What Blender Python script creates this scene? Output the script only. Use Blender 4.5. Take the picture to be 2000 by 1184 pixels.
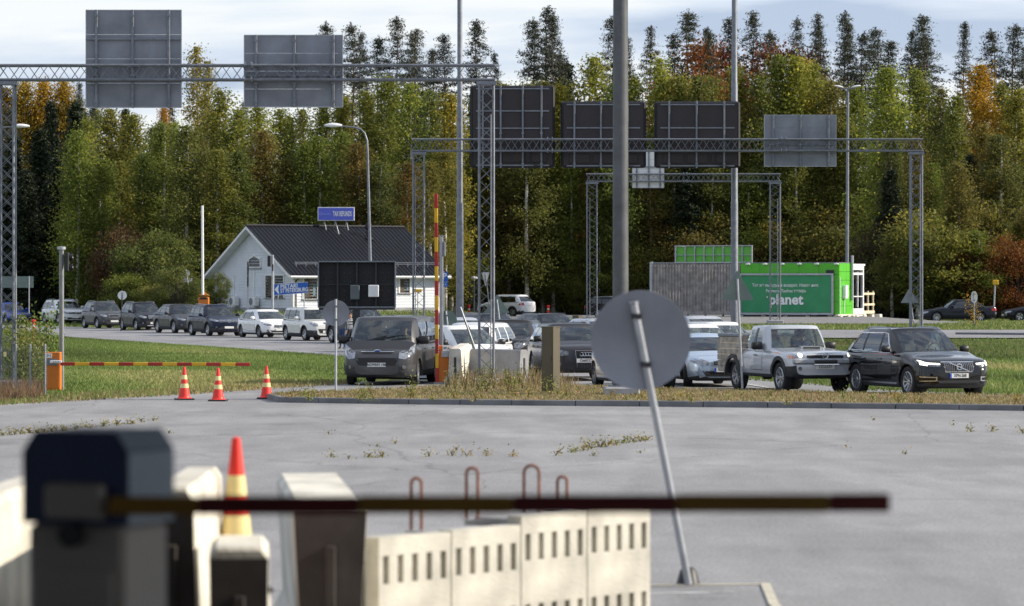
import bpy, bmesh, math, random
import numpy as np
from mathutils import Vector, Matrix
from mathutils.bvhtree import BVHTree
random.seed(7)
rng = np.random.default_rng(7)
for o in list(bpy.data.objects): bpy.data.objects.remove(o)
C = bpy.context.scene.collection
S = bpy.context.scene
PI = math.pi
R = math.radians

# ------------------------------------------------------------------ camera, world, sun, exposure
F = 7000.0            # focal length in pixels of the 2000 px wide photograph
HC = 2.7              # camera height above the asphalt
HORIZON = 556.0
cam_d = bpy.data.cameras.new('camera'); cam = bpy.data.objects.new('camera', cam_d); C.objects.link(cam)
cam.location = (0, 0, HC); cam.rotation_euler = (PI/2, 0, 0)
cam_d.sensor_width = 36; cam_d.lens = 36*F/2000
cam_d.shift_y = -(592-HORIZON)/2000
cam_d.clip_start = .1; cam_d.clip_end = 3000
cam_d.dof.use_dof = True; cam_d.dof.focus_distance = 115; cam_d.dof.aperture_fstop = cam_d.lens/1000/.043
cam_d.dof.aperture_blades = 0
S.camera = cam
SUN_EL, SUN_AZ = R(27), R(1)          # azimuth measured from +X towards +Y
sdir = Vector((math.cos(SUN_EL)*math.cos(SUN_AZ), math.cos(SUN_EL)*math.sin(SUN_AZ), math.sin(SUN_EL)))
W = bpy.data.worlds.new('World'); S.world = W; W.use_nodes = True
nt = W.node_tree; N = nt.nodes; LK = nt.links; N.clear()
out = N.new('ShaderNodeOutputWorld'); bg = N.new('ShaderNodeBackground'); LK.new(bg.outputs[0], out.inputs[0])
sky = N.new('ShaderNodeTexSky'); sky.sky_type = 'NISHITA'; sky.sun_disc = False
sky.sun_elevation = SUN_EL; sky.sun_rotation = PI/2 - SUN_AZ; sky.air_density = 1; sky.dust_density = .6; sky.ozone_density = 1.5
tc = N.new('ShaderNodeTexCoord'); mp = N.new('ShaderNodeMapping'); mp.inputs['Scale'].default_value = (5, 5, 42)
mp.inputs['Location'].default_value = (0.7, 0, 1.3)
LK.new(tc.outputs['Generated'], mp.inputs[0])
n1 = N.new('ShaderNodeTexNoise'); n1.inputs['Scale'].default_value = 1.0; n1.inputs['Detail'].default_value = 7; n1.inputs['Roughness'].default_value = .5; n1.inputs['Distortion'].default_value = .25
LK.new(mp.outputs[0], n1.inputs['Vector'])
cr = N.new('ShaderNodeValToRGB')
cr.color_ramp.elements[0].position = .44; cr.color_ramp.elements[0].color = (4.3, 5.1, 6.8, 1)
cr.color_ramp.elements[1].position = .60; cr.color_ramp.elements[1].color = (8.7, 8.9, 9.2, 1)
e = cr.color_ramp.elements.new(.52); e.color = (6.4, 7.1, 8.4, 1)
LK.new(n1.outputs['Fac'], cr.inputs[0])
mixs = N.new('ShaderNodeMix'); mixs.data_type = 'RGBA'; mixs.inputs[0].default_value = .8
LK.new(sky.outputs[0], mixs.inputs[6]); LK.new(cr.outputs[0], mixs.inputs[7])
LK.new(mixs.outputs[2], bg.inputs['Color']); bg.inputs['Strength'].default_value = .086
sl = bpy.data.lights.new('sun', 'SUN'); so = bpy.data.objects.new('sun', sl); C.objects.link(so)
sl.energy = 4.3; sl.angle = R(.53); sl.color = (1, .90, .76)
so.rotation_euler = sdir.to_track_quat('Z', 'Y').to_euler(); so.location = (40, 0, 60)
S.view_settings.view_transform = 'Standard'; S.view_settings.look = 'None'
S.view_settings.exposure = 0.5; S.view_settings.gamma = 1
try:
    S.cycles.max_bounces = 6; S.cycles.transparent_max_bounces = 10; S.cycles.caustics_reflective = False; S.cycles.caustics_refractive = False
    S.cycles.sample_clamp_indirect = 4
except Exception: pass

# ------------------------------------------------------------------ helpers
def gy(py, z=0.0):    # scale (px per metre) of ground of height z seen at photo row py
    return (py-HORIZON)/(HC-z)
def at(px, py, s):    # world point at photo pixel px,py and scale s
    return Vector(((px-1000)/s, F/s, HC-(py-HORIZON)/s))
def gp(px, py, z=0.0):
    s = gy(py, z); return Vector(((px-1000)/s, F/s, z))
def sm(a, b, x):
    t = min(1, max(0, (x-a)/(b-a))); return t*t*(3-2*t)
def lerp(a, b, t): return a+(b-a)*t

class MB:
    def __init__(s): s.v = []; s.f = []; s.m = []; s.T = Matrix()
    def add(s, vs, fs, mi=0):
        o = len(s.v); s.v += [tuple(s.T @ Vector(p)) for p in vs]
        s.f += [tuple(i+o for i in f) for f in fs]; s.m += [mi]*len(fs); return s
    def box(s, c, d, mi=0, rz=0, bev=0, M=None):
        x, y, z = d[0]/2, d[1]/2, d[2]/2
        Tm = Matrix.Translation(Vector(c)) @ (M if M is not None else Matrix.Rotation(rz, 4, 'Z'))
        if bev > 0:
            b = min(bev, x*.9, y*.9, z*.9); vs = []; 
            for k, (zz, i) in enumerate(((-z, b), (-z+b, 0), (z-b, 0), (z, b))):
                for sx, sy in ((-1, -1), (1, -1), (1, 1), (-1, 1)):
                    X, Y = x-i, y-i
                    pts = [(X-(0 if sy*sx > 0 else b), Y-(b if sy*sx > 0 else 0)), (X-(b if sy*sx > 0 else 0), Y-(0 if sy*sx > 0 else b))]
                    for q in pts: vs.append((sx*q[0], sy*q[1], zz))
            # order each ring by angle
            fs = []; ring = []
            for k in range(4):
                idx = list(range(k*8, k*8+8)); idx.sort(key=lambda a: math.atan2(vs[a][1]/y, vs[a][0]/x)); ring.append(idx)
            for k in range(3):
                for i in range(8): fs.append((ring[k][i], ring[k][(i+1) % 8], ring[k+1][(i+1) % 8], ring[k+1][i]))
            fs.append(tuple(reversed(ring[0]))); fs.append(tuple(ring[3]))
        else:
            vs = [(a*x, b_*y, c_*z) for c_ in (-1, 1) for a, b_ in ((-1, -1), (1, -1), (1, 1), (-1, 1))]
            fs = [(3, 2, 1, 0), (4, 5, 6, 7), (0, 1, 5, 4), (1, 2, 6, 5), (2, 3, 7, 6), (3, 0, 4, 7)]
        return s.add([Tm @ Vector(p) for p in vs], fs, mi)
    def tube(s, pts, r, n=8, mi=0, cap=True):
        pts = [Vector(p) for p in pts]; rs = r if isinstance(r, (list, tuple)) else [r]*len(pts)
        o = []; vs = []; up = None
        for i, p in enumerate(pts):
            d = (pts[min(i+1, len(pts)-1)]-pts[max(i-1, 0)]).normalized()
            if up is None: up = d.orthogonal().normalized()
            up = (up - d*up.dot(d)); up = up.normalized() if up.length > 1e-6 else d.orthogonal().normalized()
            w = d.cross(up)
            for k in range(n):
                a = 2*PI*k/n; vs.append(p+up*math.cos(a)*rs[i]+w*math.sin(a)*rs[i])
        fs = [(i*n+k, i*n+(k+1) % n, (i+1)*n+(k+1) % n, (i+1)*n+k) for i in range(len(pts)-1) for k in range(n)]
        if cap: fs += [tuple(reversed(range(n))), tuple(range((len(pts)-1)*n, len(pts)*n))]
        return s.add(vs, fs, mi)
    def lathe(s, prof, n=24, mi=0, axis='Z', c=(0, 0, 0), close=False):
        vs = []; m = len(prof)
        for k in range(n):
            a = 2*PI*k/n
            for r_, h in prof:
                x, y = r_*math.cos(a), r_*math.sin(a)
                p = (x, y, h) if axis == 'Z' else ((x, h, y) if axis == 'Y' else (h, x, y))
                vs.append((p[0]+c[0], p[1]+c[1], p[2]+c[2]))
        fs = []
        for k in range(n):
            for i in range(m if close else m-1):
                a, b = k*m+i, k*m+(i+1) % m; c2, d = ((k+1) % n)*m+(i+1) % m, ((k+1) % n)*m+i
                fs.append((a, d, c2, b) if axis == 'Z' else (a, b, c2, d))
        return s.add(vs, fs, mi)
    def poly(s, pts, th, axis, mi=0):   # extrude a planar polygon by vector axis*th
        n = len(pts); a = Vector(axis)*th
        vs = [Vector(p) for p in pts]+[Vector(p)+a for p in pts]
        fs = [tuple(range(n)), tuple(reversed(range(n, 2*n)))]+[(i, (i+1) % n, n+(i+1) % n, n+i) for i in range(n)]
        return s.add(vs, fs, mi)
    def grid(s, rows, mi=0, wrap=False):
        n = len(rows[0]); vs = [p for r_ in rows for p in r_]
        fs = [(i*n+j, i*n+(j+1) % n, (i+1)*n+(j+1) % n, (i+1)*n+j) for i in range(len(rows)-1) for j in range(n if wrap else n-1)]
        return s.add(vs, fs, mi)
    def build(s, name, mats, parent=None, smooth=None, loc=None, rz=0, recalc=True):
        me = bpy.data.meshes.new(name); me.from_pydata(s.v, [], s.f)
        mats = mats if isinstance(mats, (list, tuple)) else [mats]
        for m_ in mats: me.materials.append(m_)
        me.polygons.foreach_set('material_index', s.m)
        if recalc:
            b = bmesh.new(); b.from_mesh(me); bmesh.ops.recalc_face_normals(b, faces=b.faces); b.to_mesh(me); b.free()
        if smooth is not None:
            me.polygons.foreach_set('use_smooth', [True]*len(me.polygons)); me.set_sharp_from_angle(angle=R(smooth))
        o = bpy.data.objects.new(name, me); C.objects.link(o)
        if parent: o.parent = parent
        if loc is not None: o.location = loc
        o.rotation_euler.z = rz
        return o

def tag(o, label=None, cat=None, group=None, kind=None):
    if label: o['label'] = label
    if cat: o['category'] = cat
    if group: o['group'] = group
    if kind: o['kind'] = kind
    return o
def thing(name, label, cat, loc=(0, 0, 0), rz=0, group=None):
    o = bpy.data.objects.new(name, None); C.objects.link(o); o.location = loc; o.rotation_euler.z = rz
    o.empty_display_size = .3
    return tag(o, label, cat, group)
def copytree(o, parent=None, data=False):
    c = o.copy(); C.objects.link(c); c.parent = parent
    for ch in list(o.children): copytree(ch, c)
    return c

# ------------------------------------------------------------------ materials
MC = {}
def mat(name, col, rough=.6, metal=0, var=.12, vs=3.0, bump=0, bs=40, coat=0, col2=None, spec=None, detail=6, emit=0):
    if name in MC: return MC[name]
    m = bpy.data.materials.new(name); m.use_nodes = True; nd = m.node_tree.nodes; lk = m.node_tree.links
    p = nd['Principled BSDF']; p.inputs['Roughness'].default_value = rough; p.inputs['Metallic'].default_value = metal
    if spec is not None: p.inputs['Specular IOR Level'].default_value = spec
    p.inputs['Coat Weight'].default_value = coat; p.inputs['Coat Roughness'].default_value = .04
    t = nd.new('ShaderNodeTexCoord'); n_ = nd.new('ShaderNodeTexNoise'); n_.inputs['Scale'].default_value = vs; n_.inputs['Detail'].default_value = detail
    lk.new(t.outputs['Object'], n_.inputs['Vector'])
    r_ = nd.new('ShaderNodeValToRGB'); lk.new(n_.outputs['Fac'], r_.inputs[0])
    c1 = tuple(max(0, c*(1-var)) for c in col)+(1,); c2 = tuple(min(1, c*(1+var)) for c in (col2 or col))+(1,)
    r_.color_ramp.elements[0].position = .32; r_.color_ramp.elements[0].color = c1
    r_.color_ramp.elements[1].position = .68; r_.color_ramp.elements[1].color = c2
    lk.new(r_.outputs[0], p.inputs['Base Color'])
    if bump:
        b = nd.new('ShaderNodeBump'); b.inputs['Strength'].default_value = bump; b.inputs['Distance'].default_value = .02
        n2 = nd.new('ShaderNodeTexNoise'); n2.inputs['Scale'].default_value = bs; n2.inputs['Detail'].default_value = 5
        lk.new(t.outputs['Object'], n2.inputs['Vector']); lk.new(n2.outputs['Fac'], b.inputs['Height']); lk.new(b.outputs[0], p.inputs['Normal'])
    if emit:
        p.inputs['Emission Color'].default_value = tuple(col)+(1,); p.inputs['Emission Strength'].default_value = emit
    MC[name] = m; return m
def leafmat(name, base, alt, altfrac=.25, trans=.35, rough=.6):
    # per-leaf tone attribute, per-tree colour from the object colour
    m = bpy.data.materials.new(name); m.use_nodes = True; nd = m.node_tree.nodes; lk = m.node_tree.links; nd.clear()
    o_ = nd.new('ShaderNodeOutputMaterial'); p = nd.new('ShaderNodeBsdfPrincipled'); tr = nd.new('ShaderNodeBsdfTranslucent'); mx = nd.new('ShaderNodeMixShader')
    at_ = nd.new('ShaderNodeAttribute'); at_.attribute_name = 'tone'
    oi = nd.new('ShaderNodeObjectInfo')
    r_ = nd.new('ShaderNodeValToRGB'); r_.color_ramp.interpolation = 'LINEAR'
    lk.new(at_.outputs['Fac'], r_.inputs[0])
    r_.color_ramp.elements[0].position = 0; r_.color_ramp.elements[0].color = tuple(c*.55 for c in base)+(1,)
    r_.color_ramp.elements[1].position = 1; r_.color_ramp.elements[1].color = tuple(alt)+(1,)
    e1 = r_.color_ramp.elements.new(1-altfrac); e1.color = tuple(c*1.25 for c in base)+(1,)
    mm = nd.new('ShaderNodeMix'); mm.data_type = 'RGBA'; mm.blend_type = 'MULTIPLY'; mm.inputs[0].default_value = 1
    lk.new(r_.outputs[0], mm.inputs[6]); lk.new(oi.outputs['Color'], mm.inputs[7])
    lk.new(mm.outputs[2], p.inputs['Base Color']); lk.new(mm.outputs[2], tr.inputs['Color'])
    p.inputs['Roughness'].default_value = rough; p.inputs['Specular IOR Level'].default_value = .25
    mx.inputs[0].default_value = trans; lk.new(p.outputs[0], mx.inputs[1]); lk.new(tr.outputs[0], mx.inputs[2]); lk.new(mx.outputs[0], o_.inputs[0])
    MC[name] = m; return m
def glassmat(name, tint, refl, rough=.02):
    if name in MC: return MC[name]
    m = bpy.data.materials.new(name); m.use_nodes = True; nd = m.node_tree.nodes; lk = m.node_tree.links; nd.clear()
    o_ = nd.new('ShaderNodeOutputMaterial'); tr = nd.new('ShaderNodeBsdfTransparent'); gl = nd.new('ShaderNodeBsdfGlossy'); mx = nd.new('ShaderNodeMixShader')
    gl.inputs['Color'].default_value = (.92, .96, 1, 1); gl.inputs['Roughness'].default_value = rough
    tr.inputs['Color'].default_value = tuple(tint)+(1,)
    fr = nd.new('ShaderNodeFresnel'); fr.inputs['IOR'].default_value = 1.5
    ma = nd.new('ShaderNodeMath'); ma.operation = 'MULTIPLY_ADD'; ma.use_clamp = True; ma.inputs[1].default_value = 1.2; ma.inputs[2].default_value = refl
    lk.new(fr.outputs['Fac'], ma.inputs[0]); lk.new(ma.outputs[0], mx.inputs[0])
    lk.new(tr.outputs[0], mx.inputs[1]); lk.new(gl.outputs[0], mx.inputs[2]); lk.new(mx.outputs[0], o_.inputs[0])
    MC[name] = m; return m
M = dict(
    galv=mat('galvanised_steel', (.20, .215, .245), .5, .45, .18, 6),
    galv_b=mat('bright_galvanised_steel', (.40, .42, .45), .42, .4, .14, 6),
    mast=mat('dark_grey_mast_paint', (.095, .10, .105), .5, .2, .2, 3),
    alu=mat('aluminium_sheet', (.30, .32, .355), .55, .45, .1, 1.2),
    signback=mat('grey_sign_back', (.225, .24, .275), .6, .1, .22, 1.3),
    darkback=mat('dark_brown_back', (.040, .033, .036), .75, 0, .1, 2),
    darkframe=mat('black_frame', (.006, .006, .010), .6, 0, .2, 4),
    greenback=mat('greenish_sign_back', (.16, .21, .19), .6, .1, .12, 3),
    black=mat('black_plastic', (.014, .014, .016), .5, 0, .2, 8),
    dark=mat('dark_plastic', (.03, .031, .034), .65, 0, .2, 8),
    rubber=mat('tyre_rubber', (.018, .018, .019), .85, 0, .25, 12, .3, 60),
    rim=mat('alloy_rim', (.55, .56, .58), .3, .85, .05, 5),
    rimdark=mat('dark_alloy_rim', (.25, .25, .26), .35, .85, .05, 5),
    chrome=mat('chrome', (.8, .8, .82), .12, 1, .02, 5),
    concrete=mat('pale_concrete', (.52, .49, .42), .9, 0, .16, 2.2, .5, 30, col2=(.68, .65, .56)),
    concrete2=mat('grey_concrete', (.33, .33, .335), .92, 0, .2, 1.6, .5, 30),
    kerb=mat('kerb_stone', (.17, .17, .175), .9, 0, .25, 1.3, .5, 30),
    orange=mat('orange_cabinet_paint', (.60, .17, .012), .45, 0, .12, 1.6),
    yellow=mat('yellow_paint', (.75, .42, .02), .5, 0, .1, 3),
    red=mat('red_paint', (.42, .022, .018), .45, 0, .1, 3),
    conered=mat('cone_red_plastic', (.78, .035, .022), .45, 0, .08, 3),
    conewhite=mat('cone_reflective_band', (.80, .66, .30), .45, 0, .1, 4),
    white=mat('white_paint', (.78, .78, .78), .5, 0, .05, 4),
    whitelit=mat('white_paint_glossy', (.82, .82, .82), .3, 0, .03, 4),
    blue=mat('sign_blue', (.012, .11, .46), .4, 0, .08, 4),
    rust=mat('rusty_iron', (.20, .075, .04), .9, 0, .35, 12, .4, 60),
    skin=mat('skin', (.50, .30, .21), .6, 0, .08, 6),
    hair=mat('brown_hair', (.05, .03, .02), .7, 0, .2, 20),
    seat=mat('seat_cloth', (.13, .13, .135), .9, 0, .2, 8),
    seatbeige=mat('beige_seat_cloth', (.22, .19, .15), .9, 0, .2, 8),
    plate=mat('plate_white', (.72, .72, .70), .4, 0, .04, 4),
    plateblue=mat('plate_blue', (.02, .08, .5), .4),
    lamp=mat('headlamp_glass', (.34, .36, .39), .08, .4, .3, 7, coat=1),
    lampdark=mat('dark_headlamp_glass', (.16, .17, .19), .08, .3, .6, 12, coat=1),
    lampon=mat('lit_headlamp', (1, .93, .8), .2, 0, .02, 4, emit=2.2),
    taillamp=mat('tail_lamp_red', (.45, .01, .012), .15, 0, .1, 6, coat=1),
    amber=mat('amber_lamp', (.8, .2, .02), .2, 0, .1, 6, coat=1),
    glass=glassmat('window_glass', (.62, .70, .66), .05),
    glassdark=glassmat('tinted_window_glass', (.16, .17, .17), .03),
    beige=mat('olive_beige_cabinet', (.095, .08, .048), .6, 0, .08, 2),
    bluehood=mat('navy_hood', (.014, .034, .13), .45, 0, .1, 3),
    boothgrey=mat('grey_cabinet_paint', (.42, .39, .36), .6, 0, .1, 2),
)
def paint(name, col, metal=.35, rough=.32):
    return mat('car_paint_'+name, col, rough, metal, .03, 2, coat=.9 if (sum(col) > .3 or 'gloss' in name) else .28, spec=.5 if sum(col) > .3 else .2)

def text(body, size, m, parent, matrix, name='lettering', ext=.002, offset=0, align='CENTER', sx=1.0):
    cu = bpy.data.curves.new('txt', 'FONT'); cu.body = body; cu.size = size; cu.extrude = ext; cu.offset = offset; cu.resolution_u = 3
    cu.align_x = align; cu.align_y = 'CENTER'
    t = bpy.data.objects.new('txt', cu); C.objects.link(t)
    dg = bpy.context.evaluated_depsgraph_get(); dg.update()
    me = bpy.data.meshes.new_from_object(t.evaluated_get(dg)); bpy.data.objects.remove(t); bpy.data.curves.remove(cu)
    me.materials.clear(); me.materials.append(m); me.name = name
    me.transform(matrix @ Matrix.Diagonal((sx, 1, 1, 1)))
    o = bpy.data.objects.new(name, me); C.objects.link(o); o.parent = parent; return o
# a frame whose text X runs along world/local direction ex, Y up, facing normal n
def frame(origin, ex, ez=(0, 0, 1)):
    ex = Vector(ex).normalized(); ez = Vector(ez).normalized(); n = ex.cross(ez)
    m = Matrix((ex, ez, n)).transposed().to_4x4(); m.translation = Vector(origin); return m
# ------------------------------------------------------------------ vehicles
def interp(keys, x):
    if x <= keys[0][0]: return keys[0][1]
    for (a, va), (b, vb) in zip(keys, keys[1:]):
        if x <= b:
            t = (x-a)/(b-a) if b > a else 1; return va+(vb-va)*(t*t*(3-2*t)*.6+t*.4)
    return keys[-1][1]
BASE = dict(L=4.5, W=1.86, H=1.66, wb=2.68, fo=.88, r=.345, gc=.2, hf=.90, hn=.74, hc=1.06, hb=1.03, hd=1.0,
            xw=1.12, xr1=.32, xr2=-1.55, xrw=-2.0, wr=.73, crown=.06, clad=True, rails=True, quarter=True, pillars=(-.12, -1.02),
            lamp='plain', grille='bar', rimst=5, tail=None, taper=1.0, bed=False)
KINDS_ = dict(
    suv=dict(),
    duster=dict(L=4.34, W=1.82, H=1.68, wb=2.67, fo=.82, hf=.98, hc=1.08, hb=1.05, xr2=-1.5, xrw=-1.98),
    coupe_suv=dict(L=4.75, W=1.92, H=1.62, wb=2.86, hd=1.12, xr2=-.75, xrw=-2.15, xr1=.3, rails=False, r=.365),
    hatch=dict(L=4.3, W=1.78, H=1.45, wb=2.64, r=.32, gc=.16, hf=.78, hn=.62, hc=.94, hb=.92, hd=.98, xw=1.15, xr1=.2, xr2=-1.35, xrw=-1.95, clad=False, rails=False, wr=.72),
    box=dict(L=4.14, W=1.8, H=1.6, wb=2.57, r=.335, gc=.18, hf=.95, hn=.76, hc=1.02, hb=1.0, hd=1.02, xw=.95, xr1=.5, xr2=-1.78, xrw=-1.96, clad=True, rails=False, wr=.80, crown=.04),
    sedan=dict(L=4.75, W=1.8, H=1.43, wb=2.8, r=.32, gc=.15, hf=.76, hn=.6, hc=.93, hb=.90, hd=.98, xw=.95, xr1=.25, xr2=-1.02, xrw=-1.68, clad=False, rails=False, quarter=False, pillars=(-.3, -1.2), wr=.72),
    wagon=dict(L=4.75, W=1.82, H=1.5, wb=2.75, r=.325, gc=.16, hf=.78, hn=.6, hc=.94, hb=.92, hd=.96, xw=1.1, xr1=.3, xr2=-1.85, xrw=-2.25, clad=False, rails=True, wr=.72),
    bigsuv=dict(L=4.85, W=1.92, H=1.7, wb=2.85, r=.375, gc=.22, hf=1.02, hn=.8, hc=1.1, hb=1.08, hd=1.05, xr2=-1.9, xrw=-2.25),
    xsuv=dict(L=4.69, W=1.92, H=1.655, wb=2.865, fo=.87, r=.372, gc=.21, hf=.93, hn=.74, hc=1.08, hb=1.05, hd=1.08, xw=1.0, xr1=.18, xr2=-1.45, xrw=-2.12, clad=False),
    van=dict(L=4.97, W=1.98, H=1.86, wb=2.93, fo=.99, r=.34, gc=.2, hf=.96, hn=.74, hc=1.18, hb=1.12, hd=1.1, xw=1.62, xr1=.88, xr2=-2.3, xrw=-2.44, wr=.79, crown=.04, rails=False, pillars=(.42, -1.0)),
    pickup=dict(L=4.9, W=1.8, H=1.68, wb=2.95, fo=.85, r=.385, gc=.36, hf=1.03, hn=.94, hc=1.10, hb=1.07, hd=1.0, xw=.86, xr1=.40, xr2=-.62, xrw=-.78, wr=.80, crown=.03, rails=False, quarter=True, pillars=(-.05, -.12), bed=True, clad=False, rimst=6),
)
def bodysec(sp, x):
    L, Wd = sp['L'], sp['W']; hl = L/2
    xw, xrw = sp['xw'], sp['xrw']
    zt = interp([(-hl, sp['hd']-.16), (-hl+.03, sp['hd']-.05), (-hl+.14, sp['hd']), (min(xrw, -hl+.3), sp['hd']), (xrw+.35, sp['hb']), (xw-.3, sp['hb']), (xw+.12, sp['hc']),
                 (hl-.75, (sp['hf']*.7+sp['hc']*.3)), (hl-.32, sp['hf']), (hl-.1, lerp(sp['hf'], sp['hn'], .35)), (hl-.03, sp['hn']+.03), (hl, sp['hn'])], x)
    if sp['bed'] and x < xrw-.05: zt = .78
    zb = sp['gc']+interp([(-hl, .16), (-hl+.5, 0), (hl-.55, 0), (hl-.1, .04), (hl, .1)], x)
    w = Wd/2*interp([(-hl, .74), (-hl+.04, .84), (-hl+.16, .93), (-hl+.5, .985), (-hl+1, 1), (hl-1.1, 1), (hl-.6, .985), (hl-.32, .94), (hl-.14, .855), (hl-.04, .74), (hl, .60)], x)
    if sp.get('square'): w = Wd/2*interp([(-hl, .93), (-hl+.2, 1), (hl-.4, 1), (hl-.12, .96), (hl-.03, .90), (hl, .84)], x)
    zm = lerp(zb, zt, .55)
    return [(0, zb), (.7*w, zb), (.93*w, zb+.03), (.985*w, zb+.1), (w, zb+.2), (w*1.004, lerp(zb+.2, zm, .6)), (w*.996, zm), (w*1.002, lerp(zm, zt, .5)), (w*.985, zt-.10), (w*.955, zt-.045),
            (w*.90, zt-.012), (w*.78, zt+.004), (w*.45, zt+.018), (0, zt+.025)]
def make_body(sp, mats, parent):
    hl = sp['L']/2; xs = sorted(set([-hl, -hl+.02, -hl+.06, -hl+.14, hl-.02, hl-.06, hl-.14, hl-.22, hl] + [round(-hl+.25+i*(2*hl-.5)/40, 3) for i in range(41)]))
    if sp['bed']: xs = sorted(set(xs+[sp['xrw']-.05, sp['xrw']-.06]))
    rows = []
    for x in xs:
        h = bodysec(sp, x)
        rows.append([(x, y, z) for y, z in h]+[(x, -y, z) for y, z in reversed(h[1:-1])])
    b = MB(); b.grid(rows, 0, wrap=True); n = len(rows[0])
    b.f += [tuple(range(n)), tuple(reversed(range((len(rows)-1)*n, len(rows)*n)))]; b.m += [0, 0]
    # lower band in dark plastic
    for i, f in enumerate(b.f):
        zc = sum(b.v[k][2] for k in f)/len(f); xc = sum(b.v[k][0] for k in f)/len(f)
        lim = sp['gc']+(.13 if not sp['clad'] else .22)
        if zc < lim: b.m[i] = 1
        if sp.get('lowbump') and xc > hl-.7 and zc < sp['lowbump']: b.m[i] = 1
    bvm = bmesh.new(); 
    vs = [bvm.verts.new(v) for v in b.v]
    for f in b.f:
        try: bvm.faces.new([vs[k] for k in f])
        except ValueError: pass
    bmesh.ops.recalc_face_normals(bvm, faces=bvm.faces)
    bvh = BVHTree.FromBMesh(bvm); bvm.free()
    o = b.build('body', mats, None)
    c = MB(); r = sp['r']+.055
    for fx in (hl-sp['fo'], hl-sp['fo']-sp['wb']):
        for s_ in (-1, 1):
            y0, y1 = s_*(sp['W']/2-.34), s_*(sp['W']/2+.1)
            c.lathe([(0, y0), (r, y0), (r, y1), (0, y1)], 28, 0, 'Y', (fx, 0, sp['r']))
    cut = c.build('cut', [M['black']])
    bc = bmesh.new(); bc.from_mesh(cut.data); bmesh.ops.remove_doubles(bc, verts=bc.verts, dist=.001); bmesh.ops.recalc_face_normals(bc, faces=bc.faces); bc.to_mesh(cut.data); bc.free()
    md = o.modifiers.new('b', 'BOOLEAN'); md.operation = 'DIFFERENCE'; md.object = cut; md.solver = 'EXACT'
    try: md.material_mode = 'TRANSFER'
    except Exception: pass
    dg = bpy.context.evaluated_depsgraph_get(); dg.update()
    me = bpy.data.meshes.new_from_object(o.evaluated_get(dg)); o.modifiers.clear(); o.data = me; bpy.data.objects.remove(cut)
    me.polygons.foreach_set('use_smooth', [True]*len(me.polygons)); me.set_sharp_from_angle(angle=R(38)); o.parent = parent
    return o, bvh
FR = {'F': (Vector((6, 0, 0)), Vector((0, 1, 0)), Vector((-1, 0, 0))), 'B': (Vector((-6, 0, 0)), Vector((0, 1, 0)), Vector((1, 0, 0))),
      'L': (Vector((0, 4, 0)), Vector((1, 0, 0)), Vector((0, -1, 0))), 'R': (Vector((0, -4, 0)), Vector((1, 0, 0)), Vector((0, 1, 0))),
      'T': (Vector((0, 0, 5)), Vector((1, 0, 0)), Vector((0, 0, -1)))}
def proj(bvh, fr, u, v, off):
    o, eu, d = FR[fr]
    p = o+eu*u+(Vector((0, 0, v)) if fr != 'T' else Vector((0, v, 0)))
    h, nrm, i, dist = bvh.ray_cast(p, d)
    if h is None:
        h2, nrm, i, dist = bvh.find_nearest(p+d*3); h = h2
        if h is None: return p
    return h-d*off
def patch(b, bvh, fr, top, bot, off=.006, nz=3, mi=0, nu=8):
    """patch between two polylines (u,v) projected on the body"""
    def res(pl):
        pl = [Vector(p) for p in pl]; L_ = [0]
        for a, c in zip(pl, pl[1:]): L_.append(L_[-1]+(c-a).length)
        o = []
        for k in range(nu+1):
            t = L_[-1]*k/nu
            for i in range(len(pl)-1):
                if t <= L_[i+1]+1e-9:
                    q = (t-L_[i])/max(1e-9, L_[i+1]-L_[i]); o.append(pl[i].lerp(pl[i+1], q)); break
        return o
    if len(top) == len(bot) and len(top) > 4: T_, B_ = [Vector(p) for p in top], [Vector(p) for p in bot]
    else: T_, B_ = res(top), res(bot)
    rows = []
    for j in range(nz+1):
        rows.append([proj(bvh, fr, *T_[i].lerp(B_[i], j/nz), off) for i in range(len(T_))])
    d = FR[fr][2]; k = off+.012
    sk = [[p+d*k for p in rows[0]]]+rows+[[p+d*k for p in rows[-1]]]
    sk = [[r_[0]+d*k]+r_+[r_[-1]+d*k] for r_ in sk]
    b.grid(sk, mi)
def arcpts(cx, cz, r, a0, a1, n=14): return [(cx+r*math.cos(R(a0+(a1-a0)*i/n)), cz+r*math.sin(R(a0+(a1-a0)*i/n))) for i in range(n+1)]
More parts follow.
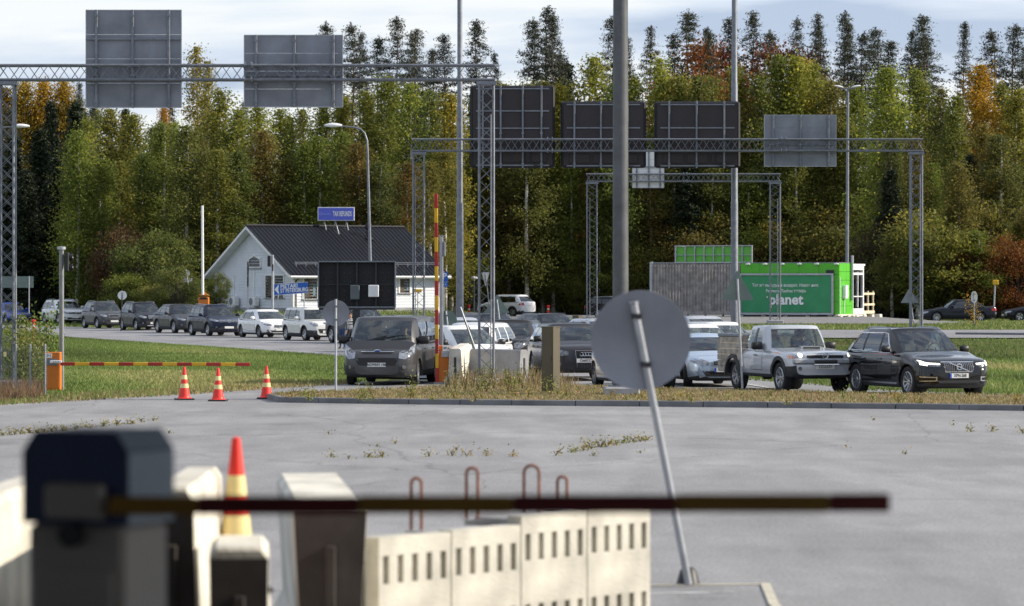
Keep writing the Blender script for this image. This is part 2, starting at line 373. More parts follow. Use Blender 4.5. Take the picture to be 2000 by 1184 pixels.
def greenhouse(sp, pm, parent):
    Wd, H = sp['W']/2, sp['H']; wb, wr = .945*Wd, sp['wr']*Wd
    xw, xr1, xr2, xrw, hc, hb, hd = (sp[k] for k in ('xw', 'xr1', 'xr2', 'xrw', 'hc', 'hb', 'hd'))
    pB, pC = sp['pillars']; zr = H-sp['crown']
    dz = -.035; rise = sp.get('rise', .05)
    K = []  # name, belt(x,y,z), roof(x,y,z)
    def k(n_, bx, by, bz, rx, ry, rz=0): K.append((n_, (bx, by, bz+dz), (rx, ry, zr+rz)))
    k('F0', xw, 0, hc, xr1+.06, 0, .012); k('F1', xw-.025, .45*wb, hc, xr1+.05, .5*wr, .008)
    k('F2', xw-.13, .86*wb, hc, xr1-.0, .86*wr, 0)
    k('F3', xw-.25, .965*wb, hb, xr1-.08, .97*wr, -.02)
    k('S0', xw-.42, wb, hb, xr1-.17, wr, -.03)
    m0 = lerp(xw-.42, pB+.05, .5); mr = lerp(xr1-.17, pB+.04, .5)
    k('S0m', m0, wb, hb, mr, wr, -.02)
    k('S1', pB+.05, wb, hb+rise*.2, pB+.03, wr, -.012); k('S2', pB-.05, wb, hb+rise*.3, pB-.06, wr, -.012)
    if sp['bed']:
        k('S3', pB-.06, wb, hb, pB-.07, wr, -.012); k('S4', pB-.12, wb, hb, pB-.12, wr, -.014)
        k('S5', xrw+.12, wb, hb, xr2+.1, wr, -.02)
    else:
        k('S3', pC+.04, wb, hb+rise*.6, max(pC+.08, xr2+.2 if not sp['quarter'] else pC+.08), wr, -.014); k('S4', pC-.05, wb, hb+rise*.7, max(pC-.0, xr2+.14) if not sp['quarter'] else pC-.02, wr, -.016)
        e = xrw+.38 if sp['quarter'] else pC-.12
        k('S5', min(e, pC-.1), wb*.99, hb+rise*1.3, min(max(xr2+.12, pC-.6) if sp['quarter'] else xr2+.12, pC-.05) if sp['quarter'] else max(xr2+.08, pC-.04), wr*.99, -.025)
    k('R0', xrw+.1, .95*wb, hd, xr2+.0, .95*wr, -.035)
    k('R1', xrw+.02, .84*wb, hd, xr2-.06, .84*wr, -.02); k('R2', xrw, 0, hd, xr2-.09, 0, 0)
    ts = [0, .07, .25, .45, .65, .86, .93, 1.0]
    def P(i, t):
        n_, a, c = K[i]; a, c = Vector(a), Vector(c); p = a.lerp(c, t); q = math.sin(PI*t)
        if n_[0] == 'F' and n_ != 'F3': p.x += .035*q; p.z += .02*q
        if n_[0] in 'S' or n_ in ('F3', 'R0'): p.y += .03*q
        if n_ in ('R0', 'R1', 'R2') and not sp['bed']: p.x -= .04*q*(1 if sp['quarter'] else .2)
        return p
    names = [a[0] for a in K]; nk = len(K)
    frm = MB(); gl = {'windscreen': MB(), 'window': MB(), 'rear_window': MB()}; win = {}
    def sect(i, j):   # which pane belongs to the face between knot i,i+1 and level j,j+1
        if not (1 <= j <= 4): return None
        a, c = names[i], names[i+1]
        if a in ('F0', 'F1'): return 'windscreen'
        if a == 'R1': return 'rear_window' if j >= 1 else None
        if a in ('S0', 'S0m'): return 'w1'
        if a == 'S2' and not sp['bed']: return 'w2'
        if a == 'S4' and (sp['quarter']): return 'w3'
        return None
    panes = {}
    for side in (1, -1):
        for i in range(nk-1):
            for j in range(len(ts)-1):
                q = [P(i, ts[j]), P(i+1, ts[j]), P(i+1, ts[j+1]), P(i, ts[j+1])]
                q = [(p.x, p.y*side, p.z) for p in q]
                w = sect(i, j)
                if w:
                    key = w if w in ('windscreen', 'rear_window') else w+('l' if side > 0 else 'r')
                    panes.setdefault(key, MB()).add(q, [(0, 1, 2, 3)])
                else:
                    blk = (names[i] in ('S1', 'S3') and 1 <= j <= 5) or (names[i] == 'S4' and sp['bed'] and False)
                    frm.add(q, [(0, 1, 2, 3)], 1 if (blk and not sp.get('bodypillars')) else 0)
    # roof
    lv = [(1, 0, 1), (.985, .25, .99), (.94, .5, .975), (.82, .72, .95), (.62, .88, .92), (.3, .98, .9), (0, 1.0, .89)]
    xc = (xr1+xr2)/2; rows = []
    for f, h, g in lv:
        r_ = []
        for i in range(nk):
            p = P(i, 1); r_.append((xc+(p.x-xc)*g, p.y*f, p.z+(H-p.z)*h))
        rows.append(r_)
    mr_ = 1 if sp.get('blackroof') else 0
    frm.grid(rows, mr_); frm.grid([[(x, -y, z) for x, y, z in r_] for r_ in rows], mr_)
    fo = frm.build('cabin_frame', [pm, M['black']], parent); me = fo.data
    bb = bmesh.new(); bb.from_mesh(me); bmesh.ops.remove_doubles(bb, verts=bb.verts, dist=.0008); bmesh.ops.recalc_face_normals(bb, faces=bb.faces); bb.to_mesh(me); bb.free()
    me.polygons.foreach_set('use_smooth', [True]*len(me.polygons)); me.set_sharp_from_angle(angle=R(50))
    for key, mb in panes.items():
        nm = {'windscreen': 'windscreen', 'rear_window': 'rear_window'}.get(key, 'side_window')
        gm = M['glassdark'] if (key[:2] in ('w2', 'w3') or key == 'rear_window') and sp.get('tint', True) else M['glass']
        po = mb.build(nm, gm, parent); b2 = bmesh.new(); b2.from_mesh(po.data); bmesh.ops.remove_doubles(b2, verts=b2.verts, dist=.0008); bmesh.ops.recalc_face_normals(b2, faces=b2.faces); b2.to_mesh(po.data); b2.free()
        po.data.polygons.foreach_set('use_smooth', [True]*len(po.data.polygons))
    return P, names
def make_wheel(sp, x, side, parent, steer=0, detail=True, rimmat=None):
    r = sp['r']; y = side*(sp['W']/2-.135)
    w = MB(); pr = [(r*.64, -.10), (r*.9, -.115), (r*.975, -.10), (r, -.07), (r, .07), (r*.975, .10), (r*.9, .115), (r*.64, .10)]
    w.lathe(pr, 32, 0, 'Y', close=True)
    wo = w.build('wheel', M['rubber'], parent, smooth=30); wo.location = (x, y, r); wo.rotation_euler.z = steer
    rm = MB(); s_ = side; R0 = r*.66; o = .095*s_
    rm.lathe([(R0, -.09*s_), (R0*1.0, .1*s_), (R0*.93, .108*s_), (R0*.9, .085*s_), (R0*.88, .02*s_)], 32, 0, 'Y')
    rm.lathe([(.0, .0*s_), (R0*.9, .0*s_)], 24, 1, 'Y')
    ns = sp['rimst']
    for k in range(ns):
        a = 2*PI*k/ns
        for da in ((-.13, .13) if ns <= 6 else (0,)):
            a0, a1 = a+da*.4, a+da*1.4; p0 = (math.cos(a0)*.03, math.sin(a0)*.03); p1 = (math.cos(a1)*R0*.92, math.sin(a1)*R0*.92)
            nx, nz = -math.sin(a)*.016, math.cos(a)*.016; k2 = 1.5
            rm.add([(p0[0]-nx, o*.75, p0[1]-nz), (p0[0]+nx, o*.75, p0[1]+nz), (p1[0]+nx*k2, o*.98, p1[1]+nz*k2), (p1[0]-nx*k2, o*.98, p1[1]-nz*k2),
                    (p0[0]-nx, o*.4, p0[1]-nz), (p0[0]+nx, o*.4, p0[1]+nz), (p1[0]+nx*k2, o*.5, p1[1]+nz*k2), (p1[0]-nx*k2, o*.5, p1[1]-nz*k2)],
                   [(0, 1, 2, 3), (4, 7, 6, 5), (0, 4, 5, 1), (1, 5, 6, 2), (2, 6, 7, 3), (3, 7, 4, 0)])
    rm.lathe([(0, o*.85), (.035, o*.85), (.05, o*.7), (.05, 0)], 12, 0, 'Y')
    rm.build('rim', [rimmat or M['rim'], M['black']], wo, smooth=40)
    return wo
def plate_obj(b_parent, pos, ex, body, w=.50, h=.11, eu=False, rz=None):
    e = Vector(ex).normalized(); n = e.cross(Vector((0, 0, 1)))
    p = MB(); Mx = frame(pos, e).to_3x3().to_4x4()
    p.box(pos, (w, h, .012), 0, M=Mx)
    if eu: p.box(Vector(pos)-e*(w/2-.025)+n*.002, (.05, h-.006, .012), 1, M=Mx)
    o = p.build('number_plate', [M['plate'], M['plateblue']], b_parent)
    if body: text(body, h*.92, M['black'], o, frame(Vector(pos)+n*.0085+(e*.025 if eu else Vector((0, 0, 0))), e), 'plate_lettering', .001, .002, sx=.86)
    return o
def car(kind, color, label, fw, a, group=None, cat='car', name='parked_car', steer=0, side='R', base=None, z=None, plate=None, rimmat=None, seats=None, ref='front', **kw):
    """fw=(px,py) contact pixel of the visible-side front (or rear) wheel; a = heading: 0 towards camera, + to the right of the picture"""
    sp = dict(BASE); sp.update(KINDS_[kind]); sp.update(kw); hl = sp['L']/2
    z0 = 0 if z is None else z; s = gy(fw[1], z0) if base is None else base
    d = Vector((math.sin(a), -math.cos(a), 0)); rt = Vector((-math.cos(a), -math.sin(a), 0))
    wp = Vector(((fw[0]-1000)/s, F/s, z0))
    fx = hl-sp['fo'] if ref == 'front' else hl-sp['fo']-sp['wb']
    org = wp-d*fx-rt*(sp['W']/2)*(1 if side == 'R' else -1)
    root = thing(name, label, cat, org, math.atan2(d.y, d.x), group)
    pm = paint(*color) if isinstance(color[0], str) else color
    body, bvh = make_body(sp, [pm, M['dark'], M['black']], root)
    P, names = greenhouse(sp, pm, root)
    Wd = sp['W']/2; zc = {'front': hl-sp['fo'], 'rear': hl-sp['fo']-sp['wb']}
    for fx_, st in ((zc['front'], steer), (zc['rear'], 0)):
        for s_ in (-1, 1): make_wheel(sp, fx_, s_, root, st, rimmat=rimmat)
    # trim: arch flares, sill, handles, rails, wipers
    ra = sp['r']+.055
    if sp['clad'] or sp.get('flare'):
        fw_ = sp.get('flare', .055)
        for fx_ in zc.values():
            for fr in ('L', 'R'):
                t = MB(); patch(t, bvh, fr, arcpts(fx_, sp['r'], ra+fw_, 175, 5), arcpts(fx_, sp['r'], ra+.002, 175, 5), .016, 1); t.build('arch_trim', M['dark'], root, smooth=40)
    # doors with shut lines
    pB, pC = sp['pillars']; sill = sp['gc']+.2; top = sp['hb']-.07
    xF = zc['front']-ra-.12; xR = zc['rear']+ra+.02
    doors = [(pB, min(xF, sp['xw']-.35))] + ([] if sp['bed'] else [(pC, pB-.012)])
    for sd in ('L', 'R'):
        for (x0, x1) in doors:
            db = MB(); gp_ = MB()
            bot = [(x0, sill), (x1, sill)]
            if x0 < xR: bot = [(x0, sp['r']+math.sqrt(max(.01, ra**2-(x0-zc['rear'])**2))+.05 if abs(x0-zc['rear']) < ra else sill), (min(xR+.08, x1-.1), sill+.06), (x1, sill)]
            g = .012
            patch(gp_, bvh, sd, [(x0-g, top+g), (x1+g, top+g)], [(bot[0][0]-g, bot[0][1]-g)]+[(q[0], q[1]-g) for q in bot[1:-1]]+[(bot[-1][0]+g, bot[-1][1]-g)], .0015, 6, nu=10)
            patch(db, bvh, sd, [(x0, top), (x1, top)], bot, .0055, 6, nu=10)
            do = db.build('door', pm, root, smooth=30); gp_.build('shut_line', M['black'], do)
            hb_ = MB(); hx = x0+.14; sgn = 1 if sd == 'L' else -1; q = proj(bvh, sd, hx, top-.08, .02)
            hb_.box(q, (.19, .03, .028), bev=.01); hb_.build('handle', M['black'] if sp.get('blackhandle', False) else pm, do, smooth=40)
    if sp.get('sillchrome'):
        t = MB()
        for sd in ('L', 'R'): patch(t, bvh, sd, [(zc['rear']+ra+.05, sp['gc']+.14), (zc['front']-ra-.1, sp['gc']+.12)], [(zc['rear']+ra+.05, sp['gc']+.10), (zc['front']-ra-.1, sp['gc']+.09)], .015, 1)
        t.build('sill_trim', M['chrome'], root)
    if sp.get('beltchrome'):
        t = MB(); i0, i1 = names.index('S0'), names.index('S5')
        for s_ in (1, -1):
            low = [P(i, .04) for i in range(i0, i1+1)]; hi = [P(i, .885) for i in range(i1, i0-1, -1)]
            pts = [(p.x, (p.y+.008)*s_, p.z) for p in low+[P(i1, .5)]+hi+[P(i0, .5)]+low[:1]]
            t.tube(pts, .013, 6)
        t.build('window_trim', M['chrome'], root, smooth=40)
    if sp['rails']:
        for s_ in (1, -1):
            t = MB(); y = sp['wr']*Wd*.93*s_; H = sp['H']
            x0, x1 = sp['xr2']+.15, sp['xr1']-.2
            rl_ = sp.get('railh', .03); t.tube([(x1+.1, y, H-.055), (x1-.02, y, H+rl_-.025), (lerp(x0, x1, .5), y, H+rl_), (x0+.1, y, H+rl_-.025), (x0, y, H-.05)], .015, 6)
            t.build('roof_rail', M['galv_b'] if sp.get('railsilver', True) else M['black'], root, smooth=50)
    for s_ in (1, -1):   # mirrors
        t = MB(); mx, mz = sp['xw']-.44, sp['hb']+.09; my = (Wd+.10)*s_
        k = sp.get('mirror', 1.0)
        t.box((mx, my, mz), (.14*k, .22*k, .16*k), 0, bev=.032); t.tube([(mx-.02, my, mz-.04), (mx-.02, my-.2*s_, mz-.09)], .02, 6, 1)
        t.add([(mx-.072*k, my-.09*k, mz-.06*k), (mx-.072*k, my+.09*k, mz-.06*k), (mx-.072*k, my+.09*k, mz+.06*k), (mx-.072*k, my-.09*k, mz+.06*k)], [(0, 1, 2, 3)], 2)
        t.build('wing_mirror', [M['black'] if sp.get('blackmirror') else pm, M['black'], M['chrome']], root, smooth=50)
    t = MB()
    for y0 in (-.5, .12):
        a0 = Vector((sp['xw']+.01, y0, sp['hc']+.0)); t.tube([a0, a0+Vector((-.05, .3, .05)), a0+Vector((-.06, .55, .05))], .012, 4)
    t.build('wiper', M['black'], root)
    # interior
    it = MB(); sx = (lerp(sp['xr1'], pB, .75))-.08
    for y in (-.38, .38):
        it.box((sx-.12, y, sp['hb']+.10), (.16, .46, .44), bev=.06); it.box((sx-.14, y, sp['hb']+.40), (.10, .24, .17), bev=.04)
    if not sp['bed']:
        it.box((pC-.05, 0, sp['hb']+.02), (.16, 1.25, .32), bev=.06)
        for y in (-.4, .4): it.box((pC-.06, y, sp['hb']+.24), (.09, .24, .14), bev=.04)
    it.box((sp['xw']-.42, 0, sp['hb']-.0), (.3, 1.3, .1), bev=.04)
    it.build('seats', seats or M['seat'], root, smooth=50)
    sw = MB(); cw = Vector((sx+.42, .38, sp['hb']+.06)); sw.tube([cw+Vector((math.sin(u)*.06, math.cos(u)*.18, math.sin(u)*.17)) for u in [2*PI*k/14 for k in range(15)]], .016, 5, cap=False)
    sw.build('steering_wheel', M['black'], root)
    # front
    hf, hn = sp['hf'], sp['hn']; lamp = sp['lamp']; yy = Wd
    lm = sp.get('lampmat', M['lamp'])
    zl = sp.get('zl', hn-.03); lh = sp.get('lh', .13); y0, y1 = sp.get('ly', (.52, .93))
    for s_ in (1, -1):
        t = MB(); ins, outs = y0*Wd*s_, y1*Wd*s_
        m_ = lerp(ins, outs, .5)
        if lamp == 'sq': patch(t, bvh, 'F', [(ins, zl+lh/2), (outs, zl+lh/2)], [(ins, zl-lh/2), (outs, zl-lh/2)], .012, 3)
        else: patch(t, bvh, 'F', [(ins, zl+lh*.18), (m_, zl+lh*.5), (outs, zl+lh*.95)], [(ins, zl-lh*.4), (m_, zl-lh*.5), (outs, zl+lh*.1)], .010, 3, nu=9)
        ho = t.build('headlight', lm, root, smooth=40)
        if sp.get('lit'):
            t = MB(); m2 = lerp(ins, outs, .62)
            if sp['lit'] == 'T':
                patch(t, bvh, 'F', [(ins, zl+.022), (outs*.97, zl+.045)], [(ins, zl-.004), (outs*.97, zl+.01)], .018, 1)
                patch(t, bvh, 'F', [(lerp(ins, outs, .68), zl+.03), (outs*.97, zl+.10)], [(lerp(ins, outs, .68), zl-.035), (outs*.97, zl-.01)], .017, 1)
            else: patch(t, bvh, 'F', arcpts(lerp(ins, outs, .45), zl+.01, .055, 175, 5, 8), arcpts(lerp(ins, outs, .45), zl+.01, .055, 185, 355, 8), .02, 2)
            t.build('lit_lamp', M['lampon'], ho)
    g = sp['grille']; gw, gz, gh = sp.get('gw', .46)*Wd, sp.get('gz', hn-.05), sp.get('gh', .14)
    if g:
        t = MB(); k = sp.get('gtap', .85)
        octg = lambda e: ([(-gw*k-e, gz+gh/2+e), (gw*k+e, gz+gh/2+e)], [(-gw*k*sp.get('gtap2', 1)-e, gz-gh/2-e), (gw*k*sp.get('gtap2', 1)+e, gz-gh/2-e)])
        if sp.get('gchrome', True): patch(t, bvh, 'F', *octg(.018), .008, 2, 1)
        patch(t, bvh, 'F', *octg(0), .014, 2, 0)
        nb = sp.get('gbars', 3)
        if nb > 0:
            for i in range(nb):
                zz = gz-gh/2+gh*(i+.5)/nb; patch(t, bvh, 'F', [(-gw*k*.96, zz+.006), (gw*k*.96, zz+.006)], [(-gw*k*.96, zz-.006), (gw*k*.96, zz-.006)], .022, 1, 2)
        if nb < 0:
            for i in range(-nb):
                y = -gw*k*.94+gw*k*1.88*(i+.5)/(-nb); patch(t, bvh, 'F', [(y-.008, gz+gh*.46), (y+.008, gz+gh*.46)], [(y-.008, gz-gh*.46), (y+.008, gz-gh*.46)], .022, 5, 2, nu=1)
        go = t.build('grille', [M['black'], M['chrome'], M[sp.get('gbarm', 'chrome')]], root)
        em = sp.get('emblem')
        if em:
            q = proj(bvh, 'F', 0, sp.get('emz', gz), .03); e_ = MB(); X = q.x
            if em == 'oval': e_.tube([(X, math.cos(u)*.085, q.z+math.sin(u)*.035) for u in [2*PI*i/20 for i in range(21)]], .008, 5, 0, False); e_.lathe([(0, 0), (1, 0)], 20, 1, 'X'); e_.v[-40:] = [(X-.003, v[1]*.082, q.z+v[2]*.032) for v in e_.v[-40:]]
            elif em == 'rings':
                for i in range(4): e_.tube([(X, (i-1.5)*.078+math.cos(u)*.05, q.z+math.sin(u)*.05) for u in [2*PI*j/18 for j in range(19)]], .008, 5, 0, False)
            elif em == 'ring':
                e_.tube([(X, math.cos(u)*.07, q.z+math.sin(u)*.07) for u in [2*PI*i/20 for i in range(21)]], .011, 5, 0, False)
                if sp.get('embar'): e_.box((X, 0, q.z), (.012, .13, .022), 0)
                if sp.get('emvw'): e_.tube([(X, -.05, q.z+.045), (X, -.018, q.z-.05), (X, 0, q.z+.01), (X, .018, q.z-.05), (X, .05, q.z+.045)], .007, 4, 0)
                if sp.get('emdiag'): e_.tube([(X-.01, gw*k*.62, q.z+gh*.47), (X-.01, -gw*k*.62, q.z-gh*.47)] if sp['emdiag'] > 0 else [(X-.01, -gw*k*.62, q.z+gh*.47), (X-.01, gw*k*.62, q.z-gh*.47)], .010, 4, 0)
            eo = e_.build('emblem', [M['chrome'], M['blue']], go, smooth=50)
    li = sp.get('intake', (.72, sp['gc']+.24, .13))
    if li:
        t = MB(); patch(t, bvh, 'F', [(-li[0]*Wd, li[1]+li[2]/2), (li[0]*Wd, li[1]+li[2]/2)], [(-li[0]*Wd*.8, li[1]-li[2]/2), (li[0]*Wd*.8, li[1]-li[2]/2)], .008, 2)
        t.build('lower_intake', M['black'], root)
    if sp.get('skid'):
        t = MB(); patch(t, bvh, 'F', [(-.5*Wd, sp['gc']+.15), (.5*Wd, sp['gc']+.15)], [(-.45*Wd, sp['gc']+.1), (.45*Wd, sp['gc']+.1)], .02, 1); t.build('skid_plate', M['galv_b'], root)
    if sp.get('fogs', True):
        for s_ in (1, -1):
            t = MB(); fz = sp.get('fz', sp['gc']+.27); patch(t, bvh, 'F', arcpts(.74*Wd*s_, fz, .05, 175, 5, 8), arcpts(.74*Wd*s_, fz, .05, 185, 355, 8), .014, 2); t.build('fog_lamp', M['lampdark'], root)
    if sp.get('chromeblades'):
        for s_ in (1, -1):
            t = MB()
            for (za, zb2) in ((.50, .48), (.40, .42)): patch(t, bvh, 'F', [(.62*Wd*s_, (za+zb2)/2+.012), (.93*Wd*s_, za+.012)], [(.62*Wd*s_, (za+zb2)/2-.012), (.93*Wd*s_, za-.012)], .016, 1)
            patch(t, bvh, 'F', [(.6*Wd*s_, .51), (.63*Wd*s_, .51)], [(.6*Wd*s_, .40), (.63*Wd*s_, .40)], .016, 1, nu=1)
            t.build('bumper_trim', M['chrome'], root)
    pz = sp.get('pz', sp['gc']+.27)
    q = proj(bvh, 'F', 0, pz, .02); plate_obj(root, q, (0, 1, 0), plate or '', eu=bool(sp.get('eu')))
    # rear
    for s_ in (1, -1):
        t = MB(); zt_ = sp['hd']-.06; 
        patch(t, bvh, 'B', [(.72*Wd*s_, zt_), (.96*Wd*s_, zt_+.0)], [(.74*Wd*s_, zt_-.22), (.96*Wd*s_, zt_-.2)], .012, 3); t.build('tail_light', M['taillamp'], root, smooth=50)
    q = proj(bvh, 'B', 0, sp['hd']-.28, .02); plate_obj(root, q, (0, -1, 0), sp.get('rplate', ''))
    root['_sp'] = 0; del root['_sp']
    return root, sp, bvh

def bust(car_root, sp, y, label, shirt, hairm=None, arms=True, lean=0):
    """seated person inside a car, legs down to the seat"""
    hb = sp['hb']; pB = sp['pillars'][0]; sx = lerp(sp['xr1'], pB, .75)-.02
    o = person('person', label, shirt, M['dark'], hairm or M['hair'], pose='sit')
    o.matrix_world = car_root_matrix(car_root) @ Matrix.Translation((sx, y, hb-.42))
    return o
def car_root_matrix(r): return Matrix.Translation(r.location) @ Matrix.Rotation(r.rotation_euler.z, 4, 'Z')

# ------------------------------------------------------------------ people
def skinned(name, joints, edges, mats, matfn, parent=None, sub=2, root=0):
    me = bpy.data.meshes.new(name); me.from_pydata([j[0] for j in joints], edges, [])
    o = bpy.data.objects.new(name, me); C.objects.link(o)
    md = o.modifiers.new('s', 'SKIN'); md.use_smooth_shade = True
    for i, j in enumerate(joints):
        r = j[1]; me.skin_vertices[0].data[i].radius = (r, r) if not isinstance(r, tuple) else r
        me.skin_vertices[0].data[i].use_root = (i == root)
    ms = o.modifiers.new('u', 'SUBSURF'); ms.levels = sub; ms.render_levels = sub
    dg = bpy.context.evaluated_depsgraph_get(); dg.update()
    m2 = bpy.data.meshes.new_from_object(o.evaluated_get(dg)); o.modifiers.clear(); o.data = m2; m2.name = name
    m2.materials.clear()
    for m_ in mats: m2.materials.append(m_)
    for p in m2.polygons: p.material_index = matfn(p.center); p.use_smooth = True
    if parent: o.parent = parent
    return o
def person(name, label, shirt, trousers, hairm, pose='stand', loc=(0, 0, 0), rz=0, group=None, bag=False):
    """faces +X; height 1.72"""
    V_ = lambda *a: a
    if pose == 'sit':
        J = [((0, 0, .12), (.15, .17)), ((-.03, 0, .3), (.14, .16)), ((-.05, 0, .5), (.13, .18)), ((-.03, 0, .63), .06), ((0, 0, .70), .07), ((.01, 0, .80), .10), ((.01, 0, .88), .085)]
        E = [(0, 1), (1, 2), (2, 3), (3, 4), (4, 5), (5, 6)]
        for s_ in (1, -1):
            b = len(J); J += [((-.04, .2*s_, .54), .065), ((.08, .25*s_, .34), .05), ((.32, .16*s_, .42), .035), ((.40, .14*s_, .46), .035)]; E += [(2, b), (b, b+1), (b+1, b+2), (b+2, b+3)]
            b = len(J); J += [((.25, .11*s_, .1), .085), ((.45, .13*s_, .05), .065)]; E += [(0, b), (b, b+1)]
        mf = lambda c: 0 if (c.z > .64 or c.x > .3 and c.z > .3) else (2 if c.z < .15 else 1)
        hz_ = .84; hc_ = (0, 0, .84)
    else:
        J = [((0, 0, .93), (.12, .15)), ((0, 0, 1.1), (.11, .14)), ((-.01, 0, 1.32), (.12, .17)), ((0, 0, 1.47), .055), ((.01, 0, 1.53), .06), ((.02, 0, 1.60), .092), ((.02, 0, 1.67), .075)]
        E = [(0, 1), (1, 2), (2, 3), (3, 4), (4, 5), (5, 6)]
        for s_ in (1, -1):
            b = len(J); J += [((0, .19*s_, 1.38), .06), ((-.03, .25*s_, 1.12), .048), ((.04, .25*s_, .88), .034), ((.06, .25*s_, .80), .036)]; E += [(2, b), (b, b+1), (b+1, b+2), (b+2, b+3)]
            b = len(J); J += [((.0, .09*s_, .82), .095), ((.02*s_, .10*s_, .48), .062), ((-.02, .11*s_, .10), .045), ((.02, .11*s_, .045), .045), ((.15, .12*s_, .035), .035)]; E += [(0, b), (b, b+1), (b+1, b+2), (b+2, b+3), (b+3, b+4)]
        mf = lambda c: 0 if (c.z > 1.475 or (abs(c.y) > .2 and c.z < .86 and c.z > .7)) else (3 if c.z < .075 else (2 if c.z < .95 else 1))
        hc_ = (0, 0, 1.62)
    o = skinned(name, J, E, [M['skin'], shirt, trousers, M['black']], mf)
    tag(o, label, 'person', group)
    h = MB(); rows = []
    for i in range(7):
        t = PI*.5*i/6; rr = math.cos(t)*.105+.002; zz = math.sin(t)*.12
        rows.append([(hc_[0]-.012+math.cos(2*PI*k/14)*rr*(1.0 if math.cos(2*PI*k/14) < .3 else .72), math.sin(2*PI*k/14)*rr*.92, hc_[2]+.02+zz) for k in range(14)])
    rows.insert(0, [(hc_[0]-.03+math.cos(2*PI*k/14)*.1*(1 if math.cos(2*PI*k/14) < .2 else .25), math.sin(2*PI*k/14)*.1, hc_[2]-.07) for k in range(14)])
    h.grid(rows, 0, True); h.build('hair', hairm, o, smooth=60)
    nose = MB(); nose.box((hc_[0]+.095, 0, hc_[2]-.03), (.035, .025, .045), bev=.01)
    for s_ in (1, -1): nose.box((hc_[0]+.086, .033*s_, hc_[2]+.0), (.02, .022, .012), 1, bev=.004)
    nose.box((hc_[0]+.085, 0, hc_[2]-.085), (.016, .045, .012), 2, bev=.004)
    nose.build('face', [M['skin'], M['black'], M['red']], o, smooth=60)
    for s_ in (1, -1):    # fingers
        f = MB(); hx, hy, hz2 = (J[10][0] if s_ > 0 else (J[16][0] if pose != 'sit' else J[16-3+0][0])) if False else ((.40, .14*s_, .46) if pose == 'sit' else (.06, .25*s_, .80))
        for k in range(4):
            L_ = (.07, .08, .075, .06)[k]; yy_ = (k-1.5)*.018
            if pose == 'sit': f.tube([(hx+.02, hy+yy_, hz2), (hx+.02+L_*.6, hy+yy_, hz2+.01), (hx+.02+L_*.8, hy+yy_, hz2-.02)], [.009, .008, .006], 5)
            else: f.tube([(hx+yy_, hy, hz2-.02), (hx+yy_+.01, hy, hz2-.02-L_*.6), (hx+yy_+.02, hy-.01*s_, hz2-.02-L_)], [.009, .008, .006], 5)
        f.tube([(hx+.03, hy-.015*s_, hz2+.01), (hx+.05, hy-.04*s_, hz2-.01)], [.011, .008], 5)
        f.build('fingers', M['skin'], o, smooth=60)
    o.location = loc; o.rotation_euler.z = rz
    return o
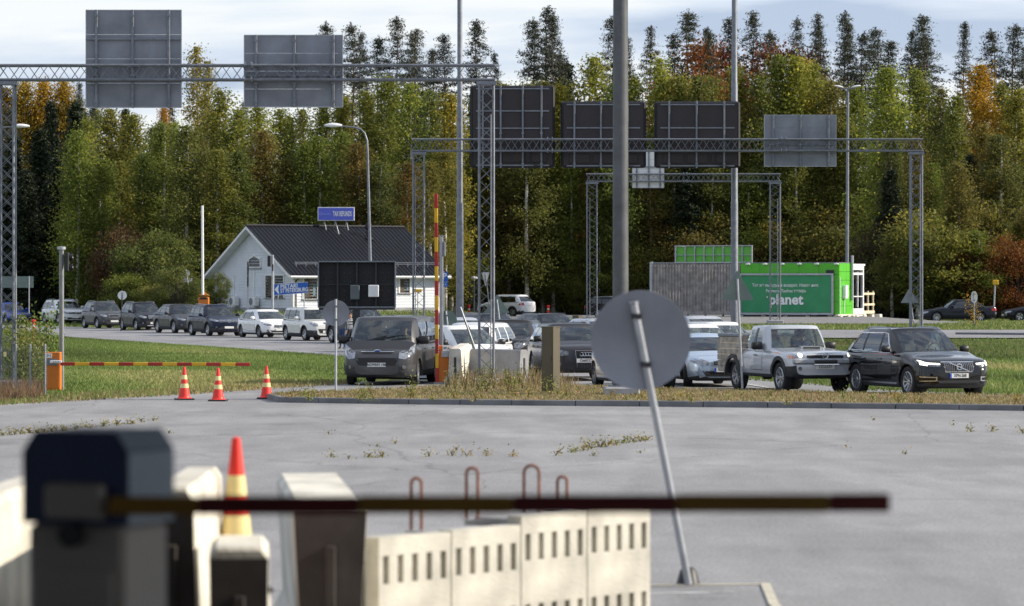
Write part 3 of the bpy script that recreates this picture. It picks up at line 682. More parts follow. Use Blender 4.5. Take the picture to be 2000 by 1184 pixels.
# ------------------------------------------------------------------ terrain
def th(x, y):
    R_ = sm(-5, 8, x)
    right = .6*sm(131, 140, y) + -.25*sm(22, 28, x)*sm(200, 222, y) - .3*sm(225, 262, y)*(1-sm(8, 14, x))
    left = .95*sm(203, 231, y)*(1-.65*sm(-6, 0, x))*sm(-23.5, -18.5, x)
    z = R_*right+(1-R_)*left
    z += .03*max(0, y-285)
    if y < 27: z += .85*sm(26, 18, y)
    return z
def asphalt(name, base, sc=1.0, patchy=.12):
    m = bpy.data.materials.new(name); m.use_nodes = True; nd = m.node_tree.nodes; lk = m.node_tree.links; p = nd['Principled BSDF']
    t = nd.new('ShaderNodeTexCoord')
    def noise(s, d, mpz=None, r=.6):
        n_ = nd.new('ShaderNodeTexNoise'); n_.inputs['Scale'].default_value = s; n_.inputs['Detail'].default_value = d; n_.inputs['Roughness'].default_value = r
        if mpz: 
            q = nd.new('ShaderNodeMapping'); q.inputs['Scale'].default_value = mpz; lk.new(t.outputs['Object'], q.inputs[0]); lk.new(q.outputs[0], n_.inputs['Vector'])
        else: lk.new(t.outputs['Object'], n_.inputs['Vector'])
        return n_.outputs['Fac']
    def ramp(a, c0, c1, p0=.3, p1=.7):
        r_ = nd.new('ShaderNodeValToRGB'); lk.new(a, r_.inputs[0]); r_.color_ramp.elements[0].position = p0; r_.color_ramp.elements[1].position = p1
        r_.color_ramp.elements[0].color = (c0,)*3+(1,); r_.color_ramp.elements[1].color = (c1,)*3+(1,); return r_.outputs[0]
    def mul(a, b):
        q = nd.new('ShaderNodeMix'); q.data_type = 'RGBA'; q.blend_type = 'MULTIPLY'; q.inputs[0].default_value = 1; lk.new(a, q.inputs[6]); lk.new(b, q.inputs[7]); return q.outputs[2]
    c = ramp(noise(.12, 5), 1-patchy, 1+patchy); c = mul(c, ramp(noise(.45, 2, (1, .35, 1)), .90, 1.0, .45, .5))
    c = mul(c, ramp(noise(1.1, 6, (1, .22, 1)), .86, 1.12))
    c = mul(c, ramp(noise(26, 3, None, .8), .72, 1.28, .35, .65))
    c = mul(c, ramp(noise(.32, 5, (.3, 1.0, 1)), .93, 1.05, .35, .6))
    c = mul(c, ramp(noise(.8, 3), .80, 1.0, .27, .36)); c = mul(c, ramp(noise(.05, 3, (1, .25, 1)), .96, 1.03, .4, .6))
    # cracks
    v = nd.new('ShaderNodeTexVoronoi'); v.feature = 'DISTANCE_TO_EDGE'; v.inputs['Scale'].default_value = .11
    q = nd.new('ShaderNodeMapping'); q.inputs['Scale'].default_value = (1, .55, 1); lk.new(t.outputs['Object'], q.inputs[0])
    w = nd.new('ShaderNodeTexNoise'); w.inputs['Scale'].default_value = .9; w.inputs['Detail'].default_value = 5; lk.new(q.outputs[0], w.inputs['Vector'])
    mv = nd.new('ShaderNodeMix'); mv.data_type = 'RGBA'; mv.blend_type = 'LINEAR_LIGHT'; mv.inputs[0].default_value = .35; lk.new(q.outputs[0], mv.inputs[6]); lk.new(w.outputs['Color'], mv.inputs[7])
    lk.new(mv.outputs[2], v.inputs['Vector'])
    c = mul(c, ramp(v.outputs['Distance'], .75, 1.0, .001, .004))
    b = nd.new('ShaderNodeMix'); b.data_type = 'RGBA'; b.blend_type = 'MULTIPLY'; b.inputs[0].default_value = 1; b.inputs[7].default_value = tuple(base)+(1,); lk.new(c, b.inputs[6])
    lk.new(b.outputs[2], p.inputs['Base Color']); p.inputs['Roughness'].default_value = .92; p.inputs['Specular IOR Level'].default_value = .22
    bp = nd.new('ShaderNodeBump'); bp.inputs['Strength'].default_value = .6; bp.inputs['Distance'].default_value = .012; lk.new(noise(34, 4), bp.inputs['Height']); lk.new(bp.outputs[0], p.inputs['Normal'])
    return m
A_LOT = asphalt('worn_asphalt', (.275, .273, .275), patchy=.07); A_ROAD = asphalt('road_asphalt', (.25, .25, .26), patchy=.08)
def groundmat(name, c1, c2, c3, s=.5):
    m = bpy.data.materials.new(name); m.use_nodes = True; nd = m.node_tree.nodes; lk = m.node_tree.links; p = nd['Principled BSDF']
    t = nd.new('ShaderNodeTexCoord'); a = nd.new('ShaderNodeTexNoise'); a.inputs['Scale'].default_value = s; a.inputs['Detail'].default_value = 8; a.inputs['Roughness'].default_value = .65
    lk.new(t.outputs['Object'], a.inputs['Vector']); r_ = nd.new('ShaderNodeValToRGB'); lk.new(a.outputs['Fac'], r_.inputs[0])
    r_.color_ramp.elements[0].position = .3; r_.color_ramp.elements[0].color = tuple(c1)+(1,); r_.color_ramp.elements[1].position = .7; r_.color_ramp.elements[1].color = tuple(c3)+(1,)
    e = r_.color_ramp.elements.new(.5); e.color = tuple(c2)+(1,); lk.new(r_.outputs[0], p.inputs['Base Color']); p.inputs['Roughness'].default_value = .95; p.inputs['Specular IOR Level'].default_value = .1
    bp = nd.new('ShaderNodeBump'); bp.inputs['Strength'].default_value = .8; bp.inputs['Distance'].default_value = .06; n2 = nd.new('ShaderNodeTexNoise'); n2.inputs['Scale'].default_value = 9; n2.inputs['Detail'].default_value = 6
    lk.new(t.outputs['Object'], n2.inputs['Vector']); lk.new(n2.outputs['Fac'], bp.inputs['Height']); lk.new(bp.outputs[0], p.inputs['Normal'])
    return m
G_GRASS = groundmat('grassy_soil', (.05, .07, .018), (.085, .105, .028), (.13, .12, .045), .45)
G_DRY = groundmat('dry_verge_soil', (.13, .10, .055), (.20, .155, .085), (.27, .22, .13), 1.6)
G_GRAVEL = groundmat('grey_gravel', (.10, .10, .10), (.22, .215, .21), (.36, .35, .34), 5)

def field(name, xs, ys, zf, m, off=0):
    b = MB(); b.grid([[(x, y, zf(x, y)+off) for x in xs] for y in ys]); o = b.build(name, m, smooth=60); return tag(o, kind='structure')
def axis_(lst):
    o = []
    for a, b, st in lst: o += list(np.arange(a, b, st))
    return [float(v) for v in o]
ox = [-1500, -600, -250]+axis_([(-120, 120, 3)])+[120, 250, 600, 1500]; oy = [-300, -60, -20]+axis_([(0, 30, 2), (30, 126, 8), (126, 145, 1), (145, 300, 3), (300, 420, 10)])+[420, 600, 1000, 2500]
def zter(x, y):
    z = th(x, min(y, 420)); 
    inlot = -60 < y < 126
    return z-.03
field('ground', ox, oy, zter, G_GRASS)
def sheet(name, near, far, rows, m, off, n=60, zf=None):
    def res(pl):
        pl = [Vector((p[0], p[1])) for p in pl]; Ls = [0]
        for a, c in zip(pl, pl[1:]): Ls.append(Ls[-1]+(c-a).length)
        o = []
        for k in range(n+1):
            t = Ls[-1]*k/n
            for i in range(len(pl)-1):
                if t <= Ls[i+1]+1e-6: o.append(pl[i].lerp(pl[i+1], (t-Ls[i])/max(1e-9, Ls[i+1]-Ls[i]))); break
        return o
    a, c = res(near), res(far); g = []
    for j in range(rows+1):
        r_ = [a[i].lerp(c[i], j/rows) for i in range(n+1)]; g.append([(p.x, p.y, (zf or th)(p.x, p.y)+off) for p in r_])
    b = MB(); b.grid(g); o = b.build(name, m, smooth=60); return tag(o, kind='structure')
g2 = lambda px, py, z=0: tuple(gp(px, py, z))[:2]
# the worn square in front (its far edge is the edge of the lane the first row of cars uses)
sheet('forecourt_asphalt', [(-60, 28), (60, 28)], [(-70, 80), g2(0, 790), g2(120, 783), g2(350, 770), g2(520, 758), g2(690, 747), g2(860, 741), g2(1060, 737), g2(1450, 737), g2(1560, 747), g2(1700, 760), g2(2000, 771), (60, 88)], 30, A_LOT, .004, n=120)
sheet('forecourt_ground', [(-60, -40), (60, -40)], [(-60, 28.3), (60, 28.3)], 24, A_LOT, .0)
# road of the waiting queue, and the middle area under all the cars
sheet('queue_road', [(-90, 278), g2(0, 642), g2(140, 659), g2(400, 676), g2(690, 698), g2(735, 740), g2(1100, 736), g2(1440, 736)],
      [(-90, 300), (-60, 262), (-33, 236), (-17, 211), (-8, 206), (-3, 232), (1, 285), (7, 285)], 60, A_ROAD, .012, n=90)
sheet('far_road', [(3, 140.5), (90, 140.5)], [(3, 165), (90, 167)], 8, A_ROAD, .014, n=40)
sheet('car_park', [(-1, 250), (8, 250), (60, 244)], [(-1, 286), (8, 286), (60, 262)], 10, A_ROAD, .016, n=30)
# painted lines
def line(name, p0, p1, w, off=.02, n=10, m=None):
    d = (Vector(p1)-Vector(p0)).normalized(); q = Vector((-d.y, d.x))*w/2; b = MB()
    rows = [[Vector(p0).lerp(Vector(p1), i/n)+q*s_ for s_ in (-1, 1)] for i in range(n+1)]
    b.grid([[(p.x, p.y, th(p.x, p.y)+off) for p in r_] for r_ in rows]); o = b.build(name, m or M_LINE); return tag(o, kind='structure')
M_LINE = mat('worn_road_paint', (.42, .42, .42), .8, 0, .35, 5, col2=(.6, .6, .6))
M_CREAM = mat('cream_kerb_paint', (.50, .46, .36), .8, 0, .2, 3)
line('road_marking', g2(0, 652), g2(690, 706-12), .12)
for k in range(9):
    a = Vector(g2(20+60*k*1.2, 645+k*3.4)); b_ = Vector(g2(60+60*k*1.2, 647+k*3.4)); line('lane_dash', a, b_, .1)
line('lane_marking', g2(860, 770), g2(815, 757), .12); line('lane_marking', g2(1455, 751), g2(1540, 765), .12); line('lane_marking', g2(1860, 776), g2(2060, 779), .16)
line('lane_marking', g2(1100, 752), g2(1330, 754), .12); line('stop_marking', g2(840, 768), g2(905, 771), .2)
# painted island outline and low slab in the foreground
def ribbon(name, pts, w, h, m, off):
    b = MB()
    for a, c in zip(pts, pts[1:]):
        a, c = Vector(a), Vector(c); d = (c-a).normalized(); q = Vector((-d.y, d.x))*w/2; e_ = d*w/2
        b.poly([(*(a-e_+q), off), (*(c+e_+q), off), (*(c+e_-q), off), (*(a-e_-q), off)], h, (0, 0, 1))
        off += .003
    o = b.build(name, m); return tag(o, kind='structure')
ribbon('painted_outline', [g2(1180, 1146), g2(1495, 1143), g2(1512, 1184), (2.3, 27)], .085, .008, M_CREAM, .006)
ribbon('painted_stripe', [g2(1240, 1162), g2(1430, 1158)], .05, .006, M_LINE, .006)

# kerb island with dry verge
kf = [(522, 780), (545, 786.5), (700, 789), (1000, 792.5), (1250, 794.5), (1500, 797), (1750, 799.5), (2000, 803), (2300, 808)]
kb = [(525, 778), (555, 775.5), (700, 770), (860, 762), (1000, 757), (1100, 760), (1400, 770), (1700, 776), (2000, 781), (2300, 784)]
kfw = [Vector(g2(*p)) for p in kf]
b = MB(); front = []
for i, p in enumerate(kfw):
    front.append(p)
rows = []; acc = 0
KM = [(0, 0), (0, .12), (.02, .135), (.13, .135), (.145, .12), (.145, .0)]
def kerbline(name, pts, h=1.0, group=None):
    dense = []
    for a, c in zip(pts, pts[1:]):
        nseg = max(1, int((c-a).length/1.0))
        for k in range(nseg): dense.append((a.lerp(c, k/nseg), a.lerp(c, (k+.985)/nseg)))
    b = MB()
    for a, c in dense:
        d = (c-a).normalized(); q = Vector((-d.y, d.x)); jz = random.uniform(-.006, .006); jy = random.uniform(-.008, .008)
        r_ = [[(*(p+q*(u+jy)), th(*p)+(v*h+jz if v > 0 else -.05)) for u, v in KM] for p in (a, c)]
        b.grid(r_); n = len(KM)
        b.add([x for x in r_[0]], [tuple(range(n))]); b.add([x for x in r_[1]], [tuple(reversed(range(n)))])
    o = b.build(name, M['kerb']); tag(o, kind='structure'); return o
kerbline('kerb', kfw)
isl = MB(); kbw = [Vector(g2(*p)) for p in kb]
def resamp(pl, n):
    Ls = [0]
    for a, c in zip(pl, pl[1:]): Ls.append(Ls[-1]+(c-a).length)
    o = []
    for k in range(n+1):
        t = Ls[-1]*k/n
        for i in range(len(pl)-1):
            if t <= Ls[i+1]+1e-6: o.append(pl[i].lerp(pl[i+1], (t-Ls[i])/max(1e-9, Ls[i+1]-Ls[i]))); break
    return o
fa = resamp([p+Vector((0, .14)) for p in kfw], 120); fb = resamp(kbw, 120); g = []
for j in range(7):
    t = j/6; g.append([(*(fa[i].lerp(fb[i], t)), .118 if j < 6 else .0) for i in range(121)])
isl.grid(g); tag(isl.build('verge_island', G_DRY), kind='structure')
def in_island(x, y):
    for i in range(120):
        if fa[i].x <= x <= fa[i+1].x: return fa[i].y-.02 < y < fb[i].y
    return False
# far right kerb island, verge strips
kerbline('far_kerb', [Vector(g2(1866, 654, .6)), Vector(g2(2080, 656, .6))], .75)
# gravel pad under the green cabin
b = MB(); gx0, gx1 = 9.2, 26.5; rows = []
for y, z in ((192, 0), (205, .02), (224, .03), (246, .03)):
    rows.append([(lerp(gx0, gx1, i/40)+(0 if y > 200 else 0)-(2.0*i/40 if y < 200 else 0), y+random.uniform(-.5, .5), th(lerp(gx0, gx1, i/40), y)+(z*(1 if 2 < i < 37 else .1)-.0)+.01) for i in range(41)])
b.grid(rows); tag(b.build('gravel_pad', G_GRAVEL, smooth=70), kind='structure')

# ------------------------------------------------------------------ lattice gantries
def lattice(b, p0, p1, wx, wy, pitch, rc=.03, rd=.012, cross=True, mi=0, wav=False):
    """box truss between p0 and p1 with half sizes along two perpendicular axes"""
    p0, p1 = Vector(p0), Vector(p1); d = (p1-p0).normalized()
    ax = Vector((1, 0, 0)) if abs(d.x) < .5 else Vector((0, 0, 1)); ay = Vector((0, 1, 0))
    L_ = (p1-p0).length; n = int(round(L_/pitch)); cs = [(sx, sy) for sx in (-1, 1) for sy in (-1, 1)]
    for sx, sy in cs: b.tube([p0+ax*wx*sx+ay*wy*sy, p1+ax*wx*sx+ay*wy*sy], rc, 6, mi)
    for f, (u, v, fu, fv) in enumerate(((ax, ay, wx, wy), (ay, ax, wy, wx))):
        for s_ in (-1, 1):
            for ph in ((0, 1) if (cross and f == 0) else (0,)):
                pts = []
                for k in range(n+1):
                    q = p0+d*(L_*k/n)+v*fv*s_; sg = 1 if (k+ph+(s_ > 0)) % 2 else -1
                    pts.append(q+u*fu*sg)
                b.tube(pts, rd, 4, mi)
def gantry(label, xl, xr, D, ztop, s, rc_=.034, rd_=.012, leg_lr=(True, True), legz=(0, 0), bh=.44, lw=.46, mtl='galv', collars=()):
    g = thing('sign_gantry', label, 'gantry', ((xl+xr)/2, D, 0)); o = Vector(g.location)
    b = MB(); zc = ztop-bh/2; lattice(b, Vector((xl, D, zc))-o, Vector((xr, D, zc))-o, bh/2-.03, .2, .27, .034, .021, False)
    b.build('beam', M[mtl], g, smooth=50)
    for x in collars:
        b = MB()
        for dz in (-bh/2+.03, bh/2-.03):
            for dx in (-.09, .09): b.lathe([(0, -.02), (.09, -.02), (.09, .02), (0, .02)], 10, 0, 'X', tuple(Vector((x+dx, D-.2, zc+dz))-o))
        b.build('beam_joint', M[mtl], g)
    for side, on, z0 in ((-1, leg_lr[0], legz[0]), (1, leg_lr[1], legz[1])):
        if not on: continue
        x = (xl+lw/2) if side < 0 else (xr-lw/2); b = MB(); zt = ztop-bh-.1
        lattice(b, Vector((x, D, z0))-o, Vector((x, D, zt))-o, lw/2-.04, .2, .36, rc_, rd_, True)
        b.box(Vector((x, D, zt+.04))-o, (lw+.06, .5, .09))
        b.build('leg', M[mtl], g, smooth=50)
        b = MB(); b.box(Vector((x, D, z0+.02))-o, (lw+.25, .8, .3), bev=.03); b.build('footing', M['concrete2'], g)
        b = MB(); b.tube([Vector((x+.12*side, D-.26, z0+.2))-o, Vector((x+.12*side, D-.26, zt*.9))-o], .016, 6); b.build('cable_conduit', M['galv'], g, smooth=50)
    return g
def sign_back(label, px0, py0, px1, py1, D, ribs, hr=(), style='grey', name='overhead_sign', ribw=.07, cat='sign'):
    """the back of an overhead sign, hung just in front of a gantry's far side"""
    s = F/D; p0, p1 = at(px0, py0, s), at(px1, py1, s); w, h = p1.x-p0.x, p0.z-p1.z; c = Vector(((p0.x+p1.x)/2, D, p1.z))
    g = thing(name, label, cat, c)
    b = MB(); fm, bm_ = (M['signback'], M['galv']) if style == 'grey' else ((M['darkback'], M['galv']) if style == 'dark' else (M['white'], M['galv']))
    if style == 'dark':
        b.box((0, .12, h/2), (w, .26, h), 1, bev=.07); b.box((0, -.018, h/2), (w*.93, .03, h*.93), 0)
        for i in range(-1, 2): b.box((i*w*.28, -.05, h*.14), (w*.24, .05, h*.14), 0, bev=.01)
        b.build('panel', [M['darkback'], M['darkframe']], g)
        d = MB(); d.tube([(w*.22, -.07, h*.25), (w*.21, -.1, h*.1), (w*.26, -.1, h*.03), (w*.36, -.08, h*.02)], .02, 5); d.build('power_cable', M['black'], g, smooth=50)
        d = MB(); d.box((w*.36, -.045, h*.1), (.07, .02, .07)); d.build('rating_plate', M['white'], g)
    else:
        nb = 4
        for i in range(nb): b.box((0, .02, h*(i+.5)/nb), (w, .028, h/nb-.006), 0)
        b.build('panel', fm, g)
        d = MB()
        for z in (0, h): d.box((0, .02, z), (w+.02, .05, .025))
        for x in (-w/2, w/2): d.box((x, .02, h/2), (.025, .05, h-.03))
        d.build('edge_trim', M['galv_b'], g)
    for f in ribs:
        d = MB(); x = (f-.5)*w; y = -.05 if style != 'dark' else -.08
        d.box((x, y, h/2), (ribw, .06, h+(.02 if style != 'dark' else .03)), bev=.008)
        for z in (.15, h*.33, h*.42, h-.15): d.box((x, y-.04, z), (ribw*1.5, .03, .06))
        d.build('rib', M['galv'], g)
    for f in hr:
        d = MB(); d.box((0, -.045, h*(1-f)), (w*.86 if style == 'dark' else w, .04, .05)); d.build('cross_rail', M['galv'], g)
    return g
D1 = F/74; s1 = 74.0
G1T = HC+(HORIZON-126)/s1
gantry('long lattice sign gantry crossing the top left, nearest of the three gantries', -13.55, (967-1000)/s1, D1, G1T, s1, legz=(0, .05), collars=(-6.95,))
sign_back('tall grey sign back hanging over the left gantry beam against the sky', 168, 20, 354, 210, D1+.32, (.11, .49, .87), (.295,))
sign_back('wide grey sign back second from the left on the nearest gantry', 477, 69, 669, 209, D1+.32, (.12, .51, .905), (.56,))
D2 = F/51.0; G2T = HC+(HORIZON-271)/51
gantry('middle sign gantry carrying three black panels and one grey panel', (805-1000)/51, (1802-1000)/51, D2, G2T, 51, legz=(0, .3), bh=.5, lw=.5, collars=((1074-1000)/51, (1530-1000)/51))
sign_back('tallest black-framed sign back at the left of the middle gantry', 918, 167, 1084, 328, D2+.42, (.15, .36, .62, .84), (.04, .31, .52, .97), 'dark')
sign_back('black-framed sign back partly hidden by the thick grey pole', 1095, 198, 1262, 328, D2+.42, (.16, .47, .78), (.05, .4, .97), 'dark')
sign_back('black-framed sign back to the right of the thick grey pole', 1278, 198, 1446, 328, D2+.42, (.17, .49, .81), (.05, .4, .97), 'dark')
sign_back('plain light grey sign back at the right end of the middle gantry', 1493, 225, 1633, 325, D2+.34, (.12, .5, .89), (.57,))
D3 = F/36.0; G3T = HC+(HORIZON-339)/36
gantry('smallest and farthest sign gantry in front of the green cabin', (1145-1000)/36, (1525-1000)/36, D3, G3T, 36, legz=(.6, .6), bh=.46, lw=.62, mtl='galv', rc_=.028, rd_=.010, collars=((1338-1000)/36,))
sign_back('small whitish sign back on the farthest gantry', 1235, 293, 1297, 367, D3+.3, (.14, .52, .88), (.45,), 'white')

# ------------------------------------------------------------------ poles and lamps
def pole(name, label, cat, px, s, ztop, z0, r0, r1=None, steps=(), m='galv', rot=None, group=None, lean=0):
    p = Vector(((px-1000)/s, F/s, z0)); g = thing(name, label, cat, p, group=group)
    b = MB(); r1 = r1 or r0; H = ztop-z0; pts = [(0, 0, 0)]; rs = [r0]
    for (z, ra_, rb_) in steps: pts += [(lean*z, 0, z-z0), (lean*z, 0, z-z0+.06)]; rs += [ra_, rb_]
    pts.append((lean*H, 0, H)); rs.append(r1)
    b.tube(pts, rs, 20); b.build('post', M[m], g, smooth=50)
    return g
g = pole('steel_mast', 'thick dark grey steel mast right of centre, nearest and widest pole', 'mast', 1212, 83, 15, .1, .193, .165, m='mast')
b = MB(); b.box((.02, 0, .05), (.85, .85, .3), bev=.04); b.build('footing', M['concrete2'], g)
b = MB(); b.lathe([(.30, .2), (.30, .23), (.2, .23)], 20); b.build('flange', M['galv'], g)
pole('steel_mast', 'slim pale steel mast left of centre with stepped joints', 'mast', 898, 50, 16, .0, .145, .095, steps=((HC+(HORIZON-398)/50, .14, .115), (HC+(HORIZON-210)/50, .113, .10)), m='galv')
pole('steel_mast', 'slim pale steel mast behind the right black sign back', 'mast', 1434.5, 50, 16, .0, .145, .10, steps=((HC+(HORIZON-395)/50, .14, .13), (HC+(HORIZON-165)/50, .128, .115)), m='galv')
# curved street lamp
s = 42.0; g = thing('street_lamp', 'street lamp with curved arm reaching left above the white house', 'street lamp', at(727, 670, s)); o = Vector(g.location)
b = MB(); pts = [at(727, 670, s)]+[at(727-9*t, 670-(670-300)*t, s) for t in (.3, .7, 1)]+[at(717, 275, s), at(712, 260, s), at(704, 252, s), at(692, 249, s), at(664, 246, s)]
b.tube([p-o for p in pts], [.10, .085, .065, .055, .05, .045, .04, .04, .035], 10); b.build('post', M['galv'], g, smooth=60)
def lamphead(g, c, L_, dirx, w=.3, h=.22, tilt=0):
    b = MB(); rows = []
    for i in range(9):
        t = i/8; r_ = math.sin(PI*(.08+.86*t))**.6; x = dirx*(L_*t)
        rows.append([(c[0]+x, c[1]+math.cos(a)*w/2*r_, c[2]+tilt*L_*t+(math.sin(a)*h*.62*r_ if math.sin(a) > 0 else math.sin(a)*h*.38*r_)) for a in [2*PI*k/14 for k in range(14)]])
    b.grid(rows, 0, True); n = 14; b.f += [tuple(range(n)), tuple(reversed(range(8*n, 9*n)))]; b.m += [0, 0]
    b.build('lamp_head', M['white'], g, smooth=60)
lamphead(g, at(668, 245.5, s)-o, .82, -1, .34, .2)
g = thing('street_lamp', 'street lamp head reaching in from the left picture edge', 'street lamp', at(-60, 667, s)); o = Vector(g.location)
b = MB(); b.tube([p-o for p in (at(-60, 667, s), at(-60, 300, s), at(-56, 262, s), at(-40, 251, s), at(28, 248, s))], [.1, .06, .05, .04, .035], 10); b.build('post', M['galv'], g, smooth=60)
lamphead(g, at(24, 247, s)-o, .8, 1, .34, .2)
s = 29.3; g = thing('street_lamp', 'tall street lamp with two heads behind the green cabin', 'street lamp', Vector(((1654-1000)/s, F/s, .5))); o = Vector(g.location)
b = MB(); b.tube([Vector((0, 0, 0)), at(1656, 175, s)-o], [.13, .085], 12); b.tube([at(1640, 173, s)-o, at(1670, 173, s)-o], .05, 8); b.build('post', M['galv'], g, smooth=60)
lamphead(g, at(1647, 171, s)-o, .62, -1, .3, .13, .2); lamphead(g, at(1663, 171, s)-o, .62, 1, .3, .13, .2)
s = 27; g = thing('park_lamp', 'low white mushroom lamp at the edge of the far car park', 'lamp', Vector(((926-1000)/s, F/s, th(-2.7, 259)))); o = Vector(g.location)
b = MB(); b.tube([Vector((0, 0, 0)), at(926, 548, s)-o], [.07, .05], 10); b.build('post', M['galv'], g, smooth=60)
b = MB(); t_ = at(926, 548, s)-o; b.lathe([(0, .32), (.2, .27), (.28, .18), (.26, .12), (.1, .1), (.07, -.02), (0, -.02)], 18, 0, 'Z', tuple(t_)); b.build('lamp_shade', M['white'], g, smooth=50)

# ------------------------------------------------------------------ small traffic signs seen from behind
def disc_sign(label, px, py, d_m, s, base_px, base_py, m='signback', pm='galv_b', r=.03, plate=None, top=1.0, tilt=0, z0=None, D0=None, squash=1.0, name='traffic_sign', yaw=0):
    c = at(px, py, s); s0 = (gy(base_py) if z0 is None else s) if D0 is None else F/D0
    bp = Vector(((base_px-1000)/s0, F/s0, HC-(base_py-HORIZON)/s0 if z0 is None else z0))
    g = thing(name, label, 'road sign', bp); d = (c-bp)
    b = MB(); e = d.normalized()*(d_m/2*top); off = Vector((0, -.04, 0)); b.tube([Vector((0, 0, 0)), d+e+off*0], r, 12); b.lathe([(0, 0), (r*1.15, 0), (r*1.15, .02), (0, .02)], 12, 0, 'Z', tuple(d+e)); b.build('post', M[pm], g, smooth=50)
    b = MB(); rr = d_m/2; b.lathe([(0, .015), (rr-.02, .015), (rr, .01), (rr, -.01), (rr-.015, -.004), (0, -.004)], 48, 0, 'Y')
    zax = d.normalized(); Rm = Matrix.Rotation(yaw, 4, 'Z') @ Matrix.Rotation(math.atan2(zax.x, zax.z)*tilt, 4, 'Y') @ Matrix.Rotation(-math.atan2(zax.y, zax.z)*tilt, 4, 'X')
    po = b.build('sign_plate', M[m], g, smooth=40); po.matrix_local = Matrix.Translation(d+Vector((0, r+.02, 0))) @ Rm
    b = MB()
    for k in (.5, -.5):
        q = d+zax*rr*k; b.box(q+Vector((0, -.0, 0)), (r*2.7, r*2.4, .045))
    b.build('clamp', M['dark' if d_m > .8 else 'galv'], g)
    if plate:
        w, h, dy = plate; b = MB(); b.box(d-zax*(rr+dy)+Vector((0, r+.01, 0)), (w, .02, h)); b.build('supplementary_plate', M[m], g)
    return g
def tri_sign(label, px0, px1, pyt, pyb, s, base_px, base_py, m='signback', inv=False, r=.03, z0=0, name='traffic_sign', off=0):
    w = (px1-px0)/s; h = (pyb-pyt)/s; c = at((px0+px1)/2, (pyt+pyb)/2, s); bp = Vector(((base_px-1000)/s, F/s, z0))
    g = thing(name, label, 'road sign', bp); o = bp
    b = MB(); top = at((px0+px1)/2+off, pyt+(.3 if not inv else .1)*(pyb-pyt), s); b.tube([Vector((0, 0, 0)), top-o+Vector((0, -.03, 0))], r, 10); b.build('post', M['galv_b'], g, smooth=50)
    b = MB(); pts = [(-w/2, -h/2), (w/2, -h/2), (0, h/2)]
    if inv: pts = [(-a, -c_) for a, c_ in pts]
    cen = Vector((sum(p[0] for p in pts)/3, sum(p[1] for p in pts)/3)); rp = []
    for i in range(3):
        p = Vector(pts[i]); a = (Vector(pts[i-1])-p).normalized(); c2 = (Vector(pts[(i+1) % 3])-p).normalized(); k = .07*w
        for t in (0, .5, 1): rp.append((p+a*k*(1-t)**2+c2*k*t**2))
    q = c-o
    b.poly([(p.x+q.x, q.y, p.y+q.z) for p in rp], .02, (0, 1, 0)); b.build('sign_plate', M[m], g)
    b = MB()
    for t in (.25, .7): b.box((top-o)*1+Vector((0, 0, -h*.6*t)), (r*3.2, r*2.6, .04))
    b.build('clamp', M['galv'], g)
    return g
disc_sign('big round sign seen from behind, leaning in the foreground and out of focus', 1252, 665, .882, 222, 1345, 1141, r=.034, top=.76, tilt=.6, D0=31.9)
b = MB(); p = gp(1344, 1143); b.lathe([(0, .0), (.11, 0), (.075, .13), (.05, .16), (0, .16)], 16, 0, 'Z', tuple(p)); tag(b.build('post_foot', M['black'], smooth=40), 'black rubber foot under the leaning round sign pole', 'sign base')
disc_sign('round grey sign back on an upright post left of the dark van', 656, 611.5, .66, 78, 656, 767, pm='galv_b', m='signback')
disc_sign('greenish round sign back leaning beside the raised barrier arm', 873, 626, .62, 63, 880, 690, m='greenback', z0=.6, top=.9)
disc_sign('small pale round sign on the far side of the black off-roader', 238.5, 577, .5, 35, 236, 640, m='white', z0=.1, top=.1, pm='dark')
disc_sign('small round sign with a white plate on a leaning post by the orange box', 364, 534, .44, 31, 376, 603, m='white', plate=(.6, .26, .22), z0=.9, tilt=1)
tri_sign('grey-green triangular sign back in front of the wooden screen', 1407, 1473, 527, 586.5, 78, 1450, 768, m='greenback', z0=.1)
tri_sign('small white yield sign seen from behind beyond the lattice leg', 940.5, 956, 532, 560, 27, 958, 617, m='white', inv=True, z0=.35, r=.04)
tri_sign('greenish triangular sign back leaning just right of the lattice leg', 945, 996, 574, 612, 60, 980, 640, m='greenback', z0=.9)
tri_sign('pale triangular sign back by the right leg of the middle gantry', 1759, 1794, 563, 592, 37, 1785, 632, m='signback', z0=.6)
g = disc_sign('pale upright oval sign on a grey post near the dark saloons', 1903, 580.5, .62, 38, 1903, 648, m='white', z0=.65, top=.7)
for ch in g.children:
    if ch.name.startswith('sign_plate'): ch.scale = (.55, 1, 1)
b = MB(); g = thing('bus_stop_post', 'yellow sign box on a pale leaning post near the red bushes', 'post', at(1940, 600, 30.4)); b.tube([(0, 0, -1), (.12, 0, 1.5)], .05, 8); b.build('post', M['galv_b'], g, smooth=50)
b = MB(); b.box((.15, 0, 1.58), (.34, .2, .32), bev=.03); b.build('sign_box', M['yellow'], g)
b = MB(); g = thing('box_sign', 'yellow direction box on a stake beside the white house corner', 'sign', at(816, 600, 32)); b.tube([(0, 0, -1), (0, 0, .9)], .03, 8); b.build('post', M['galv_b'], g)
b = MB(); b.box((0, 0, 1.0), (.5, .06, .2), bev=.02); b.build('sign_plate', M['yellow'], g)
g = thing('parking_sign', 'blue parking sign with a white P right of the house', 'road sign', Vector(((868.5-1000)/30, F/30, .6))); o = Vector(g.location)
b = MB(); b.tube([(-.04, .05, 0), at(867, 530, 30)-o+Vector((0, .05, 0))], .03, 8); b.build('post', M['galv_b'], g)
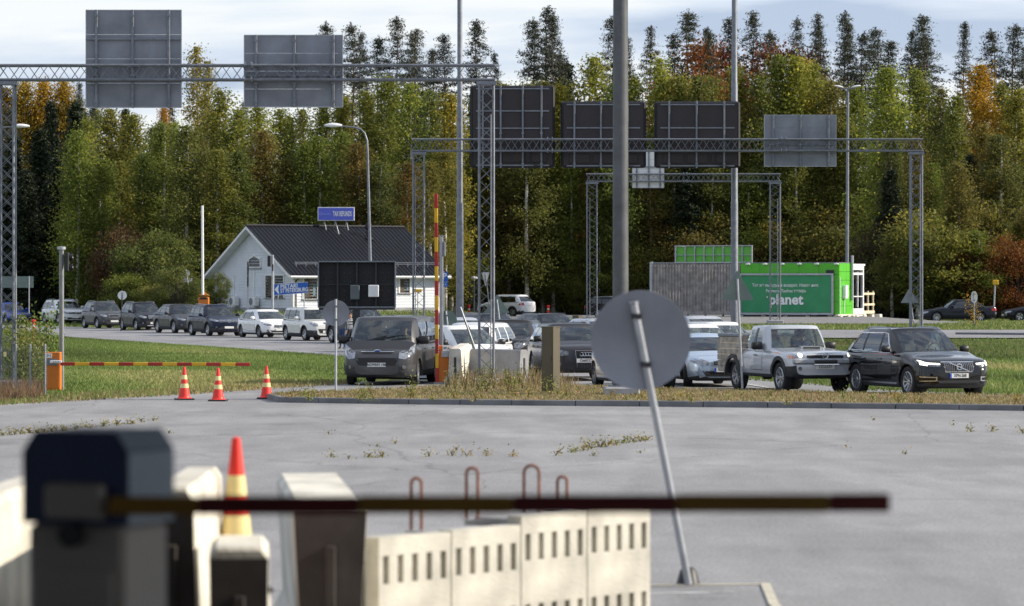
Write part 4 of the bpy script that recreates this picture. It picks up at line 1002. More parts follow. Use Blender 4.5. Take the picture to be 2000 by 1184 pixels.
b = MB(); c = at(868, 546, 30)-o; b.box(c+Vector((0, 0, .15)), (.46, .03, .62), 0); b.box(c+Vector((0, 0, -.33)), (.46, .03, .28), 0); po = b.build('sign_plate', M['blue'], g)
text('P', .55, M['white'], po, frame(c+Vector((0, -.02, .2)), (1, 0, 0)), 'letter', .003, .012)
text('8-18', .14, M['white'], po, frame(c+Vector((0, -.02, -.33)), (1, 0, 0)), 'lettering', .003)
# grey board at far left
g = thing('direction_board', 'grey-green direction board seen from behind at the left edge', 'road sign', Vector(((30-1000)/31, F/31, .3))); o = Vector(g.location)
b = MB(); b.box(at(28, 551, 31)-o, (2.4, .04, .72)); b.build('panel', M['greenback'], g)
for px in (57, -4):
    b = MB(); b.tube([at(px, 612, 31)-o+Vector((0, -.05, 0)), at(px, 540, 31)-o+Vector((0, -.05, 0))], .035, 8); b.build('post', M['galv_b'], g)
# blue direction sign with arrow
s = 33.0; g = thing('direction_sign', 'blue direction sign pointing left, lettered PIETARI ST PETERSBURG', 'direction sign', at(560, 612, s)); o = Vector(g.location)
tl, tr_, br, bl = [at(*p, s)-o for p in ((535.5, 555), (601.5, 551), (601.5, 572), (535.5, 577))]
b = MB(); b.poly([tl, tr_, br, bl], .04, (0, 1, 0)); po = b.build('panel', M['blue'], g)
b = MB(); w_ = Vector((0, -.004, 0)); m_ = lambda p, q, t: p.lerp(q, t)
b.poly([at(536, 566, s)-o+w_, at(544.5, 555.5, s)-o+w_, at(543.5, 566, s)-o+w_, at(545.5, 575.5, s)-o+w_], .003, (0, 1, 0)); b.build('arrow', M['whitelit'], po)
b = MB()
for a_, c_ in ((tl, tr_), (bl, br)): b.tube([a_+w_, c_+w_], .014, 4)
b.build('border', M['whitelit'], po)
ex = (tr_-tl).normalized(); ez = Vector((0, 0, 1)); 
fr_ = Matrix(((ex.x, 0, 0, 0), (0, 0, -1, 0), (ex.z, 1, 0, 0), (0, 0, 0, 1)))
def txt_sheared(body, size, pos, parent, sx=1.0, m='whitelit', off=.006):
    mm = Matrix.Translation(pos) @ Matrix(((ex.x, 0, 0, 0), (0, 0, -1, 0), (ex.z, 1, 0, 0), (0, 0, 0, 1)))
    return text(body, size, M[m], parent, mm, 'lettering', .002, off, 'LEFT', sx)
txt_sheared('PIETARI', .33, at(547.5, 560.2, s)-o+Vector((0, -.008, 0)), po, .92)
txt_sheared('ST PETERSBURG', .33, at(547.5, 568.8, s)-o+Vector((0, -.008, 0)), po, .70)
for px in (543, 594):
    b = MB(); b.tube([at(px, 616, s)-o+Vector((0, .08, 0)), at(px, 556, s)-o+Vector((0, .08, 0))], .035, 8); b.build('post', M['galv_b'], g, smooth=50)

# ------------------------------------------------------------------ barriers
def striped_arm(b, p0, p1, w, n, flip=0, hh=None):
    p0, p1 = Vector(p0), Vector(p1)
    for k in range(n):
        a, c = p0.lerp(p1, k/n), p0.lerp(p1, (k+1)/n); d = c-a; ang = math.atan2(-d.z, d.x)
        Mx = Matrix.Rotation(ang, 4, 'Y'); b.box((a+c)/2, (d.length, w*.55, hh or w), (k+flip) % 2, M=Mx, bev=.008)
s = 77.0
g = thing('boom_barrier', 'orange barrier cabinet with a lowered striped arm at the left verge', 'barrier', Vector(((107-1000)/s, F/s, 0))); o = Vector(g.location)
b = MB(); b.box((-.03, 0, .5), (.38, .36, .98), 0, bev=.015); b.box((-.03, -.187, .42), (.3, .006, .7), 0, bev=.002); b.build('cabinet', M['orange'], g)
b = MB(); b.box((-.14, -.19, .90), (.18, .012, .12)); po = b.build('number_label', M['white'], g); text('OP-5', .075, M['dark'], po, frame((-.14, -.2, .90), (1, 0, 0)))
b = MB(); b.box((-.06, -.2, .74), (.3, .03, .16)); b.build('cover_plate', M['galv'], g)
b = MB(); b.box((.06, -.25, .745), (.30, .05, .07), bev=.01); 
for k in range(3): b.lathe([(0, -.01), (.014, -.01), (.014, 0), (0, 0)], 8, 1, 'Y', (.0+k*.06, -.275, .745))
b.build('arm_bracket', [M['white'], M['dark']], g)
b = MB(); striped_arm(b, (.17, -.25, at(0, 710.5, s).z), ((490-107)/s, -.25, at(0, 711.5, s).z), .085, 13); b.build('arm', [M['red'], M['yellow']], g, smooth=30)
g = thing('signal_post', 'grey post with a black traffic light beside the left orange cabinet', 'traffic light', Vector(((120.5-1000)/(s-1), F/(s-1), 0))); o = Vector(g.location)
b = MB(); b.tube([(0, .0, 0), at(120, 486, s)-o], .062, 14); b.lathe([(0, .06), (.11, .05), (.11, -.02), (0, -.02)], 16, 0, 'Z', tuple(at(120, 486, s)-o)); b.build('post', M['galv_b'], g, smooth=50)
b = MB(); c = at(131.5, 512, s)-o; b.box(c, (.10, .26, .48), bev=.02)
for dz in (.12, -.13):
    q = c+Vector((.05, 0, dz)); b.lathe([(.085, 0), (.095, .09), (.09, .1), (.07, .02)], 14, 0, 'X', tuple(q))
b.build('signal_head', M['black'], g)
b = MB()
for dz in (.12, -.13): b.lathe([(0, .12), (.06, .09), (.075, .05)], 12, 0, 'X', tuple(c+Vector((.03, 0, dz))))
b.build('lens', M['white'], g, smooth=50)
# raised barrier
s = 72.0
g = thing('boom_barrier', 'orange barrier cabinet with its striped arm raised beside the dark van', 'barrier', Vector(((866-1000)/s, F/s, 0))); o = Vector(g.location)
b = MB(); b.box((0, 0, .52), (.40, .40, 1.06), 0, bev=.015, rz=.1); b.build('cabinet', M['orange'], g)
b = MB(); b.box((.02, 0, .0), (.55, .6, .12)); b.build('plinth', M['concrete2'], g)
b = MB(); b.box((.09, -.215, .98), (.22, .012, .16), rz=.1); po = b.build('number_label', M['white'], g); text('BP-6', .09, M['dark'], po, frame((.09, -.224, .98), (1, .1, 0)))
b = MB(); b.box((.08, -.21, .82), (.26, .02, .16), rz=.1); b.build('cover_plate', M['galv_b'], g)
b = MB(); striped_arm(b, at(855.5, 747, s)-o+Vector((-.02, -.27, 0)), at(852, 379, s)-o+Vector((0, -.27, 0)), .095, 13); b.build('arm', [M['red'], M['yellow']], g, smooth=30)
b = MB()
for k in range(4): b.lathe([(0, -.008), (.015, -.008), (.015, 0), (0, 0)], 8, 0, 'Y', tuple(at(857, 672+k*5, s)-o+Vector((0, -.3, 0))))
b.build('bolt', M['white'], g)
g = thing('signal_post', 'pale square post with a small signal directly behind the raised arm', 'traffic light', Vector(((862-1000)/(s-1), F/(s-1), 0))); o = Vector(g.location)
b = MB(); b.box((0, 0, (at(0, 463, s).z)/2), (.10, .10, at(0, 463, s).z), bev=.01); b.box(at(862, 462, s)-o+Vector((0, .0, 0)), (.14, .14, .05)); b.build('post', M['galv_b'], g)
b = MB(); b.box(at(867, 487, s)-o, (.09, .2, .4), bev=.02); b.build('signal_head', M['galv'], g)
# far orange cabinet with white raised arm
s = 33.0
g = thing('boom_barrier', 'small orange cabinet with a tall white raised arm behind the queue', 'barrier', at(397, 612, s)); o = Vector(g.location)
b = MB(); b.box(at(398, 590, s)-o+Vector((0, 0, -.25)), (.62, .5, 1.1), bev=.03); q = at(398, 574, s)-o
b.poly([q+Vector((-.33, -.25, -.1)), q+Vector((.33, -.25, -.1)), q+Vector((0, -.25, .1))], .5, (0, 1, 0)); b.build('cabinet', M['orange'], g)
b = MB(); b.box(at(398, 583, s)-o+Vector((0, -.26, 0)), (.42, .03, .12)); b.build('slot', M['black'], g)
b = MB(); b.tube([at(397, 576, s)-o+Vector((0, -.3, 0)), at(396, 402, s)-o+Vector((0, -.3, 0))], .075, 10); b.build('arm', M['whitelit'], g, smooth=50)
# traffic light posts before the house gable
for px, top, hd, lab in ((532.5, 498, (526, 510), 'pale post with a black traffic light before the house gable window'), (484, 513, (484.5, 550), 'thin pale post with small dark fittings before the left part of the gable')):
    s = 34.0; g = thing('signal_post', lab, 'traffic light', Vector(((px-1000)/s, F/s, .2))); o = Vector(g.location)
    b = MB(); b.tube([(0, 0, 0), at(px, top, s)-o], .07 if px > 500 else .05, 10); b.build('post', M['galv_b'], g, smooth=50)
    b = MB(); b.box(at(hd[0], hd[1], s)-o+Vector((0, -.1, 0)), (.2 if px > 500 else .1, .2, .62), bev=.03); b.build('signal_head', M['black'], g)
    b = MB(); b.box(at(px+.5, top+(25 if px > 500 else 12), s)-o+Vector((0, -.1, 0)), (.09, .1, .4 if px > 500 else .8), bev=.02); b.build('fitting', M['dark'], g)

# ------------------------------------------------------------------ variable message sign (back)
s = 50.5; g = thing('message_sign', 'large black electronic message sign seen from behind before the house', 'electronic sign', Vector(((697-1000)/s, F/s, 0))); o = Vector(g.location)
p0, p1 = at(622, 511, s)-o, at(772, 600, s)-o; w = p1.x-p0.x; h = p0.z-p1.z; cx = (p0.x+p1.x)/2
b = MB()
b.box((cx, .12, p1.z+h/2), (w, .1, h), 0)
for x in (p0.x, p1.x): b.box((x, 0, p1.z+h/2), (.05, .34, h+.02), 1)
for z in (p1.z, p0.z): b.box((cx, 0, z), (w, .34, .05), 1)
b.build('housing', [M['darkframe'], M['galv']], g)
for i in range(4):
    x = p0.x+w*(i+.5)/4; b = MB()
    for sx in (-.12, .12):
        for k in range(10): b.box((x+sx, .055, p1.z+h*(k+.5)/10), (.075, .03, .07), k % 2, bev=.008)
    b.build('led_module', [M['black'], M['dark']], g)
for i in range(1, 4):
    b = MB(); b.box((p0.x+w*i/4, -.02, p1.z+h/2), (.06, .16, h-.06)); b.build('frame_rib', M['dark'], g)
b = MB(); b.box((cx, -.06, p1.z+h*.5), (w*.97, .03, .03)); b.build('cross_wire', M['dark'], g)
b = MB(); b.box(at(693.5, 571, s)-o+Vector((0, -.22, 0)), (.36, .2, .55), bev=.02); b.build('grey_box', mat('slate_box', (.10, .12, .13), .5), g)
b = MB(); b.box(at(730, 568.5, s)-o+Vector((0, -.22, 0)), (.40, .2, .46), bev=.02); b.build('light_box', M['white'], g)
b = MB(); b.box((cx, -.02, p1.z-.06), (w*.99, .26, .09)); b.box((-.02, 0, (p1.z-.1)/2), (.28, .28, p1.z-.1), bev=.02); b.build('post', M['dark'], g)
b = MB(); b.tube([at(730, 577, s)-o+Vector((0, .15, 0)), at(730, 698, s)-o+Vector((0, .15, 0))], .045, 8); b.build('side_post', M['galv_b'], g)

# ------------------------------------------------------------------ cones
def cone(px, py, label, s=None, z0=0, H=.77, parent=None):
    s = s or gy(py, z0); g = thing('traffic_cone', label, 'traffic cone', Vector(((px-1000)/s, F/s, z0)), random.uniform(-.3, .3), 'orange-red traffic cones')
    b = MB(); b.box((0, 0, .022), (.42, .42, .044), bev=.015); b.build('base', M['black'], g)
    r = lambda z: lerp(.138, .028, (z-.044)/(H-.044)); b = MB()
    z_ = [.044, .08, H*.40, H*.40, H*.53, H*.53, H*.62, H*.62, H*.76, H*.76, H*.985, H]
    bands = [(.044, H*.37, 0), (H*.37, H*.50, 1), (H*.50, H*.63, 0), (H*.63, H*.76, 1), (H*.76, H, 0)]
    for a, c, mi in bands:
        e = .002 if mi else 0; b.lathe([(r(a)+e, a), (r(c)+e, c)], 24, mi)
    b.lathe([(r(H), H), (r(H)*.6, H+.008), (0, H+.008)], 24, 0); b.lathe([(.19, .044), (.15, .06), (.138, .09)], 24, 0)
    b.build('cone_body', [M['conered'], M['conewhite']], g, smooth=40); return g
cone(360, 781.5, 'red and white traffic cone, leftmost of three below the striped arm')
cone(426, 784, 'red and white traffic cone, middle of three below the striped arm')
cone(520.5, 779.5, 'red and white traffic cone standing at the left tip of the kerb')
cone(461, 1154, 'large traffic cone with yellowish bands in the foreground behind the barrier arm', 300, .70, 1.0)

# beige utility cabinets
def cabinet(label, px0, px1, pyt, pyb, s, split=.45, rz=.15, name='utility_cabinet', m='beige', z0=None):
    w = (px1-px0)/s; h = (pyb-pyt)/s; p = at((px0+px1)/2, pyb, s); g = thing(name, label, 'cabinet', p, 0)
    b = MB(); yaw = R(38); ww = w/(math.cos(yaw)+math.sin(yaw)*.8)
    b.box((0, 0, h/2), (ww, ww*.8, h), bev=.008, rz=-yaw+R(0)); b.box((0, 0, h), (ww*1.05, ww*.85, .03), rz=-yaw); b.build('housing', M[m], g)
    Rz = Matrix.Rotation(-yaw, 4, 'Z'); b = MB(); b.T = Rz; b.box((0, -ww*.4-.003, h*.5), (ww*.86, .008, h*.9)); b.box((ww*.33, -ww*.4-.012, h*.55), (.02, .02, .12)); b.build('door', M[m], g)
    return g
cabinet('tall olive-beige utility cabinet in front of the dark estate with four rings', 1057.5, 1094, 639, 774, 81)
cabinet('small beige cabinet on the verge beyond the parked cars, left of the mast', 1118, 1137, 617, 634, 48)
cabinet('beige cabinet behind the greenish round sign', 884, 902, 599, 630, 47)
# marker posts
for px, py0, py1, s, lab in ((916, 595, 619, 27, 'orange and white marker post left of the white car in the car park'), (1071, 596, 616, 27, 'orange and white marker post right of the white car in the car park'), (65, 624, 655, 42, 'orange marker post among the bushes at the left edge')):
    g = thing('marker_post', lab, 'marker post', Vector(((px-1000)/s, F/s, at(0, py1, s).z))); h = (py1-py0)/s
    b = MB(); b.lathe([(0.08, -.3), (.08, h*.55)], 12, 0); b.lathe([(.082, h*.55), (.082, h*.68)], 12, 1); b.lathe([(.08, h*.68), (.08, h*.85)], 12, 0); b.lathe([(.13, h*.85), (.13, h*.97), (0, h)], 12, 0); b.build('tube', [M['conered'], M['white']], g, smooth=40)
# ------------------------------------------------------------------ white house
PH = R(34); s = 30.5
hroot = thing('house', 'white boarded house with black ribbed roof under the tax refunds board', 'house', Vector(((573-1000)/s, F/s, .95)), PH)
HL, HW, HE, HR = 11.0, 10.1, 2.62, 5.5     # length, width, eave and ridge height above its base
M_BOARD = mat('white_boarding', (.68, .71, .76), .6, 0, .05, 1.5)
M_ROOF = mat('black_roof_sheet', (.006, .0065, .010), .5, 0, .2, 1.2, spec=.25)
M_TRIM = mat('white_trim', (.80, .80, .80), .5, 0, .04, 3)
M_INT = mat('dim_room', (.10, .08, .06), .9, 0, .4, 1.2)
def boards(b, p0, ex, length, z0, ztop_fn, n, bh=.19, mi=0):
    """lapped boards; ztop_fn(u) gives the height of the wall at distance u"""
    z = z0
    ex = Vector(ex); nn = Vector(n)
    while z < 9:
        us = [0, length]; 
        # clip each board to the roof line by sampling
        smp = [length*i/60 for i in range(61)]; ok = [u for u in smp if ztop_fn(u) > z+.02]
        if not ok: break
        u0, u1 = min(ok), max(ok)
        ok2 = [u for u in smp if ztop_fn(u) > z+bh]; v0, v1 = (min(ok2), max(ok2)) if ok2 else (lerp(u0, u1, .5), lerp(u0, u1, .5))
        zt = min(z+bh, max(ztop_fn(u) for u in ok))
        P_ = lambda u, zz, o: Vector(p0)+ex*u+Vector((0, 0, zz))+nn*o
        b.add([P_(u0, z, .042), P_(u1, z, .042), P_(v1, zt, .006), P_(v0, zt, .006), P_(u0, z, 0), P_(u1, z, 0)], [(0, 1, 2, 3), (4, 5, 1, 0)], mi)
        z += bh
b = MB()
gab = lambda y: HE+(HR-HE-.15)*(1-abs(y-HW/2)/(HW/2))
boards(b, (0, 0, 0), (0, 1, 0), HW, .25, gab, (-1, 0, 0)); boards(b, (HL, 0, 0), (0, 1, 0), HW, .25, gab, (1, 0, 0))
boards(b, (0, 0, 0), (1, 0, 0), HL, .25, lambda u: HE, (0, -1, 0)); boards(b, (0, HW, 0), (1, 0, 0), HL, .25, lambda u: HE, (0, 1, 0))
b.poly([(0.01, 0.01, 0), (0.01, HW-.01, 0), (0.01, HW-.01, HE), (.01, HW/2, HR-.15), (.01, .01, HE)], HL-.02, (1, 0, 0)); b.build('wall', M_BOARD, hroot)
b = MB(); b.box((HL/2, HW/2, .0), (HL+.06, HW+.06, .5)); b.build('plinth', M['concrete2'], hroot)
b = MB()
for (x, y) in ((0, 0), (0, HW), (HL, 0), (HL, HW)): b.box((x, y, HE/2+.1), (.16, .16, HE-.2), bev=.01)
b.build('corner_board', M_TRIM, hroot)
# roof: ribbed sheets
b = MB(); OV, OG = .62, .6; sl_ = (HR-HE)/(HW/2); x0, x1 = -OG, HL+OG; nr = int((x1-x0)/.075)
for sgn in (1, -1):
    rows = []
    for j in range(3):
        t = j/2; y = lerp(-OV, HW/2, t); z = HE+.08+sl_*y; yy = y if sgn > 0 else HW-y
        rows.append([(x0+(x1-x0)*i/nr, yy, z+(.055, .055, .0, .0)[i % 4]) for i in range(nr+1)])
    b.grid(rows)
b.tube([(x0, HW/2, HR+.11), (x1, HW/2, HR+.11)], .09, 8)
ro = b.build('roof', M_ROOF, hroot)
b = MB()
for x in (x0, x1):
    for sgn in (1, -1):
        ya, yb = (-OV, HW/2) if sgn > 0 else (HW+OV, HW/2); za = HE+.0-sl_*OV; zb_ = HR+.0
        b.poly([(x, ya, za-.14), (x, yb, zb_-.14), (x, yb, zb_+.05), (x, ya, za+.05)], .03, (1 if x > 0 else -1, 0, 0))
for y in (-OV, HW+OV): b.box(((x0+x1)/2, y, HE-sl_*OV-.04), (x1-x0-.02, .03, .18))
b.poly([(x0+.04, -OV, HE-sl_*OV-.1), (x0+.04, HW/2, HR-.12), (x0+.04, HW/2, HR-.10), (x0+.04, -OV, HE-sl_*OV-.08)], x1-x0-.08, (1, 0, 0))
b.poly([(x0+.04, HW+OV, HE-sl_*OV-.1), (x0+.04, HW/2, HR-.12), (x0+.04, HW/2, HR-.10), (x0+.04, HW+OV, HE-sl_*OV-.08)], x1-x0-.08, (1, 0, 0))
b.build('barge_board', M_TRIM, hroot)
b = MB(); b.tube([(x0, -OV-.06, HE-sl_*OV-.02), (x1, -OV-.06, HE-sl_*OV-.02)], .065, 8); b.build('gutter', M_TRIM, hroot, smooth=50)
b = MB(); b.tube([(.35, -OV-.04, HE-sl_*OV-.06), (.3, -OV*.6, HE-.42), (.14, -.1, HE-.6), (.14, -.1, .3)], .045, 8)
b.build('downpipe', M['black'], hroot, smooth=50); b = MB(); b.tube([(HL-.2, -OV-.04, HE-sl_*OV-.06), (HL-.1, -OV*.6, HE-.42), (HL-.05, -.12, HE-.7), (HL-.05, -.12, .3)], .045, 8); b.build('downpipe', M['black'], hroot, smooth=50)
for (xa, xb) in ((.3, 3.4), (8.0, HL+.3)):
    b = MB()
    for dz in (.16, .26): b.tube([(xa, .35, HE+.1+sl_*.35+dz), (xb, .35, HE+.1+sl_*.35+dz)], .022, 6)
    for k in range(5): x = lerp(xa+.1, xb-.1, k/4); b.tube([(x, .3, HE+.1+sl_*.3), (x, .38, HE+.42+sl_*.3)], .02, 5)
    b.build('snow_guard', M['galv'], ro, smooth=50)
b = MB(); vx = 7.9; vy = HW*.36; vz = HE+sl_*vy; b.tube([(vx, vy, vz), (vx, vy, vz+.75)], .14, 12); b.lathe([(.0, 1.1), (.2, 1.08), (.24, .8), (.2, .72), (.0, .72)], 14, 0, 'Z', (vx, vy, vz)); b.box((vx, vy, vz+.1), (.5, .5, .2), bev=.04); b.build('chimney', M['black'], ro, smooth=40)
def window(parent, c, ex, n, w, h, split=1, pent=0):
    ex, n = Vector(ex), Vector(n); c = Vector(c); Mx = Matrix((ex, -n, Vector((0, 0, 1)))).transposed().to_4x4()
    b = MB(); f = .11
    if pent:
        pts = [(-w/2, -h/2), (w/2, -h/2), (w/2, h*.18), (0, h/2), (-w/2, h*.18)]
        q = [c+ex*x+Vector((0, 0, z))+n*.045 for x, z in pts]
        for a, d in zip(q, q[1:]+q[:1]): b.tube([a, d], .075, 4)
    else:
        for dz in (-1, 1): b.box(c+Vector((0, 0, dz*(h/2+f/2)))+n*.05, (w+2*f, .05, f), M=Mx)
        for dx in (-1, 1): b.box(c+ex*dx*(w/2+f/2)+n*.05, (f, .052, h), M=Mx)
        for k in range(1, split): b.box(c+ex*(w*k/split-w/2)+n*.045, (.09, .04, h), M=Mx)
    b.box(c+Vector((0, 0, -h/2-.03))+n*.09, (w+.25, .12, .03), 1, M=Mx)
    wo = b.build('window', [M_TRIM, M['black']], parent)
    b = MB()
    if pent: b.poly([c+ex*x+Vector((0, 0, z))+n*.034 for x, z in [(-w/2, -h/2), (w/2, -h/2), (w/2, h*.18), (0, h/2), (-w/2, h*.18)]], .004, n)
    else: b.box(c+n*.036, (w, .006, h), M=Mx)
    b.build('pane', mat('house_glass', (.03, .03, .028), .06, 0, .5, 1.5), wo)
    if not pent:
        b = MB(); b.box(c+n*.041+ex*w*-.22, (w*.32, .004, h*.86), 0, M=Mx); b.box(c+n*.041+ex*w*.3+Vector((0, 0, -.1)), (w*.18, .004, h*.5), 1, M=Mx)
        b.build('blind', [M_INT, mat('poster_blue', (.12, .2, .26), .6)], wo)
ky = 15.6; kx = 25.0; zz = lambda py, s_=30.2: HC+(HORIZON-py)/s_-.95
window(hroot, (0, (573-497)/ky, zz(511)), (0, -1, 0), (-1, 0, 0), 1.55, .82, pent=1)
window(hroot, (0, (573-537)/ky, zz(560)), (0, -1, 0), (-1, 0, 0), 2.3, 1.42, 2)
window(hroot, ((604-573)/kx, 0, zz(563)), (1, 0, 0), (0, -1, 0), .98, 1.42)
window(hroot, (4.6, 0, zz(560)), (1, 0, 0), (0, -1, 0), 1.6, 1.2, 2)
window(hroot, ((783-573)/kx, 0, zz(557)), (1, 0, 0), (0, -1, 0), .75, 1.05)
for px in (454, 496): 
    b = MB(); b.box((-.05, (573-px)/ky, 1.35+.35*(px > 480)), (.05, .12, 1.9 if px < 480 else 2.0)); b.build('trim_board', M_TRIM, hroot)
for px, lab in ((461, 'left white heat pump unit on the gable wall of the house'), (502, 'right white heat pump unit under the gable window of the house')):
    y = (573-px)/ky; a = thing('heat_pump', lab, 'heat pump', hroot.matrix_basis @ Vector((-.3, y, .35)), PH); b = MB()
    b.box((0, 0, .3), (.32, .85, .6), bev=.03); b.build('casing', M['white'], a); b = MB()
    b.lathe([(0, -.17), (.22, -.17), (.24, -.165)], 20, 0, 'X', (0, .12, .3)); b.build('fan_grille', M['signback'], a)
b = MB(); a = thing('water_tank', 'white drum with a folded seat on top at the house corner', 'drum', at(847, 612, 29.5)); b.lathe([(0, 0), (.42, 0), (.46, .1), (.46, .95), (.4, 1.05), (0, 1.08)], 22); b.build('drum', M['white'], a, smooth=40)
b = MB(); b.box((0, 0, 1.25), (.5, .4, .07), rz=.3); b.box((.1, .1, 1.45), (.45, .06, .4), rz=.3); b.build('folded_seat', M['signback'], a)
# roof board
s = 29.6; a = thing('roof_billboard', 'blue TAX REFUNDS board on struts above the house roof', 'billboard', at(656, 447, s)); o = Vector(a.location)
p0, p1 = at(621, 405, s)-o, at(692.5, 431.5, s)-o; w, h = p1.x-p0.x, p0.z-p1.z; c = Vector(((p0.x+p1.x)/2, -.2, (p0.z+p1.z)/2))
b = MB(); b.box(c, (w, .22, h), 0, bev=.01); b.box(c+Vector((0, -.12, 0)), (w-.1, .02, h-.1), 1); po = b.build('board', [M['white'], mat('purple_blue_film', (.10, .13, .62), .35, 0, .03, 3)], a)
text('TAX REFUNDS', .46, M['whitelit'], po, frame(c+Vector((w*.17, -.14, 0)), (1, 0, 0)), 'lettering', .003, .012, sx=.41)
text('Global Blue', .17, mat('pale_blue_lettering', (.35, .42, .8), .4), po, frame(c+Vector((-w*.27, -.14, 0)), (1, 0, 0)), 'lettering', .003, 0, sx=.8)
b = MB(); cc = c+Vector((-w*.43, -.14, 0)); b.tube([cc+Vector((math.cos(u)*.08, 0, math.sin(u)*.08)) for u in [2*PI*i/12 for i in range(13)]], .01, 4); b.build('logo_ring', mat('pale_blue_lettering', (.35, .42, .8), .4), po)
b = MB()
for px in (634, 655, 677):
    b.tube([at(px, 431, s)-o+Vector((0, -.15, 0)), at(px+(8 if px == 655 else 4), 450+(8 if px == 655 else 0), s)-o+Vector((0, -.6, 0))], .03, 6); b.tube([at(px, 431, s)-o+Vector((0, -.1, 0)), at(px-5, 446, s)-o+Vector((0, .5, 0))], .03, 6)
b.build('strut', M['galv_b'], a, smooth=50)

# ------------------------------------------------------------------ green cabin
PC_ = R(24); s = 30.6
cb = thing('green_cabin', 'green clad cabin with a banner frame and a white glazed end', 'cabin', Vector(((1638-1000)/s, F/s, .78)), -PC_)
M_GREEN = mat('green_cladding', (.085, .43, .022), .45, 0, .05, 2); M_SEAM = mat('dark_seam', (.02, .12, .01), .7)
kx = 30.4*math.cos(PC_); ky = 29.9*math.sin(PC_); CHt = 3.30; CL = (1638-1453)/kx; CW = 34/ky
def panelled(b, o, ex, n, L_, H_, nx, zs, mi=0):
    o, ex, n = Vector(o), Vector(ex), Vector(n); Mx = Matrix((ex, -n, Vector((0, 0, 1)))).transposed().to_4x4()
    for i in range(nx):
        for z0, z1 in zip(zs, zs[1:]): b.box(o+ex*(L_*(i+.5)/nx)+Vector((0, 0, (z0+z1)/2))+n*.02, (L_/nx-.02, .04, z1-z0-.02), mi, M=Mx)
b = MB(); b.box((-CL/2, CW/2, CHt/2), (CL, CW, CHt), 1); panelled(b, (-CL, 0, 0), (1, 0, 0), (0, -1, 0), CL, CHt, 5, (0, .85, 1.7, 2.55, CHt)); panelled(b, (0, 0, 0), (0, 1, 0), (1, 0, 0), CW, CHt, 2, (0, .55, 1.1, 1.65, 2.2, 2.75, CHt))
b.build('wall', [M_GREEN, M_SEAM], cb)
b = MB(); b.box((-CL/2, CW/2, CHt+.02), (CL+.1, CW+.1, .05)); b.build('roof_edge', M['galv'], cb)
for k in range(6):
    b = MB(); x = -CL+.55+k*1.17 if k < 5 else -.12; b.box((x, -.12, CHt-.06), (.28, .2, .09), bev=.02); b.tube([(x, 0, CHt), (x, -.1, CHt)], .03, 6); b.build('spot_lamp', M['white'], cb)
b = MB(); b.box((-.55, -.1, CHt-.62), (.5, .12, .34), bev=.02); b.build('screen', M['black'], cb)
b = MB(); x1_ = (1629.5-1638)/kx; z0_, z1_ = .05, 2.58; w = CL+x1_; cx = (-CL+x1_)/2
for z in (z0_, z1_): b.box((cx, -.16, z), (w, .1, .12))
for x in (-CL+.06, x1_-.06): b.box((x, -.16, (z0_+z1_)/2), (.12, .1, z1_-z0_-.12))
fo_ = b.build('banner_frame', M['galv_b'], cb)
# cloth banner with ripples
b = MB(); rows = []; nx, nz = 60, 20
for j in range(nz+1):
    rows.append([(lerp(-CL+.13, x1_-.13, i/nx), -.15+.018*math.sin(i*.5+j*.35)*math.exp(-((i/nx-.0)*4)**2)+.016*math.sin(i*.31-j*.55)*math.exp(-((1-i/nx)*3)**2)+.012*math.sin(i*.9)*math.exp(-j*.5)+.006*math.sin(i*.8+j), lerp(z1_-.08, z0_+.08, j/nz)-.03*math.sin(PI*i/nx*3)**2*math.exp(-j)) for i in range(nx+1)])
b.grid(rows); bo = b.build('banner', mat('banner_cloth', (.035, .26, .105), .6, 0, .04, 2), cb, smooth=80)
zz = lambda py: HC+(HORIZON-py)/30.5-.78
text('Тот же выгодный возврат. Новое имя.', .285, M['whitelit'], bo, frame(((1540-1638)/kx, -.19, zz(557.5)), (1, 0, 0)), 'lettering', .002, .002, sx=.86)
text('Former e-Taxfree теперь', .285, M['whitelit'], bo, frame(((1541-1638)/kx, -.19, zz(568.5)), (1, 0, 0)), 'lettering', .002, .002, sx=.88)
text('planet', .92, M['whitelit'], bo, frame(((1541-1638)/kx, -.19, zz(586)), (1, 0, 0)), 'lettering', .002, .028, sx=1.02)
b = MB(); b.box(((1505.5-1638)/kx, -.19, zz(580.5)), (.09, .01, .09), M=Matrix.Rotation(.8, 4, 'Y')); b.build('logo_dot', M['whitelit'], bo)
b = MB(); b.box((.03+.12, CW*.32, 1.45), (.24, .5, .85), bev=.02); b.tube([(.1, CW*.32, 1.0), (.1, CW*.3, .1)], .03, 6); b.tube([(.06, .1, 0), (.06, .1, 2.4)], .03, 6); b.build('meter_box', M['white'], cb)
b = MB(); b.tube([(.16, CW*.8, .9), (.16, CW*.8, CHt+.5)], .09, 10)
for z in (.95, 1.8): b.tube([(0, CW*.8, z), (.16, CW*.8, z)], .03, 6)
b.build('flue_pipe', M['galv_b'], cb, smooth=50)
